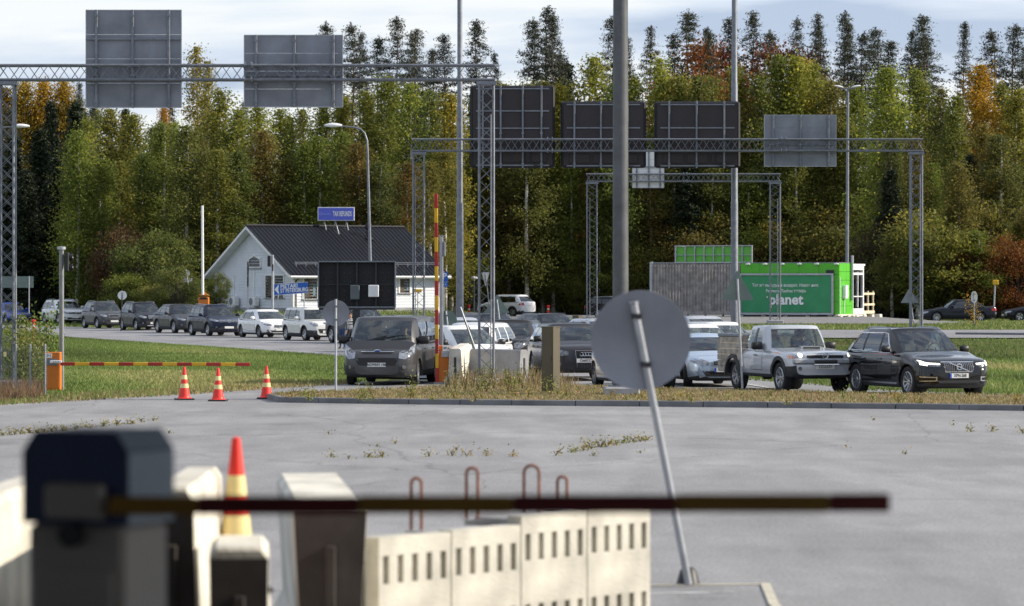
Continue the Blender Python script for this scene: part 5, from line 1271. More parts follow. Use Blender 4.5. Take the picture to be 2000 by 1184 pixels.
# glazed end
gx = 0; gw_ = 28/ky; b = MB(); ge = CW
for y in (ge+.08, ge+gw_-.1): b.box((-.06, y, 1.6), (.12, .16, 3.1))
for z, hh in ((.12, .5), (2.62, .14), (3.05, .36)): b.box((-.06, ge+gw_/2, z), (.11, gw_-.02, hh))
b.box((-.05, ge+gw_/2, 1.6), (.08, .07, 2.3)); b.box((-.05, ge+gw_/2, 1.15), (.07, gw_-.2, .06)); b.box((-1.2, ge+gw_, 1.6), (2.3, .14, 3.2)); b.box((-1.2, ge+gw_/2, 3.2), (2.5, gw_+.2, .12)); b.box((-1.2, ge+gw_/2, .0), (2.5, gw_, .25))
b.build('glazed_bay', M_TRIM, cb)
b = MB(); b.box((-.10, ge+gw_/2, 1.5), (.02, gw_-.2, 2.3)); b.build('pane', M['glass'], cb)
b = MB(); b.box((-.16, ge+gw_/2, 2.25), (.02, gw_-.2, .75)); b.build('blind', mat('green_blind', (.18, .33, .26), .8), cb)
b = MB(); b.box((-1.6, ge+gw_/2, 1.3), (.1, gw_-.1, 2.6)); b.build('inner_wall', M_INT, cb)
# deck and rails
b = MB()
for y in (ge+gw_+.1, ge+gw_+1.1, ge+gw_+2.15): b.box((-.1, y, .75), (.09, .09, 1.5))
for z, hh in ((1.32, .14), (.62, .14), (.12, .2)): b.box((-.05, ge+gw_+1.15, z), (.04, 2.3, hh))
b.box((-.8, ge+gw_+1.15, .05), (1.5, 2.3, .08)); b.build('deck_rail', mat('pale_new_timber', (.62, .54, .38), .8, 0, .12, 4), cb)
b = MB()
for k in range(6): b.box((-.1, .2+k*1.6, -.2), (.5, .42+.1*(k % 2), .34), bev=.02)
for k in range(5): b.box((-.6-k*1.5, .15, -.14), (.3, .3, .26), bev=.02)
b.box((-.05, (ge+gw_)/2, -.03), (.2, ge+gw_+.4, .1)); b.build('support_blocks', M['concrete'], cb)
b = MB(); b.box((-CL/2, .2, -.1), (CL, .2, .12)); b.build('sill_beam', M['dark'], cb)
# wooden screen fence beside the cabin
wd = thing('wooden_screen', 'weathered wooden slat screen left of the green cabin', 'fence', cb.matrix_basis @ Vector((-CL-.02, 0, 0)), -PC_)
WL = (1453-1284)/kx; M_WOOD = mat('weathered_boards', (.26, .24, .235), .9, 0, .12, 2.5, .3, 30, col2=(.36, .33, .31)); b = MB(); x = 0; ns_ = 58
for k in range(ns_):
    x = -WL*(k+.5)/ns_; b.box((x, -.05-(k % 2)*.03, 1.62+random.uniform(-.03, .02)), (WL/ns_-.018-random.uniform(0, .015), .025, 3.3-(.0)), 0)
b.build('slats', M_WOOD, wd); b = MB()
for z in (.3, 1.7, 3.1): b.box((-WL/2, .03, z), (WL, .06, .1))
for k in range(6): b.box((-WL*k/5, .09, 1.5), (.1, .1, 3.4))
b.build('rail', M['dark'], wd)
b = MB(); b.box((-WL-.08, -.04, 1.65), (.16, .2, 3.5)); b.box((-WL/2, -.02, 3.33), (WL, .12, .05)); b.build('edge_post', M['galv_b'], wd)
# green roof parapet seen from behind
pr = thing('roof_sign_frame', 'open green panelled frame standing on the roof behind the wooden screen', 'sign frame', cb.matrix_basis @ Vector(((1313-1638)/kx, 1.2, CHt+.05)), -PC_)
PW = (1460-1313)/kx; b = MB(); b.box((PW/2, .3, .55), (PW, .04, 1.0), 0); b.box((.0, 1.2, .55), (.04, 1.9, 1.0), 0); b.build('panel', mat('bright_green_panel', (.13, .46, .06), .5, 0, .1, 1), pr)
b = MB(); 
for k in range(9): b.box((PW*k/8, .22, .55), (.07, .1, 1.12))
for k in range(4): b.box((-.06, .3+k*.6, .55), (.08, .07, 1.12))
for z in (0.02, 1.1): b.box((PW/2, .21, z), (PW+.1, .12, .06)); b.box((-.06, 1.2, z), (.1, 1.9, .06))
b.box((PW/2, .23, .5), (PW, .06, .04)); b.build('frame', M['galv_b'], pr)
# ------------------------------------------------------------------ the cars
Q = 'cars waiting in the long queue on the far road'
BLK = ('black', (.010, .010, .012)); 
def deg(a): return R(a)
# far queue, right to left
car('bigsuv', ('charcoal', (.035, .038, .045)), 'dark off-roader at the head of the far queue behind the message sign post', (645, 670), deg(24), Q, ref='rear', lamp='x', W=1.86, L=4.7)
car('box', ('cream_white', (.70, .70, .66), 0), 'boxy cream-white hatchback with black lower bumper behind the blue direction sign', (593, 666.3), deg(24), Q, zl=.80, lh=.20, ly=(.55, .93), gw=.25, gh=.04, gz=.86, gbars=0, lowbump=.52, intake=(.55, .48, .2), tint=True, plate='')
car('hatch', ('pure_white', (.76, .76, .76), 0), 'low white hatchback between the navy and the boxy cars of the queue', (503.7, 660.3), deg(24), Q, H=1.44, lowbump=.32, gw=.42, gz=.60, gh=.12, zl=.68, emblem='ring', lampmat=M['lampdark'], rimmat=M['rimdark'], fz=.38, intake=(.8, .34, .1))
car('suv', ('navy', (.012, .018, .04)), 'dark navy off-roader beside the far orange barrier box', (404, 657), deg(24), Q, L=4.48, W=1.84, gw=.62, gz=.80, gh=.09, gbars=2, ly=(.6, .94), zl=.82, lh=.11, emblem='ring', emvw=1, lit='')
car('coupe_suv', ('graphite', (.04, .042, .048)), 'dark grey coupe-backed car between the black and navy cars of the queue', (337.6, 651.5), deg(24), Q, gw=.32, gz=.72, gh=.2, gbars=-9, gbarm='dark', zl=.78, lh=.12, clad=True)
car('duster', ('soft_black', (.015, .016, .02)), 'black off-roader with black roof bars and silver front skid guard', (264, 646.7), deg(24), Q, gw=.42, gz=.82, gh=.13, zl=.82, lh=.15, skid=1, intake=(.8, .5, .18), lit='', flare=.07)
car('duster', ('slate_grey', (.07, .072, .078)), 'slate grey off-roader with silver roof bars behind the striped post', (188, 642.3), deg(24), Q, gw=.40, gz=.80, gh=.15, zl=.80, lh=.16, gbars=0, intake=(.7, .5, .14), flare=.05)
car('bigsuv', ('pearl_white', (.74, .75, .76), 0), 'large white off-roader behind the signal post at the left', (112.5, 634), deg(26), Q, clad=False, H=1.68, L=4.7, gw=.6, gz=.80, gh=.13, gbars=2, emblem='ring', emvw=1, zl=.80, lh=.17, lampmat=M['lampdark'], lowbump=.32, intake=(.85, .42, .12))
car('sedan', ('bright_blue', (.02, .07, .38)), 'bright blue car at the left picture edge behind the lattice leg', (10, 632), deg(26), Q, z=0, H=1.48)
# front rows
van, vsp, _ = car('van', ('gunmetal', (.085, .085, .088), .55), 'dark grey passenger van with an oval badge heading for the raised barrier', (819, 751.5), deg(-8), None, 'van', 'parked_van', steer=.08, side='L', H=1.84, wr=.84, xw=1.78, xr1=1.05,
    base=72.6, lamp='x', zl=.84, lh=.27, ly=(.60, .95), gw=.55, gz=.915, gh=.11, gbars=1, gchrome=False, gtap2=.86, emblem='oval', emz=.925, lowbump=.50, intake=(.62, .64, .20), fz=.50, plate='М299МН 198', pz=.56, blackmirror=1, mirror=1.35, bodypillars=True, rimst=7)
car('hatch', ('pure_white', (.76, .76, .76), 0), 'white car nose half hidden behind the raised barrier cabinet', (893, 720), deg(32), base=67, H=1.5, blackmirror=1)
car('wagon', ('pure_white', (.76, .76, .76), 0), 'white car behind the concrete barriers and the lattice leg, facing left', (960, 728), deg(-14), side='L', base=65.5, H=1.56, L=4.5, W=1.8, rails=False, bodypillars=True, gchrome=False, blackmirror=False, zl=.7, tint=False, xw=1.0)
prado, psp, _ = car('bigsuv', ('brown_black', (.022, .020, .020)), 'black off-roader with chrome upright grille bars behind the white car', (1040, 726), deg(-9), side='L', base=63.5, H=1.62, clad=False, rails=False, W=1.86, gw=.52, gz=.86, gh=.26, gbars=-6, zl=.86, lh=.26, ly=(.52, .96), lamp='x', hn=.82, hf=1.02, lampmat=M['lampdark'], bodypillars=True, hc=1.1)
audi, asp, _ = car('bigsuv', ('bronze_grey', (.045, .044, .05)), 'dark estate with four rings on its upright grille behind the beige cabinet', (1066, 745), deg(8), base=69.5, H=1.60, L=5.0, W=1.98, clad=False, rails=False, gw=.33, gtap2=.78, gz=.60, gh=.50, gbars=-8, gbarm='dark', emblem='rings', emz=.76, zl=.80, lh=.18, ly=(.48, .95), plate='С660СС', pz=.58, hf=1.0, hn=.86, lampmat=M['lampdark'], blackmirror=True, intake=(.75, .32, .14), lowbump=.28)
car('hatch', ('silver', (.46, .48, .52)), 'silver car hidden behind the big leaning round sign', (1158, 757), deg(12), ref='rear', L=3.5, W=1.62, wb=2.3, fo=.6, xr2=-1.0, xrw=-1.5, rimmat=M['rimdark'], base=73.7, pillars=(-.1, -.7))
prim, prsp, _ = car('hatch', ('ice_blue', (.46, .56, .68), .5), 'pale ice-blue car nose between the leaning round sign and the pickup', (1334, 756), deg(11), base=73.9, L=4.5, W=1.76, H=1.40, steer=-.28, hf=.80, hn=.66, hc=.93, zl=.66, lh=.19, ly=(.45, .93), gw=.36, gz=.64, gh=.10, gbars=1, intake=(.85, .36, .14), eu=True, plate='FGS-2', pz=.46, rimst=9, fogs=False, xw=1.25, xr1=.35)
pick, pksp, pbvh = car('pickup', ('silver_paint', (.50, .52, .55)), 'silver pickup with weathered board sides on its bed', (1520, 768), deg(18), None, 'pickup truck', 'pickup_truck', base=78.4, lamp='sq', zl=.94, lh=.15, ly=(.60, .90), gw=.60, gz=.94, gh=.13, gbars=0, gtap=.9, gchrome=False, emblem='ring', emvw=0, embar=1,
    square=1, flare=.10, lowbump=.70, blackmirror=True, blackhandle=True, intake=None, plate='CCU-577', pz=.66, fogs=True, fz=.62, lit='O', tint=False, mirror=1.2, rimst=6)
xc, xsp, xbvh = car('xsuv', ('gloss_black', (.003, .003, .004), 0, .2), 'glossy black off-roader at the right with a barred grille and diagonal strip', (1770, 777.5), deg(20), None, 'car', 'parked_car', base=81.5, lamp='x', zl=.80, lh=.11, ly=(.50, .95), lit='T', lampmat=M['lampdark'], gw=.46, gz=.74, gh=.22, gbarm='galv', gbars=-16, gtap2=.8, gtap=.95,
    emblem='ring', embar=1, emdiag=-1, chromeblades=1, sillchrome=1, beltchrome=1, eu=True, plate='XPN-268', pz=.53, rimst=10, blackhandle=False, blackmirror=True, tint=False, intake=(.6, .36, .12), fogs=False, railh=.012, rails=True)
# pickup bed
Rb = MB(); px1 = pksp['xrw']-.09; px0 = -pksp['L']/2+.02; Wp = pksp['W']/2+.03; zr_ = pksp['r']; fxr = pksp['L']/2-pksp['fo']-pksp['wb']
M_PLANK = mat('weathered_planks', (.30, .26, .205), .85, 0, .2, 5, .4, 50, col2=(.40, .36, .30)); nb = 6
for sd in (1, -1):
    for k in range(nb):
        z0_, z1_ = .46+k*.15, .46+(k+1)*.15-.012
        segs = [(px0, px1)]
        ra = zr_+.10
        if z0_ < zr_+ra:
            dx = math.sqrt(max(0, ra**2-max(0, z0_-zr_)**2)); segs = [(px0, fxr-dx), (fxr+dx, px1)]
        for a_, c_ in segs:
            if c_-a_ > .03: Rb.box(((a_+c_)/2, sd*(Wp-.02+(.03*math.sin(PI*(k+.5)/nb))), (z0_+z1_)/2), (c_-a_, .03, z1_-z0_), 0)
for k in range(nb): Rb.box((px0, 0, .46+(k+.5)*.15), (.03, Wp*2-.06, .138), 0); Rb.box((px1+.01, 0, .46+(k+.5)*.15), (.03, Wp*2-.06, .138), 0)
bedo = Rb.build('bed_boards', M_PLANK, pick)
b = MB()
for sd in (1, -1): b.box(((px0+px1)/2, sd*(Wp-.02), 1.40), (px1-px0+.04, .07, .09), bev=.02)
b.box((px0, 0, 1.40), (.08, Wp*2, .09), bev=.02); b.box(((px0+px1)/2, 0, .74), (px1-px0-.1, Wp*2-.12, .06)); b.build('bed_rail', M['galv'], pick, smooth=40)
for sd in (1, -1):
    for w_ in (0,):
        b = MB(); pts = arcpts(fxr, zr_, zr_+.09, 180, 0, 12)
        rows = [[(x, sd*(Wp+o_), z) for x, z in arcpts(fxr, zr_, zr_+r_, 182, -2, 14)] for r_, o_ in ((.055, .0), (.06, .07), (.15, .05), (.17, .0))]
        b.grid(rows); b.build('arch_trim', M['dark'], pick, smooth=50)
b = MB(); b.box((pksp['L']/2-.02, 0, .80), (.16, pksp['W']*.94, .15), 0, bev=.04); b.box((pksp['L']/2+.06, 0, .80), (.06, .62, .08), 1, bev=.02); b.tube([(pksp['L']/2+.10, -.33, .72), (pksp['L']/2+.10, .33, .72)], .018, 8, 2); b.build('bumper', [M['galv_b'], M['dark'], M['chrome']], pick, smooth=40)
b = MB(); patch(b, pbvh, 'T', [(1.35, -.18), (1.35, .38)], [(1.15, -.16), (1.15, .36)], .05, 2); b.build('bonnet_scoop', [paint('silver_paint', (.50, .52, .55))], pick, smooth=30)
b = MB(); b.box((1.36, .1, 1.115), (.03, .44, .04)); b.build('scoop_mouth', M['black'], pick)
for s_ in (1, -1):
    b = MB(); patch(b, pbvh, 'F', [(.91*.9*s_, 1.015), (.985*.9*s_, 1.015)], [(.91*.9*s_, .865), (.985*.9*s_, .865)], .014, 2); b.build('indicator', M['amber'], pick)
b = MB(); b.box((0, 0, .44), (4.3, .9, .16)); b.lathe([(0, -.1), (.12, -.1), (.12, .1), (0, .1)], 12, 0, 'Y', (fxr, 0, .38)); b.build('chassis', M['black'], pick)
# drivers
M_SH = [mat('shirt_'+n_, c_, .85, 0, .15, 9) for n_, c_ in (('grey', (.22, .23, .25)), ('navy', (.03, .04, .09)), ('white_check', (.5, .5, .52)), ('olive', (.13, .13, .1)))]
for (rt_, sp_, y, lab, sh) in ((xc, xsp, .38, 'driver in grey shirt behind the windscreen of the glossy black off-roader', 0), (pick, pksp, .38, 'driver in dark shirt at the wheel of the silver pickup', 1), (pick, pksp, -.38, 'passenger in pale checked shirt in the silver pickup', 2),
                       (audi, asp, .38, 'driver behind the windscreen of the dark estate with four rings', 3), (prado, psp, .38, 'driver in the black off-roader with upright grille bars', 0), (van, vsp, .42, 'driver behind the windscreen of the dark grey van', 3)):
    bust(rt_, sp_, y, lab, M_SH[sh])
b = MB(); b.box((vsp['xw']-.18, .25, vsp['hc']+.03), (.22, .34, .006), rz=.2); b.build('dash_paper', M['white'], van)
# rows behind
car('van', ('silver', (.46, .48, .52)), 'silver people carrier roof showing behind the leaning round sign and white cars', (1345, 711), deg(24), base=57, H=1.62, L=4.5, W=1.8, wb=2.75, xr1=.6, xr2=-1.9, xrw=-2.15, hc=1.05, hb=1.0, hf=.9)
car('hatch', ('pure_white', (.76, .76, .76), 0), 'white hatchback cabin just left of the pickup bed, nearer of the two white ones', (1345, 733), deg(22), base=64.5, H=1.5, W=1.74, L=4.2, tint=False)
car('hatch', ('pure_white', (.76, .76, .76), 0), 'white car cabin right behind the pickup bed, farther of the two white ones', (1393, 724), deg(24), base=61, H=1.50, tint=False)
car('wagon', ('dark_teal', (.02, .025, .03)), 'dark estate roof with pale rails left of the lattice leg in the rear row', (945, 688), deg(22), base=47.5, H=1.5, L=4.6)
car('wagon', ('charcoal', (.035, .038, .045)), 'dark estate roof with black rails right of the lattice leg in the rear row', (1062, 688), deg(22), base=47.5, H=1.5, L=4.7, railsilver=False)
car('hatch', ('silver', (.46, .48, .52)), 'silver car roof between the beige box and the big round sign', (1155, 700), deg(22), base=52, H=1.42)
car('sedan', ('grey_silver', (.28, .29, .31)), 'grey silver saloon roof showing over the dark van', (770, 690), deg(22), base=49.5, H=1.48, L=4.6)
car('hatch', ('silver', (.46, .48, .52)), 'silver car roof edge right of the raised barrier arm', (880, 696), deg(22), base=52, H=1.46)
# car park
car('suv', ('silver', (.46, .48, .52)), 'silver off-roader parked broadside under the message sign, wheel showing', (743, 617.5), deg(82), base=28, z=.5, ref='front')
car('wagon', ('deep_black', (.012, .012, .014)), 'black car parked in shade behind the thick mast', (1238, 620), deg(70), base=27, z=.3)
car('suv', ('pearl_white', (.74, .75, .76), 0), 'white off-roader parked tail towards us in the far car park', (1000, 617), deg(-128), base=26.4, z=.32, ref='rear', side='L', L=4.5, rails=False, H=1.64, rplate='', hd=1.12)
m1, msp, mb_ = car('sedan', ('midnight', (.012, .014, .022)), 'dark old saloon with chrome rear bumper parked by the red bushes', (1830, 629), deg(-84), base=31, z=.33, side='L', rimst=8, W=1.8)
b = MB(); patch(b, mb_, 'B', [(-.8, .62), (.8, .62)], [(-.8, .50), (.8, .50)], .03, 2); b.build('bumper', M['galv_b'], m1)
car('sedan', ('midnight', (.012, .014, .022)), 'dark saloon cut off by the right picture edge', (1992, 629), deg(-84), base=30.6, z=.34, side='L')

# people
person('person', 'woman in striped top and open dark jacket standing beside the queue', mat('striped_top', (.3, .3, .33), .85), mat('dark_leggings', (.04, .04, .045), .9), M['hair'], loc=(at(684, 681, 46).x, F/46, 0), rz=-1.3)
person('person', 'man in grey top and blue jeans standing behind the round sign post', mat('grey_top', (.12, .13, .14), .85), mat('blue_jeans', (.035, .06, .13), .9), M['hair'], loc=(at(668.5, 683, 46.5).x, F/46.5, 0), rz=-2.0).scale = (.9, .9, .9)
wm = [o for o in C.objects if o.name.startswith('person') and 'striped' in str(o.get('label', ''))][0]
wm.scale = (.86, .86, .86)
b = MB()
for k in range(5):
    z = 1.08+k*.07; b.lathe([(.128+.02*(k > 1), z), (.13+.02*(k > 1), z+.028)], 18, k % 2, 'Z')
b.v = [(v[0]*.86+.012, v[1]*1.16, v[2]) for v in b.v]; b.build('stripes', [M['white'], M['dark']], wm, smooth=60)
b = MB(); rows = []
for z, r_ in ((.86, .19), (1.1, .17), (1.3, .185), (1.43, .14)):
    rows.append([(math.cos(a)*r_*.82, math.sin(a)*r_*1.18, z) for a in [R(50+260*i/16) for i in range(17)]])
b.grid(rows); b.build('jacket', mat('navy_jacket', (.02, .022, .035), .8), wm, smooth=60)
cbm = Matrix.Translation(cb.location) @ Matrix.Rotation(-PC_, 4, 'Z')
for y, lab, rz_, c_ in ((ge+gw_+.5, 'person in a dark jacket on the cabin deck, nearer the white bay', 2.6, (.02, .022, .03)), (ge+gw_+1.15, 'person in a black coat on the cabin deck, nearer the outer railing', -2.2, (.012, .012, .014))):
    p = cbm @ Vector((-.7, y, .09)); person('person', lab, mat('coat_%d' % int(c_[0]*1000), c_, .85), M['dark'], M['hair'], loc=p, rz=rz_)
# ------------------------------------------------------------------ vegetation
def rvec(n):
    v = rng.normal(size=(n, 3)); return v/np.linalg.norm(v, axis=1)[:, None]
def cards(name, P, size, m, tone=None, aspect=.6, up=None, parent=None, flat=0.0, normal_bias=None):
    """many small leaf faces (diamonds) in one mesh"""
    n = len(P); a = rvec(n)
    if up is not None: a = a*(1-up)+np.array([0, 0, -1.])*up; a /= np.linalg.norm(a, axis=1)[:, None]
    if flat: a[:, 2] *= (1-flat); a /= np.linalg.norm(a, axis=1)[:, None]
    c = np.cross(a, rvec(n)); c /= np.maximum(1e-6, np.linalg.norm(c, axis=1))[:, None]
    sz = (np.ones(n)*size if np.isscalar(size) else size)[:, None]
    V_ = np.empty((n, 4, 3)); V_[:, 0] = P-a*sz*.5; V_[:, 1] = P+c*sz*.5*aspect+a*sz*.05; V_[:, 2] = P+a*sz*.5; V_[:, 3] = P-c*sz*.5*aspect+a*sz*.05
    me = bpy.data.meshes.new(name); me.vertices.add(n*4); me.vertices.foreach_set('co', V_.reshape(-1).astype(np.float32))
    me.loops.add(n*4); me.loops.foreach_set('vertex_index', np.arange(n*4, dtype=np.int32))
    me.polygons.add(n); me.polygons.foreach_set('loop_start', np.arange(0, n*4, 4, dtype=np.int32))
    try: me.polygons.foreach_set('loop_total', np.full(n, 4, dtype=np.int32))
    except Exception: pass
    me.update(calc_edges=True); at_ = me.attributes.new('tone', 'FLOAT', 'FACE'); at_.data.foreach_set('value', (rng.random(n) if tone is None else tone).astype(np.float32))
    me.materials.append(m); return me
LM_B = leafmat('birch_leaves', (.182, .212, .046), (.48, .45, .09), .2, .52)
LM_P = leafmat('pine_needles', (.062, .072, .046), (.12, .12, .08), .3, .2)
LM_S = leafmat('spruce_needles', (.018, .028, .012), (.045, .055, .02), .3, .1)
LM_O = leafmat('autumn_leaves', (.38, .24, .03), (.55, .36, .04), .3, .42)
LM_R = leafmat('red_leaves', (.27, .075, .022), (.42, .17, .03), .3, .4)
LM_D = leafmat('brownish_leaves', (.10, .075, .03), (.20, .12, .03), .3, .35)
BK_B = mat('birch_bark', (.50, .48, .44), .8, 0, .45, 9); BK_P = mat('pine_bark', (.15, .085, .06), .9, 0, .3, 6); BK_S = mat('spruce_bark', (.06, .05, .045), .9, 0, .3, 6)
def trunk_mesh(h, r, bark, limbs, bend=.4, name='trunk'):
    b = MB(); ph = random.uniform(0, 6.28); pts = []; rs = []
    for i in range(9):
        t = i/8; pts.append((math.sin(t*3+ph)*bend*t*.5, math.cos(t*2.2+ph)*bend*t*.5, h*t)); rs.append(r*(1-t)**.8+.012)
    b.tube(pts, rs, 8)
    for (p0, p1, r_) in limbs: 
        m_ = (Vector(p0)+Vector(p1))/2+Vector((0, 0, .12*(Vector(p1)-Vector(p0)).length)); b.tube([p0, m_, p1], [r_, r_*.7, r_*.3], 4, 1)
    me = bpy.data.meshes.new(name); me.from_pydata(b.v, [], b.f); me.materials.append(bark); me.materials.append(BK_S); me.polygons.foreach_set('material_index', b.m); me.polygons.foreach_set('use_smooth', [True]*len(me.polygons))
    return me, pts
def birch(h=15, w=2.2, n=15000, z0=.12, leaf=.155, lm=None, droop=.5, bark=None, dens=1.0, top=1.15):
    limbs = []; P = []; tn = []; nb = int(70*h/15)
    for i in range(nb):
        t = z0+(1-z0)*((i+random.random())/nb)**.9; z = h*t; u = (t-z0)/(1-z0)
        prof = min(1, (u+.14)*2.3)*(1-u)**.72*1.08+.05; L_ = w*prof*random.uniform(.55, 1.18)
        a = random.uniform(0, 2*PI); rise = L_*random.uniform(.25, .7)
        p0 = Vector((0, 0, z-rise*.4)); p1 = Vector((math.cos(a)*L_, math.sin(a)*L_, z+rise*.5))
        limbs.append((p0, p1, .035+.02*(1-t)))
        k = int(n/nb*(.35+L_/w*.9)*dens); nc = max(3, int(L_*4)); tb = random.uniform(-.2, .2)
        for c in range(nc):
            f = .28+.74*(c+.5)/nc; q = p0.lerp(p1, f)+Vector((0, 0, .15*math.sin(PI*f))); m_ = max(1, k//nc)
            rr = .22+.30*f; hang = np.abs(rng.normal(size=m_))*droop*.9
            pp = rng.normal(size=(m_, 3))*np.array([rr, rr, rr*.6])*.8; pp[:, 2] -= hang; pp += np.array(q); P.append(pp); tn.append(np.clip(.45+(rng.random(m_)-.5)*.55+tb+(rng.random()-.5)*.35+.12*u, 0, 1))
    P.append(np.column_stack([rng.normal(size=300)*.14, rng.normal(size=300)*.14, h*(1-.09*rng.random(300)**1.3*top)])); tn.append(rng.random(300)*.5+.4)
    P = np.concatenate(P); tn = np.concatenate(tn); sz = leaf*(.65+.7*rng.random(len(P)))
    tm, _ = trunk_mesh(h*.98, .02+h*.0085, bark or BK_B, limbs[::2])
    return tm, cards('crown', P, sz, lm or LM_B, tn, .62)
def pine(h=24, w=2.3, c0=.52, n=5200, lean=0, sparse=1.0):
    limbs = []; P = []; tn = []; z = h*c0; side = []
    while z < h*.985:
        u = (z-h*c0)/(h*(1-c0)); L0 = w*(.45+.75*min(1, u*4))*(1-u)**.92+.16; kb = random.randint(3, 4)
        a0 = random.uniform(0, 6.28)
        for k in range(kb):
            L_ = L0*random.uniform(.45, 1.2); a = a0+2*PI*k/kb+random.uniform(-.4, .4); dz = L_*random.uniform(-.35, .25)+(.25*u*L_)
            p0 = Vector((0, 0, z)); p1 = Vector((math.cos(a)*L_, math.sin(a)*L_, z+dz)); limbs.append((p0, p1, .035*(1-u)+.012))
            nt_ = max(2, int(L_*4.2)); 
            for c in range(nt_):
                f = .38+.64*(c+.5)/nt_ if L_ > .7 else .2+.8*(c+.5)/nt_
                q = p0.lerp(p1, f)+Vector((random.uniform(-.15, .15), random.uniform(-.15, .15), .06)); m_ = int(20*sparse)
                pp = rng.normal(size=(m_, 3))*np.array([.19, .19, .10])+np.array(q); P.append(pp); tn.append(np.clip(rng.random(m_)*.6+.2+.3*(pp[:, 2]-q.z)/.1*.3, 0, 1))
        z += random.uniform(.22, .46)*(1-u*.35)
    for k in range(5):
        zz_ = h*random.uniform(c0*.72, c0); a = random.uniform(0, 6.28); L_ = random.uniform(.4, 1.4); p1 = Vector((math.cos(a)*L_, math.sin(a)*L_, zz_-.1)); limbs.append((Vector((0, 0, zz_)), p1, .03))
        if k < 2: P.append(rng.normal(size=(26, 3))*np.array([.25, .25, .1])+np.array(p1)); tn.append(rng.random(26))
    P.append(np.column_stack([rng.normal(size=50)*.07, rng.normal(size=50)*.07, h*(1-.035*rng.random(50))])); tn.append(rng.random(50))
    P = np.concatenate(P); tn = np.concatenate(tn)
    tm, _ = trunk_mesh(h*.985, .17, BK_P, limbs, .35)
    return tm, cards('crown', P, .22*(.6+.7*rng.random(len(P))), LM_P, tn, .32)
def spruce(h=15, w=2.7, n=15000, z0=.03):
    limbs = []; P = []; tn = []; z = h*z0
    while z < h*.99:
        u = z/h; L0 = w*(1-u)**.85+.12; kb = 7
        for k in range(kb):
            a = random.uniform(0, 6.28); L_ = L0*random.uniform(.6, 1.12); dz = -L_*random.uniform(.12, .42)*(1-u*.8); p0 = Vector((0, 0, z)); p1 = Vector((math.cos(a)*L_, math.sin(a)*L_, z+dz)); limbs.append((p0, p1, .03))
            nt_ = max(2, int(L_*5))
            for c in range(nt_):
                f = (c+.7)/nt_; q = p0.lerp(p1, f); q.z -= .05*math.sin(f*PI)
                m_ = 11; pp = rng.normal(size=(m_, 3))*np.array([.17, .17, .10]); pp[:, 2] -= np.abs(rng.normal(size=m_))*.16; P.append(pp+np.array(q)); tn.append(np.clip(rng.random(m_)*.7+.3*f, 0, 1))
        z += random.uniform(.22, .38)*(1-.45*u)
    P = np.concatenate(P); tn = np.concatenate(tn)
    tm, _ = trunk_mesh(h*.99, .15, BK_S, limbs[::4], .1)
    return tm, cards('crown', P, .26*(.6+.7*rng.random(len(P))), LM_S, tn, .4)
def roundtree(h=11, w=3.2, n=15000, lm=None, z0=.25, leaf=.2, bark=None, stems=1):
    P = []; tn = []; limbs = []; nb = 60
    for i in range(nb):
        d = rvec(1)[0]; rr = random.uniform(.5, 1)**.5; cz = h*(z0+(1-z0)*.5); q = Vector((d[0]*w*rr, d[1]*w*rr, cz+d[2]*h*(1-z0)*.5*rr))
        limbs.append((Vector((random.uniform(-.3, .3)*stems, random.uniform(-.3, .3)*stems, h*z0*random.uniform(.1, 1))), q, .04)); m_ = n//nb; r_ = random.uniform(.35, .75)*w/3
        P.append(rng.normal(size=(m_, 3))*np.array([r_, r_, r_*.7])+np.array(q)); tn.append(np.clip(rng.random(m_)*.7+.15+random.uniform(-.2, .2)+.2*d[2], 0, 1))
    P = np.concatenate(P); tn = np.concatenate(tn); k = P[:, 2] > .05; P = P[k]; tn = tn[k]
    tm, _ = trunk_mesh(h*.75, .14, bark or BK_S, limbs, .3)
    return tm, cards('crown', P, leaf*(.65+.7*rng.random(len(P))), lm or LM_B, tn, .62)
T = {}
T['birch'] = [birch(15, random.uniform(1.7, 2.5), 19000, random.uniform(.06, .16)) for _ in range(8)]
T['slim'] = [birch(17, 1.5, 12000, .2, leaf=.15)]
T['gold'] = [birch(15, 2.6, 26000, .1, lm=LM_O) for _ in range(2)]
T['pine'] = [pine(24, random.uniform(1.15, 1.65), random.uniform(.66, .78), sparse=.78) for _ in range(12)]
T['spruce'] = [spruce(15, random.uniform(2.4, 3.0)) for _ in range(3)]
T['maple'] = [roundtree(12, 3.0, 22000, LM_R, .3, .16)]
T['shrub'] = [roundtree(5, 2.0, 15000, None, .08, .13, stems=2) for _ in range(4)]
T['rshrub'] = [roundtree(5, 2.0, 15000, LM_R, .08, .13, stems=2)]
T['bshrub'] = [roundtree(5, 1.9, 11000, LM_D, .08, .13, stems=2)]
H0 = dict(birch=15, slim=17, gold=15, pine=24, spruce=15, maple=12, shrub=5, rshrub=5, bshrub=5)
NM = dict(birch='birch_tree', slim='birch_tree', gold='birch_tree', pine='pine_tree', spruce='spruce_tree', maple='maple_tree', shrub='leafy_shrub', rshrub='leafy_shrub', bshrub='leafy_shrub')
CT = dict(birch='birch', slim='birch', gold='birch', pine='pine', spruce='spruce', maple='maple', shrub='shrub', rshrub='shrub', bshrub='shrub')
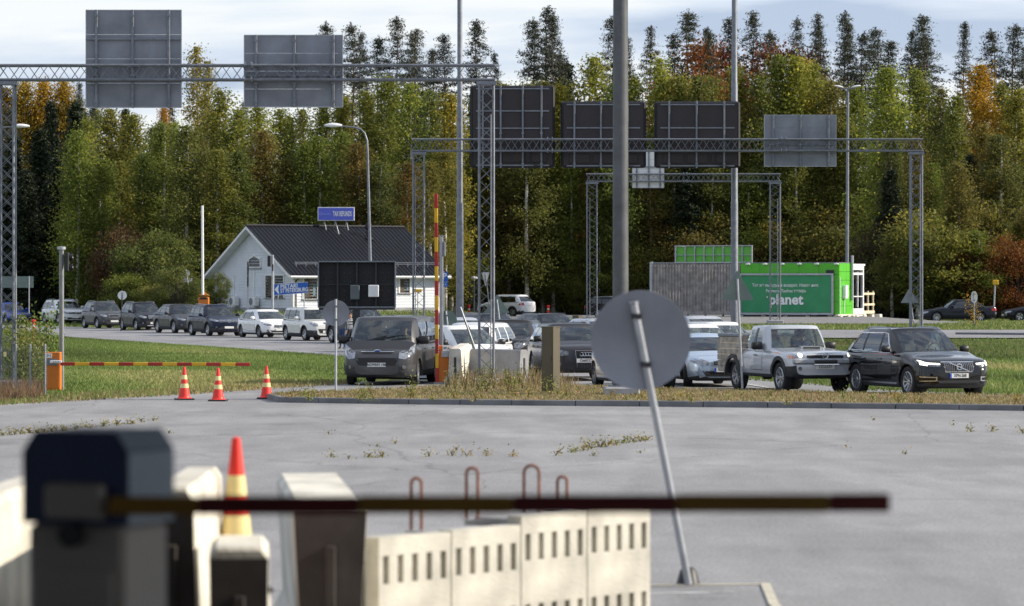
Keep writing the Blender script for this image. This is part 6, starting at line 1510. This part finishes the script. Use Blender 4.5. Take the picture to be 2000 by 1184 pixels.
def tree(kind, px, top, s, label, group=None, col=(1, 1, 1), wid=1.0, var=None, zb=None):
    if 880 < px < 1720 and s > 25: s = 24.2+(s-25)*.2
    x, y = (px-1000)/s, F/s; z = th(x, y)-.05 if zb is None else zb; zt = HC+(HORIZON-top)/s; k = (zt-z)/H0[kind]
    v = T[kind][var if var is not None else random.randrange(len(T[kind]))]
    if kind in ('birch', 'shrub'): col = (max(col[0], .94*col[1]), col[1], col[2])
    g = thing(NM[kind], label, CT[kind], (x, y, z), random.uniform(0, 6.28), group)
    t = bpy.data.objects.new('trunk', v[0]); c = bpy.data.objects.new('crown', v[1])
    for o in (t, c): C.objects.link(o); o.parent = g
    g.scale = (wid*k**.6 if kind not in ('shrub', 'rshrub', 'bshrub') else wid*k, )*2+(k,)
    j = random.uniform(.85, 1.15); c.color = (col[0]*j, col[1]*random.uniform(.95, 1.02)*j, col[2]*j, 1)
    return g
# pines standing above the wood
GP = 'tall pines rising above the birches'
pines = [(637, 42), (684, 44), (700, 62), (745, 68), (766, 27), (790, 62), (811, 54), (836, 96), (879, 64), (940, 38), (1031, 32), (1049, 11), (1080, 26), (1108, 98), (1189, 28), (1229, 70), (1265, 50), (1302, 64), (1354, 16), (1373, 50), (1401, 62), (1424, 32), (1456, 20), (1500, 56),
         (1572, 31), (1597, 25), (1613, 46), (1638, 21), (1665, 43), (1690, 61), (1716, 53), (1738, 79), (1768, 58), (1800, 66), (1815, 29), (1874, 42), (1944, 53), (1969, 44), (1997, 88)]
PL = {637: 'small pine tip just above the top of the second grey sign back', 766: 'tallest pine between the second grey sign back and the slim mast', 940: 'lone pine just right of the slim mast above the beam end', 1049: 'tallest pine of the trio above the tall black sign back', 1354: 'tall pine above the red and orange maple', 1815: 'tall pine near the right with the widest gap of sky on its right', 1874: 'lone slim pine standing alone near the right edge', 1969: 'bushy pine at the far right with a leaning top', 1638: 'tallest pine above the double street lamp'}
for px, t_ in pines:
    tree('pine', px, t_, random.uniform(22.2, 23.8), PL.get(px, 'tall dark pine with bare reddish trunk rising above the birches'), GP, wid=random.uniform(.8, 1.3)).rotation_euler = (random.uniform(-.03, .03), random.uniform(-.045, .045), random.uniform(0, 6.28))
g = tree('pine', 1010, 95, 23, 'small leaning pine with a sparse crown above the tall black sign back', GP, wid=.6); g.rotation_euler = (0, -.09, 0); g.rotation_mode = 'XYZ'
for px in range(-60, 2100, 26):    # second row behind, lower tops
    if 20 < px < 640 and px % 3: continue
    tree('pine' if px % 4 else 'spruce', px+random.uniform(-9, 9), (random.uniform(178, 225) if px > 650 else random.uniform(195, 225)), random.uniform(21, 22), 'dark conifer filling the back of the wood', 'conifers at the back of the wood')
for px, t_, k_, c_ in ((10, 172, 'gold', (.8, .8, .7)), (48, 160, 'gold', (.9, .95, .8)), (85, 158, 'gold', (1, 1, .9)), (125, 160, 'gold', (.9, .9, .7)), (20, 205, 'birch', (1.3, 1, .8)), (65, 210, 'birch', (1, .9, .8)), (110, 205, 'birch', (1.2, 1, .8)), (150, 195, 'birch', (1, .9, .9)), (188, 215, 'birch', (.8, .8, .9))):
    tree(k_, px, t_, 20.5, 'yellowing birch on the rise behind the left gantry leg', 'yellowing birches at the far left', (c_[0], c_[1], c_[2]), wid=1.2)
tree('pine', 155, 160, 20.8, 'single dark pine among the yellow birches at the left', GP, wid=.7)
# birch belt in front
GB = 'green birches along the edge of the wood'
front = [(168, 235), (215, 214), (262, 224), (300, 250), (340, 240), (430, 178), (465, 215), (503, 203), (548, 214), (590, 214), (630, 205), (672, 190), (715, 180), (757, 150), (800, 165), (840, 178), (880, 185), (928, 190), (985, 165), (1030, 165), (1062, 160), (1092, 168), (1159, 112), (1200, 165), (1240, 150), (1288, 115), (1330, 150),
         (1390, 150), (1440, 130), (1487, 150), (1520, 108), (1552, 112), (1590, 128), (1625, 160), (1670, 170), (1732, 133), (1790, 138), (1838, 175), (1868, 190), (1955, 165), (1990, 175), (2030, 160)]
yl = {757: (1.0, 1.0, .9), 880: (1.6, 1.2, .9), 1159: (1.35, 1.25, .9), 1288: (1.25, 1.15, 1), 503: (1.2, 1.1, .9), 672: (1.25, 1.12, .9), 1552: (1.3, 1.2, .9), 1732: (1.12, 1.12, .9), 1092: (1.5, 1.2, .9)}
BL = {215: 'birch under the right part of the first sign back, left of the white-stemmed one', 262: 'birch with a long white stem below the first grey sign back', 1159: 'pointed yellow-green birch left of the thick mast', 1732: 'broad pale green birch right of the double street lamp', 430: 'broad birch left of the second grey sign back', 757: 'broad green birch behind the curved street lamp'}
for i, (px, t_) in enumerate(front):
    fr_ = px in BL or px in yl or i % 2 == 0
    tree('birch', px, t_, random.uniform(26.3, 27.2) if fr_ else random.uniform(24.6, 25.2), BL.get(px, 'green and yellow birch at the edge of the wood'), GB, yl.get(px, (random.uniform(.95, 1.2), random.uniform(.95, 1.12), .9) if fr_ else (random.uniform(.68, .9), random.uniform(.72, .9), .8)), wid=random.uniform(1.05, 1.4) if fr_ else 1.1)
tree('slim', 383, 92, 25.5, 'tall slender birch right of the first sign back reaching into the sky', None, (1.5, 1.1, .9), wid=1.0)
tree('slim', 405, 120, 25.7, 'tall slender birch leaning beside the tallest birch right of the first sign back', None, (1.4, 1.1, .9), wid=.9)
tree('gold', 1915, 128, 26.4, 'bright orange-yellow birch near the right edge', None, (1.05, .95, .8), wid=1.15, var=0)
tree('gold', 1575, 118, 24.2, 'pale yellow birch left of the double street lamp', None, (.9, 1.0, 1.2), wid=.7, var=1)
tree('gold', 320, 208, 22, 'small orange-yellow tree glimpsed below the first sign back', None, (1.1, .9, 1), wid=.6, var=1)
tree('maple', 1350, 98, 23.6, 'orange-red maple right of the thick mast', None, (.85, 1.0, 1.0), wid=1.15)
tree('maple', 1392, 104, 23.4, 'deep red maple beside the orange-red one, left of the right mast', None, (1.0, .6, 1.0), wid=.9)
tree('maple', 1512, 100, 23.4, 'dull crimson maple above the right grey sign back', None, (.5, .55, 1.2), wid=1.2)
tree('maple', 1560, 118, 23.6, 'faded crimson maple beside the dull crimson one', None, (.6, .6, 1.2), wid=.8)
tree('birch', 1365, 150, 24.4, 'olive round tree standing in front of the orange-red maple', None, (.75, .72, .8), wid=1.3)
# second birch row fills the wood below
for px in range(150, 2080, 40):
    tree('birch', px+random.uniform(-12, 12), random.uniform(240, 340), random.uniform(27.3, 28.4), 'lower green birch in the second row of the wood', 'lower birches in front of the wood', (random.uniform(.5, 1.05), random.uniform(.6, .95), .8), wid=random.uniform(1.1, 1.5))
for px, t_, s_, l_ in ((28, 262, 28.2, 'black-green spruce just right of the left gantry leg'), (76, 250, 28.4, 'dark spruce second from the left gantry leg'), (148, 198, 27.2, 'tallest dark spruce with brownish cones at the left'), (112, 300, 28.8, 'dark spruce in front of the tallest one at the left'), (190, 330, 28.4, 'dark spruce right of the tallest one at the left'), (228, 400, 28.8, 'low dark spruce left of the round road sign'), (-14, 280, 28, 'dark spruce cut by the left picture edge'),
                       (1896, 300, 27.6, 'dark spruce under the orange-yellow birch'), (1345, 300, 28.5, 'dark spruce under the right black sign back'), (1105, 115, 23.0, 'broad dark conifer right of the tall black sign back'), (52, 330, 29, 'dark spruce low behind the left gantry leg'), (870, 340, 28.6, 'dark spruce behind the raised barrier arm'), (1000, 350, 28.6, 'dark spruce behind the nearest lattice leg'), (1740, 330, 28.2, 'dark spruce left of the far lattice leg')):
    tree('spruce', px, t_, s_-(2.0 if px < 240 else (3.3 if 860 < px < 1010 else 0)), l_, None, (1, 1, 1), wid=1.25)
# shrub belt
GS = 'bushes along the foot of the wood'
for px in list(range(236, 2060, 37)):
    r_ = random.random(); k = 'bshrub' if r_ < .07 else ('shrub' if r_ < .45 else 'birch')
    t_ = random.uniform(440, 510) if px < 700 else random.uniform(400, 480)
    tree(k, px+random.uniform(-14, 14), t_, random.uniform(26.3, 27.4) if px < 880 else (random.uniform(24.3, 25.2) if px < 1240 else random.uniform(28.0, 29.4)), 'leafy bush at the foot of the wood' if k != 'birch' else 'young bushy birch at the foot of the wood', GS if k != 'birch' else 'young birches at the foot of the wood', (random.uniform(.6, .95), random.uniform(.66, .95), .75), wid=random.uniform(.9, 1.3)*(1.5 if k == 'birch' else 1))
for px in list(range(240, 400, 30))+list(range(1110, 2060, 33)):
    tree('shrub', px+random.uniform(-14, 14), random.uniform(525, 565) if px < 420 else random.uniform(505, 545), random.uniform(28.6, 29.8) if px < 450 else (24.8 if px < 1240 else random.uniform(27.5, 28.3)), 'low leafy bush in front of the wood', 'low bushes in front of the wood', (random.uniform(.55, .9), random.uniform(.62, .88), .75), wid=random.uniform(1.1, 1.6))
for px, t_ in ((-10, 560), (22, 548), (50, 556), (130, 565), (168, 560), (205, 552)):
    tree('shrub', px, t_, 26.3, 'small bright bush before the dark spruces at the left', 'small bushes before the dark spruces', (.8, .75, .8), wid=1.2)
for px in range(-30, 240, 22):
    tree('spruce', px+random.uniform(-6, 6), random.uniform(330, 440), random.uniform(26.2, 27.0), 'dark spruce in the shaded stand at the left', 'dark spruces of the stand at the left', (1, 1, 1), wid=1.5)
for px, t_, c_, l_ in ((1905, 478, (.6, .95, 1), 'rust-red bush left of the reddest one at the right edge'), (1950, 466, (.8, 1.05, 1), 'big rust-red bush at the right behind the yellow sign box'), (1992, 474, (.7, .9, 1), 'rust-red bush cut by the right picture edge')):
    tree('rshrub', px, t_, 28.8, l_, None, c_, wid=.85)
tree('bshrub', 248, 448, 28.5, 'brownish bush behind the round sign at the left', None, (.8, .65, .8), wid=.9)
tree('shrub', 300, 455, 28.8, 'tall pale green bush left of the small leaning sign', None, (.62, .66, .8), wid=1.0)
tree('shrub', 428, 535, 30.8, 'dark bush against the gable wall of the house', None, (.5, .7, .9), wid=.7, zb=.9)
tree('bshrub', 85, 478, 26.4, 'brown-green bush right of the direction board', None, (.9, 1, .9), wid=.8)
tree('shrub', 345, 520, 31, 'bush beside the leaning sign with a white plate', None, (.6, .65, .8), wid=1.0)

# far wood as one mass
def thicket(name, boxes, n, leaf, m, col):
    P = np.concatenate([np.column_stack([rng.uniform(a, b_, int(n*f)), rng.uniform(c, d, int(n*f)), rng.random(int(n*f))**.8*(h1-h0)+h0]) for a, b_, c, d, h0, h1, f in boxes])
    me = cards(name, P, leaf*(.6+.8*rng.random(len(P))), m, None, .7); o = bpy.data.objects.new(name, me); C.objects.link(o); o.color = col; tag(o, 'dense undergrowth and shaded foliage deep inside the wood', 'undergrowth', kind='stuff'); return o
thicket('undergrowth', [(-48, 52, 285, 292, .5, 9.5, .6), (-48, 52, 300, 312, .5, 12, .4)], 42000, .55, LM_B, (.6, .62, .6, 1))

# ------------------------------------------------------------------ grass
def blades(name, label, pts, h, w, m, kind='stuff', cat='grass', lean=.35, tone=None):
    n = len(pts); a = rng.uniform(0, 2*PI, n); hh = h*(.5+.9*rng.random(n)); d = np.column_stack([np.cos(a), np.sin(a), np.zeros(n)])
    ln = rng.normal(size=(n, 2))*lean; V_ = np.empty((n, 3, 3)); V_[:, 0] = pts-d*w/2; V_[:, 1] = pts+d*w/2; V_[:, 2] = pts+np.column_stack([ln[:, 0]*hh, ln[:, 1]*hh, hh])
    me = bpy.data.meshes.new(name); me.vertices.add(n*3); me.vertices.foreach_set('co', V_.reshape(-1).astype(np.float32)); me.loops.add(n*3); me.loops.foreach_set('vertex_index', np.arange(n*3, dtype=np.int32))
    me.polygons.add(n); me.polygons.foreach_set('loop_start', np.arange(0, n*3, 3, dtype=np.int32))
    try: me.polygons.foreach_set('loop_total', np.full(n, 3, dtype=np.int32))
    except Exception: pass
    me.update(calc_edges=True); at_ = me.attributes.new('tone', 'FLOAT', 'FACE'); at_.data.foreach_set('value', (rng.random(n) if tone is None else tone).astype(np.float32)); me.materials.append(m)
    o = bpy.data.objects.new(name, me); C.objects.link(o); return tag(o, label, cat, kind=kind)
GM = leafmat('grass_blades', (.155, .215, .055), (.38, .36, .14), .35, .35); GD = leafmat('dry_grass_blades', (.30, .22, .11), (.44, .34, .18), .3, .3); GW = leafmat('weed_leaves', (.20, .24, .05), (.46, .40, .12), .35, .4)
GR = leafmat('reddish_weed_blades', (.20, .12, .07), (.32, .24, .13), .3, .3)
def inpoly(x, y, poly):
    c = np.zeros(len(x), bool); n = len(poly); j = n-1
    for i in range(n):
        xi, yi, xj, yj = *poly[i], *poly[j]; c ^= ((yi > y) != (yj > y)) & (x < (xj-xi)*(y-yi)/(yj-yi+1e-12)+xi); j = i
    return c
def scatter(poly, n, clump=0, zf=th):
    xs = [p[0] for p in poly]; ys = [p[1] for p in poly]; out_ = []
    while sum(len(o) for o in out_) < n:
        x = rng.uniform(min(xs), max(xs), n); y = rng.uniform(min(ys), max(ys), n); k = inpoly(x, y, poly); out_.append(np.column_stack([x[k], y[k]]))
    q = np.concatenate(out_)[:n]; return np.column_stack([q, [zf(a, b_) for a, b_ in q]])
Lp = [(-34, 220), g2(-200, 790), g2(0, 792), g2(120, 785), g2(350, 772), g2(520, 760), g2(695, 749), g2(735, 738), g2(735, 712), g2(690, 698), g2(400, 677), g2(140, 660), g2(0, 643)]
# low undulating bank surfaces
def bump(x, y): return .10*math.sin(x*.35+y*.11)+.07*math.sin(x*.9-y*.23)
p_ = scatter(Lp, 120000); tn = np.clip(.45+.35*np.sin(p_[:, 0]*.5+p_[:, 1]*.12)*np.sin(p_[:, 1]*.07+1)+.25*(rng.random(len(p_))-.5)+.25*(p_[:, 1] < 112), 0, 1)
blades('grass', 'mown green grass between the forecourt and the queue road', p_, .07, .04, GM, tone=tn)
Rp = [(6.7, 101), g2(1560, 750), g2(1700, 764), g2(2000, 775), (22, 92), (34, 139), (2, 139), (2, 125)]
p_ = scatter(Rp, 60000); tn = np.clip(.45+.3*np.sin(p_[:, 0]*.6+p_[:, 1]*.2)+.3*(p_[:, 1] > 105)*(p_[:, 1] < 128)-.25*(p_[:, 1] > 130)+.25*(rng.random(len(p_))-.5), 0, 1)  # blade tone lightened on the sunlit flat, darkened on the shaded bank face
blades('grass', 'rough green grass on the bank behind the black off-roader', p_, .10, .045, GM, tone=tn)
p_ = scatter([(2, 166), (45, 168), (45, 240), (27, 240), (27, 205), (22, 189), (9, 189), (8, 225), (2, 225)], 32000); blades('grass', 'rough grass strip beyond the far road', p_, .10, .06, GM)
p_ = scatter([(-60, 262), (-33, 237), (-17, 213), (-8, 208), (-4, 231), (-4, 238), (-60, 290)], 18000); blades('grass', 'rough grass around the white house', p_, .12, .08, GM)
ip = [tuple(p) for p in fa]+[tuple(p) for p in reversed(fb)]
p_ = scatter(ip, 4000, zf=lambda a, c: .115); blades('verge_grass', 'sparse green grass on the kerbed verge', p_, .06, .03, GM); p_ = scatter(ip, 20000, zf=lambda a, c: .115); blades('verge_grass', 'short dry grass on the kerbed verge', p_, .045, .03, GD)
p_ = scatter([g2(0, 793), g2(350, 773), g2(520, 762), g2(690, 751), g2(690, 743), g2(350, 760), g2(0, 778)], 2500); blades('verge_grass', 'dry grass fringe along the forecourt edge', p_, .09, .035, GD)
# tall dry weeds round the nearest lattice leg and barriers
wp_ = [g2(868, 760), g2(1062, 766), g2(1140, 764), g2(1060, 740), g2(900, 742)]
p_ = scatter(wp_, 1800, zf=lambda a, c: .05); blades('verge_weeds', 'tall dry grass and weeds around the nearest lattice leg', p_, .34, .022, GD, lean=.2)
p_ = scatter([g2(-10, 785), g2(86, 778), g2(80, 755), g2(-10, 760)], 2200); blades('verge_weeds', 'tall reddish dry weeds at the left fence', p_, .26, .02, GR, lean=.3)
def weed(px, py, h, label, group, z=.1, col=(1, 1, 1), n=60, s=None, cat='weed', name='weed_plant', wid=.35):
    q = gp(px, py, z) if s is None else Vector(((px-1000)/s, F/s, z)); P = []; b = MB()
    g = thing(name, label, cat, q, 0, group)
    for k in range(5):
        a = random.uniform(0, 6.28); L_ = h*random.uniform(.6, 1); e = Vector((math.cos(a)*wid*L_, math.sin(a)*wid*L_, L_)); b.tube([(0, 0, 0), e*.5+Vector((0, 0, .03)), e], [.008, .006, .003], 4)
        for j in range(n//5):
            t = random.uniform(.15, 1); P.append(list(e*t+Vector([random.gauss(0, .05*(1+h)) for _ in range(3)])))
    b.build('stem', mat('weed_stem', (.12, .1, .04), .9), g); P = np.array(P); P[:, 2] = np.abs(P[:, 2])
    me = cards('leaves', P, .035+.03*h, GW, None, .7); o = bpy.data.objects.new('leaves', me); C.objects.link(o); o.parent = g; o.color = (*col, 1); return g
GWD = 'small yellow-green weeds along the kerbed verge'
for k in range(46):
    px = random.uniform(560, 1990); 
    weed(px, lerp(786, 770, random.random()) + (px-1000)*.006, random.uniform(.08, .22), 'small yellow-green weed on the kerbed verge', GWD, col=(random.uniform(.8, 1.5), random.uniform(.8, 1.1), 1), n=40)
for px, py, h, l_ in ((603, 783, .35, 'leafy weed on the verge left of the upright round sign'), (712, 783, .42, 'bushy weed on the verge below the van'), (801, 778, .5, 'tall leafy weed on the verge below the van wheel'), (1000, 770, .8, 'tall yellow-green weed between the lattice leg and the beige cabinet'), (950, 766, .75, 'tall weed in front of the concrete barrier'), (1075, 770, .5, 'weed at the foot of the beige cabinet')):
    weed(px, py, h, l_, None, n=110)
for px in range(868, 1060, 11): weed(px+random.uniform(-4, 4), random.uniform(752, 768), random.uniform(.25, .7), 'tall leafy dry weed around the nearest lattice leg', 'tall weeds around the nearest lattice leg', col=(random.uniform(.7, 1.1), random.uniform(.6, .9), .9), n=34, wid=.22)
# left hedge and fence
for px in range(-20, 84, 10): 
    weed(px+random.uniform(-5, 5), random.uniform(742, 758), random.uniform(1.4, 2.1), 'tall leafy sapling behind the wire fence at the left', 'saplings behind the left fence', 0, (random.uniform(.6, .95), random.uniform(.7, .95), .9), 420, name='sapling', cat='sapling', wid=.32)
weed(1903, 652, 1.75, 'young tree with orange and yellow leaves by the oval sign', None, .6, (1.6, .9, .8), 260, name='sapling', cat='sapling', wid=.3, s=39)
weed(86, 750, 2.2, 'tallest leafy sapling left of the orange cabinet', None, 0, (.6, .8, .9), 600, name='sapling', cat='sapling', wid=.25)
# weeds in the asphalt cracks
for (a, c, n_) in (((1110, 884), (1272, 858), 16), ((0, 852), (160, 838), 14), ((160, 836), (300, 824), 10), ((640, 894), (1100, 890), 9), ((1860, 842), (2000, 846), 3)):
    for k in range(n_):
        t = (k+random.random())/n_; px, py = lerp(a[0], c[0], t), lerp(a[1], c[1], t)+random.uniform(-1.5, 1.5)
        weed(px, py, random.uniform(.04, .11) if not 1140 < px < 1200 else random.uniform(.08, .17), 'dry weed tuft growing from a crack in the asphalt', 'weed tufts in the asphalt cracks', .004, (random.uniform(1, 1.3), random.uniform(.85, 1), .9), 34, wid=.9)
for k in range(14): weed(random.uniform(40, 1980), random.uniform(812, 930), random.uniform(.02, .05), 'dry weed tuft growing from a crack in the asphalt', 'weed tufts in the asphalt cracks', .004, (1.2, .95, .9), 12, wid=1.2)
# ------------------------------------------------------------------ wire fence at the left
s = 80.0; g = thing('wire_fence', 'wire mesh fence with thin posts at the left verge', 'fence', Vector((-12.6, F/s, 0))); o = Vector(g.location); zt = at(0, 676, s).z
b = MB()
for k in range(54):
    x = -1.4+k*.05; b.tube([(x, 0, 0), (x, 0, zt)], .003, 3)
for k in range(24): z = zt*k/23; b.tube([(-1.4, 0, z), (1.27, 0, z)], .003, 3)
b.build('mesh', M['galv'], g)
for px in (31, 59, 88):
    b = MB(); p = at(px, 760, s)-o; b.tube([(p.x, .03, 0), (p.x, .03, zt+.05)], .022, 8); b.build('post', M['galv_b'], g, smooth=50)
b = MB(); p = at(10, 692, s)-o; b.box((p.x, -.03, p.z), (.07, .01, .12)); b.build('tag_plate', M['conewhite'], g)

# ------------------------------------------------------------------ concrete barriers in the middle distance
def jersey(label, p0, p1, H, wb_=.6, wt=.2, m='concrete2', name='concrete_barrier', z0=0, group=None):
    p0, p1 = Vector(p0), Vector(p1); d = p1-p0; L_ = d.length; g = thing(name, label, 'concrete barrier', (*p0, z0), math.atan2(d.y, d.x), group)
    prof = [(-wb_/2, 0), (-wb_/2, .1*H), (-wb_*.32, .28*H), (-wt/2-.02, .96*H), (-wt/2+.02, H), (wt/2-.02, H), (wt/2+.02, .96*H), (wb_*.32, .28*H), (wb_/2, .1*H), (wb_/2, 0)]
    b = MB(); n = len(prof); xs = [0, .02, L_-.02, L_]; rows = [[(x, y*(1 if 0 < i < 3 else .96), z*(1 if 0 < i < 3 else .985)) for y, z in prof] for i, x in enumerate(xs)]
    b.grid(rows, 0, True); b.f += [tuple(range(n)), tuple(reversed(range(3*n, 4*n)))]; b.m += [0, 0]
    for k in (.3, .7): b.box((L_*k, 0, .06), (.3, wb_+.02, .1), 1)
    b.box((-.004, 0, H*.45), (.02, .06, H*.6), 1); b.box((L_+.004, 0, H*.45), (.02, .06, H*.6), 1)
    b.build('barrier_body', [M[m], M['dark']], g); return g
P2 = lambda px, s: Vector(((px-1000)/s, F/s))
jersey('grey concrete barrier behind the nearest lattice leg, weeds at its foot', P2(1024, 71.5), P2(925, 70.5), .92, .62, .26)
jersey('pale concrete barrier end catching the sun beside the raised barrier cabinet', P2(889, 72.3), P2(913, 65), .98, .6, .28, 'concrete')
b = MB(); g = thing('leaning_stay', 'thin pole leaning across the white car behind the nearest lattice leg', 'pole', (*P2(952, 69), .1)); o = Vector(g.location)
b.tube([at(952, 745, 69)-o, at(926, 676, 69)-o, at(899, 600, 69)-o], .03, 6); b.build('stay', M['galv'], g)
b = MB(); b.poly([at(925, 690, 69)-o, at(933, 692, 69)-o, at(918, 640, 69)-o, at(909, 628, 69)-o], .02, (0, 1, 0)); b.build('flat_plate', M['greenback'], g)
# ------------------------------------------------------------------ foreground
s = 560.0; ZG = .85; kq = .768
bx = thing('boom_barrier', 'dark grey barrier machine with navy octagonal hood, blurred close to the camera', 'barrier', Vector(((192-1000)/s, F/s, ZG)), R(-24)); o = Vector(bx.location)
wf, dp = .53*kq, .44*kq; ztp = at(0, 838, s).z-ZG; zbh = at(0, 1018, s).z-ZG
b = MB(); ch = .095*kq
pts = [(-wf/2, zbh), (wf/2, zbh), (wf/2, ztp-ch), (wf/2-ch*.7, ztp), (-wf/2+ch*.7, ztp), (-wf/2, ztp-ch)]
b.poly([(x, -dp/2, z) for x, z in pts], dp, (0, 1, 0)); b.build('hood', M['bluehood'], bx)
b = MB(); b.poly([(wf/2+.004, -dp/2+.012, zbh), (wf/2+.004, dp/2-.012, zbh), (wf/2+.004, dp/2-.012, ztp-ch), (wf/2+.004, -dp/2+.012, ztp-ch)], .006, (1, 0, 0)); b.poly([(wf/2+.002, -dp/2+.012, ztp-ch+.003), (wf/2+.002, dp/2-.012, ztp-ch+.003), (wf/2-ch*.7+.002, dp/2-.012, ztp), (wf/2-ch*.7+.002, -dp/2+.012, ztp)], .006, (1, 0, .5)); b.build('skylit_side', mat('skylit_blue_grey', (.22, .29, .38), .5, 0, .1, 3), bx)  # overlay on the hood side, skylight put into its lighter colour
b = MB(); b.box((0, 0, zbh/2), (wf-.02, dp-.02, zbh), bev=.02); b.box((.0, -dp/2-.004, zbh*.45), (wf*.8, .02, zbh*.8), bev=.01); b.build('cabinet', M['boothgrey'], bx)
b = MB(); b.lathe([(0, -.03), (.045, -.03), (.045, 0), (0, 0)], 16, 0, 'Y', (.0, -dp/2, zbh-.035)); b.build('lock', M['black'], bx)
b = MB(); b.box((.02, -dp/2-.02, zbh+.08), (.23, .05, .12), bev=.01); b.build('arm_mount', M['boothgrey'], bx)
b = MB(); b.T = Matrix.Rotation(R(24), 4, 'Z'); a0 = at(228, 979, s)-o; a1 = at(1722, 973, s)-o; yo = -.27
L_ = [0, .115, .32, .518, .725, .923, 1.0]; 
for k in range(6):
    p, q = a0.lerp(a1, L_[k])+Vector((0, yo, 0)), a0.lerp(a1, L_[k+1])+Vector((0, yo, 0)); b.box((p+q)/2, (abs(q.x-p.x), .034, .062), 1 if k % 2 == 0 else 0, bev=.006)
b.build('arm', [mat('shaded_red_paint', (.10, .006, .008), .6, 0, .2, 3), mat('shaded_yellow_paint', (.21, .115, .012), .6, 0, .2, 3)], bx)  # red and yellow darkened to put the arm's shade into the paint
# perforated concrete blocks in a row
A = Vector(((740-1000)/276, F/276, 0)); B_ = Vector(((1272-1000)/251, F/251, 0)); dv = (B_-A); L4 = dv.length/4; an = math.atan2(dv.y, dv.x); dn = dv.normalized(); nn = Vector((dn.y, -dn.x, 0))
M_BLK = mat('cream_concrete', (.40, .385, .335), .9, 0, .32, 1.3, .5, 40, col2=(.55, .53, .46))
for k in range(4):
    z1 = .905+(.05 if k >= 2 else 0)+.01*k; org = A+dn*(L4*k); g = thing('perforated_block', ('cream perforated concrete block at the near left end of the row', 'cream perforated concrete block second from the near end of the row', 'cream perforated concrete block third from the near end of the row', 'cream perforated concrete block at the far right end of the row')[k], 'concrete block', org, an, 'row of cream perforated concrete blocks')
    th_ = .13; W_ = L4-.015; b = MB(); D_ = .55
    # front face with real slots: vertical ribs between horizontal bands (local y<0 faces the camera side)
    nsl = 5; bands = [(0, .12), (.32, z1-.33), (z1-.13, z1)]; pitch = W_/nsl; sw = .064
    for z0, z_1 in bands: b.box((W_/2, th_/2, (z0+z_1)/2), (W_, th_, z_1-z0))
    for z0, z_1 in ((.12, .32), (z1-.33, z1-.13)):
        xs = [0]+[pitch*(i+.5) for i in range(nsl)]+[W_]
        for i in range(nsl+1):
            xa = 0 if i == 0 else xs[i]+sw/2; xb = W_ if i == nsl else xs[i+1]-sw/2; b.box(((xa+xb)/2, th_/2, (z0+z_1)/2), (xb-xa-.0, th_-.002, z_1-z0))
    b.build('slotted_face', M_BLK, g)
    b = MB(); b.box((W_/2, D_-.05, z1/2-.02), (W_, .1, z1-.04)); b.box((W_/2, th_+(D_-.1-th_)/2, z1-.07), (W_-.002, D_-.1-th_, .1)); b.box((W_/2, th_+(D_-.1-th_)/2, .08), (W_-.002, D_-.1-th_, .1)); b.build('back_slab', M['concrete2'], g)
for px, pt, pb, s_, wd_, l_ in ((813, 934, 1022, 268, .075, 'rusty lifting loop nearest, at the left on the block row'), (922, 914, 1000, 262, .085, 'narrow rusty lifting loop second from the left on the block row'), (1038, 909, 1000, 256, .115, 'widest rusty lifting loop on the block row'), (1098, 931, 1000, 250, .075, 'small rusty lifting loop at the right of the widest one')):
    b = MB(); c = at(px, pb, s_); h = (pb-pt)/s_; pts = [Vector((-wd_/2, 0, -.05)), Vector((-wd_/2, 0, h-wd_/2))]+[Vector((-math.cos(a)*wd_/2, 0, h-wd_/2+math.sin(a)*wd_/2)) for a in [PI*i/8 for i in range(1, 8)]]+[Vector((wd_/2, 0, h-wd_/2)), Vector((wd_/2, 0, -.05))]
    b.tube(pts, .012, 8); q = b.build('lifting_loop', M['rust'], smooth=60, loc=c); tag(q, l_, 'lifting loop', 'rusty lifting loops on the block row')
# concrete barriers around the machine, their near ends given a darker colour
M['dark_end'] = mat('dark_barrier_end', (.045, .038, .034), .9, 0, .35, 3)
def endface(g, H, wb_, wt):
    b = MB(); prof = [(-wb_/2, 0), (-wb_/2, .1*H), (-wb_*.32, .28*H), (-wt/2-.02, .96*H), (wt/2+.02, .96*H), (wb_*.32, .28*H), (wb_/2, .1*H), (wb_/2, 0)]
    b.poly([(-.012, y*.98, z*.99) for y, z in prof], .01, (-1, 0, 0)); b.box((-.03, 0, H*.5), (.03, .07, H*.55), 0, bev=.01); b.build('end_face', M['dark_end'], g)
for lab, a_, c_, H, w1, w2 in (('concrete barrier with a dark end face in front of the perforated block row', P2(645, 292), P2(603, 251), 1.235, .64, .46),
    ('narrow concrete barrier end between the cone and the barrier machine', P2(467, 343), P2(469, 326), 1.2, .5, .30),
    ('pale concrete barrier just right of the blurred barrier machine', P2(335, 330), P2(395, 296), 1.5, .5, .22),
    ('pale concrete barrier cut by the left picture edge', P2(-75, 330), P2(70, 292), 1.42, .5, .24)):
    g = jersey(lab, a_, c_, H, w1, w2, 'concrete'); endface(g, H, w1, w2)
jersey('low concrete barrier under the foreground traffic cone', P2(461, 316), P2(462, 285), .70, .6, .40, 'concrete')
# unseen canopy and rear wall, added to shade the machine and its arm
cn = thing('shade_canopy', 'flat roofed unseen canopy added above the camera to shade the barrier machine', 'canopy', (0, 9, 0))
b = MB(); b.box((-8, -9, 4.62), (34, 40, .35)); b.build('roof', M['concrete2'], cn); b = MB(); b.box((-8, -22, 2.1), (33, .3, 4.2)); b.build('shade_wall', M['dark'], cn)  # roof slab and wall of the added canopy, there only for shade
for x in (-14, 8.5):
    b = MB(); b.box((x, -7, 2.22), (.35, .35, 4.44)); b.build('shade_canopy_column', M['galv'], cn)
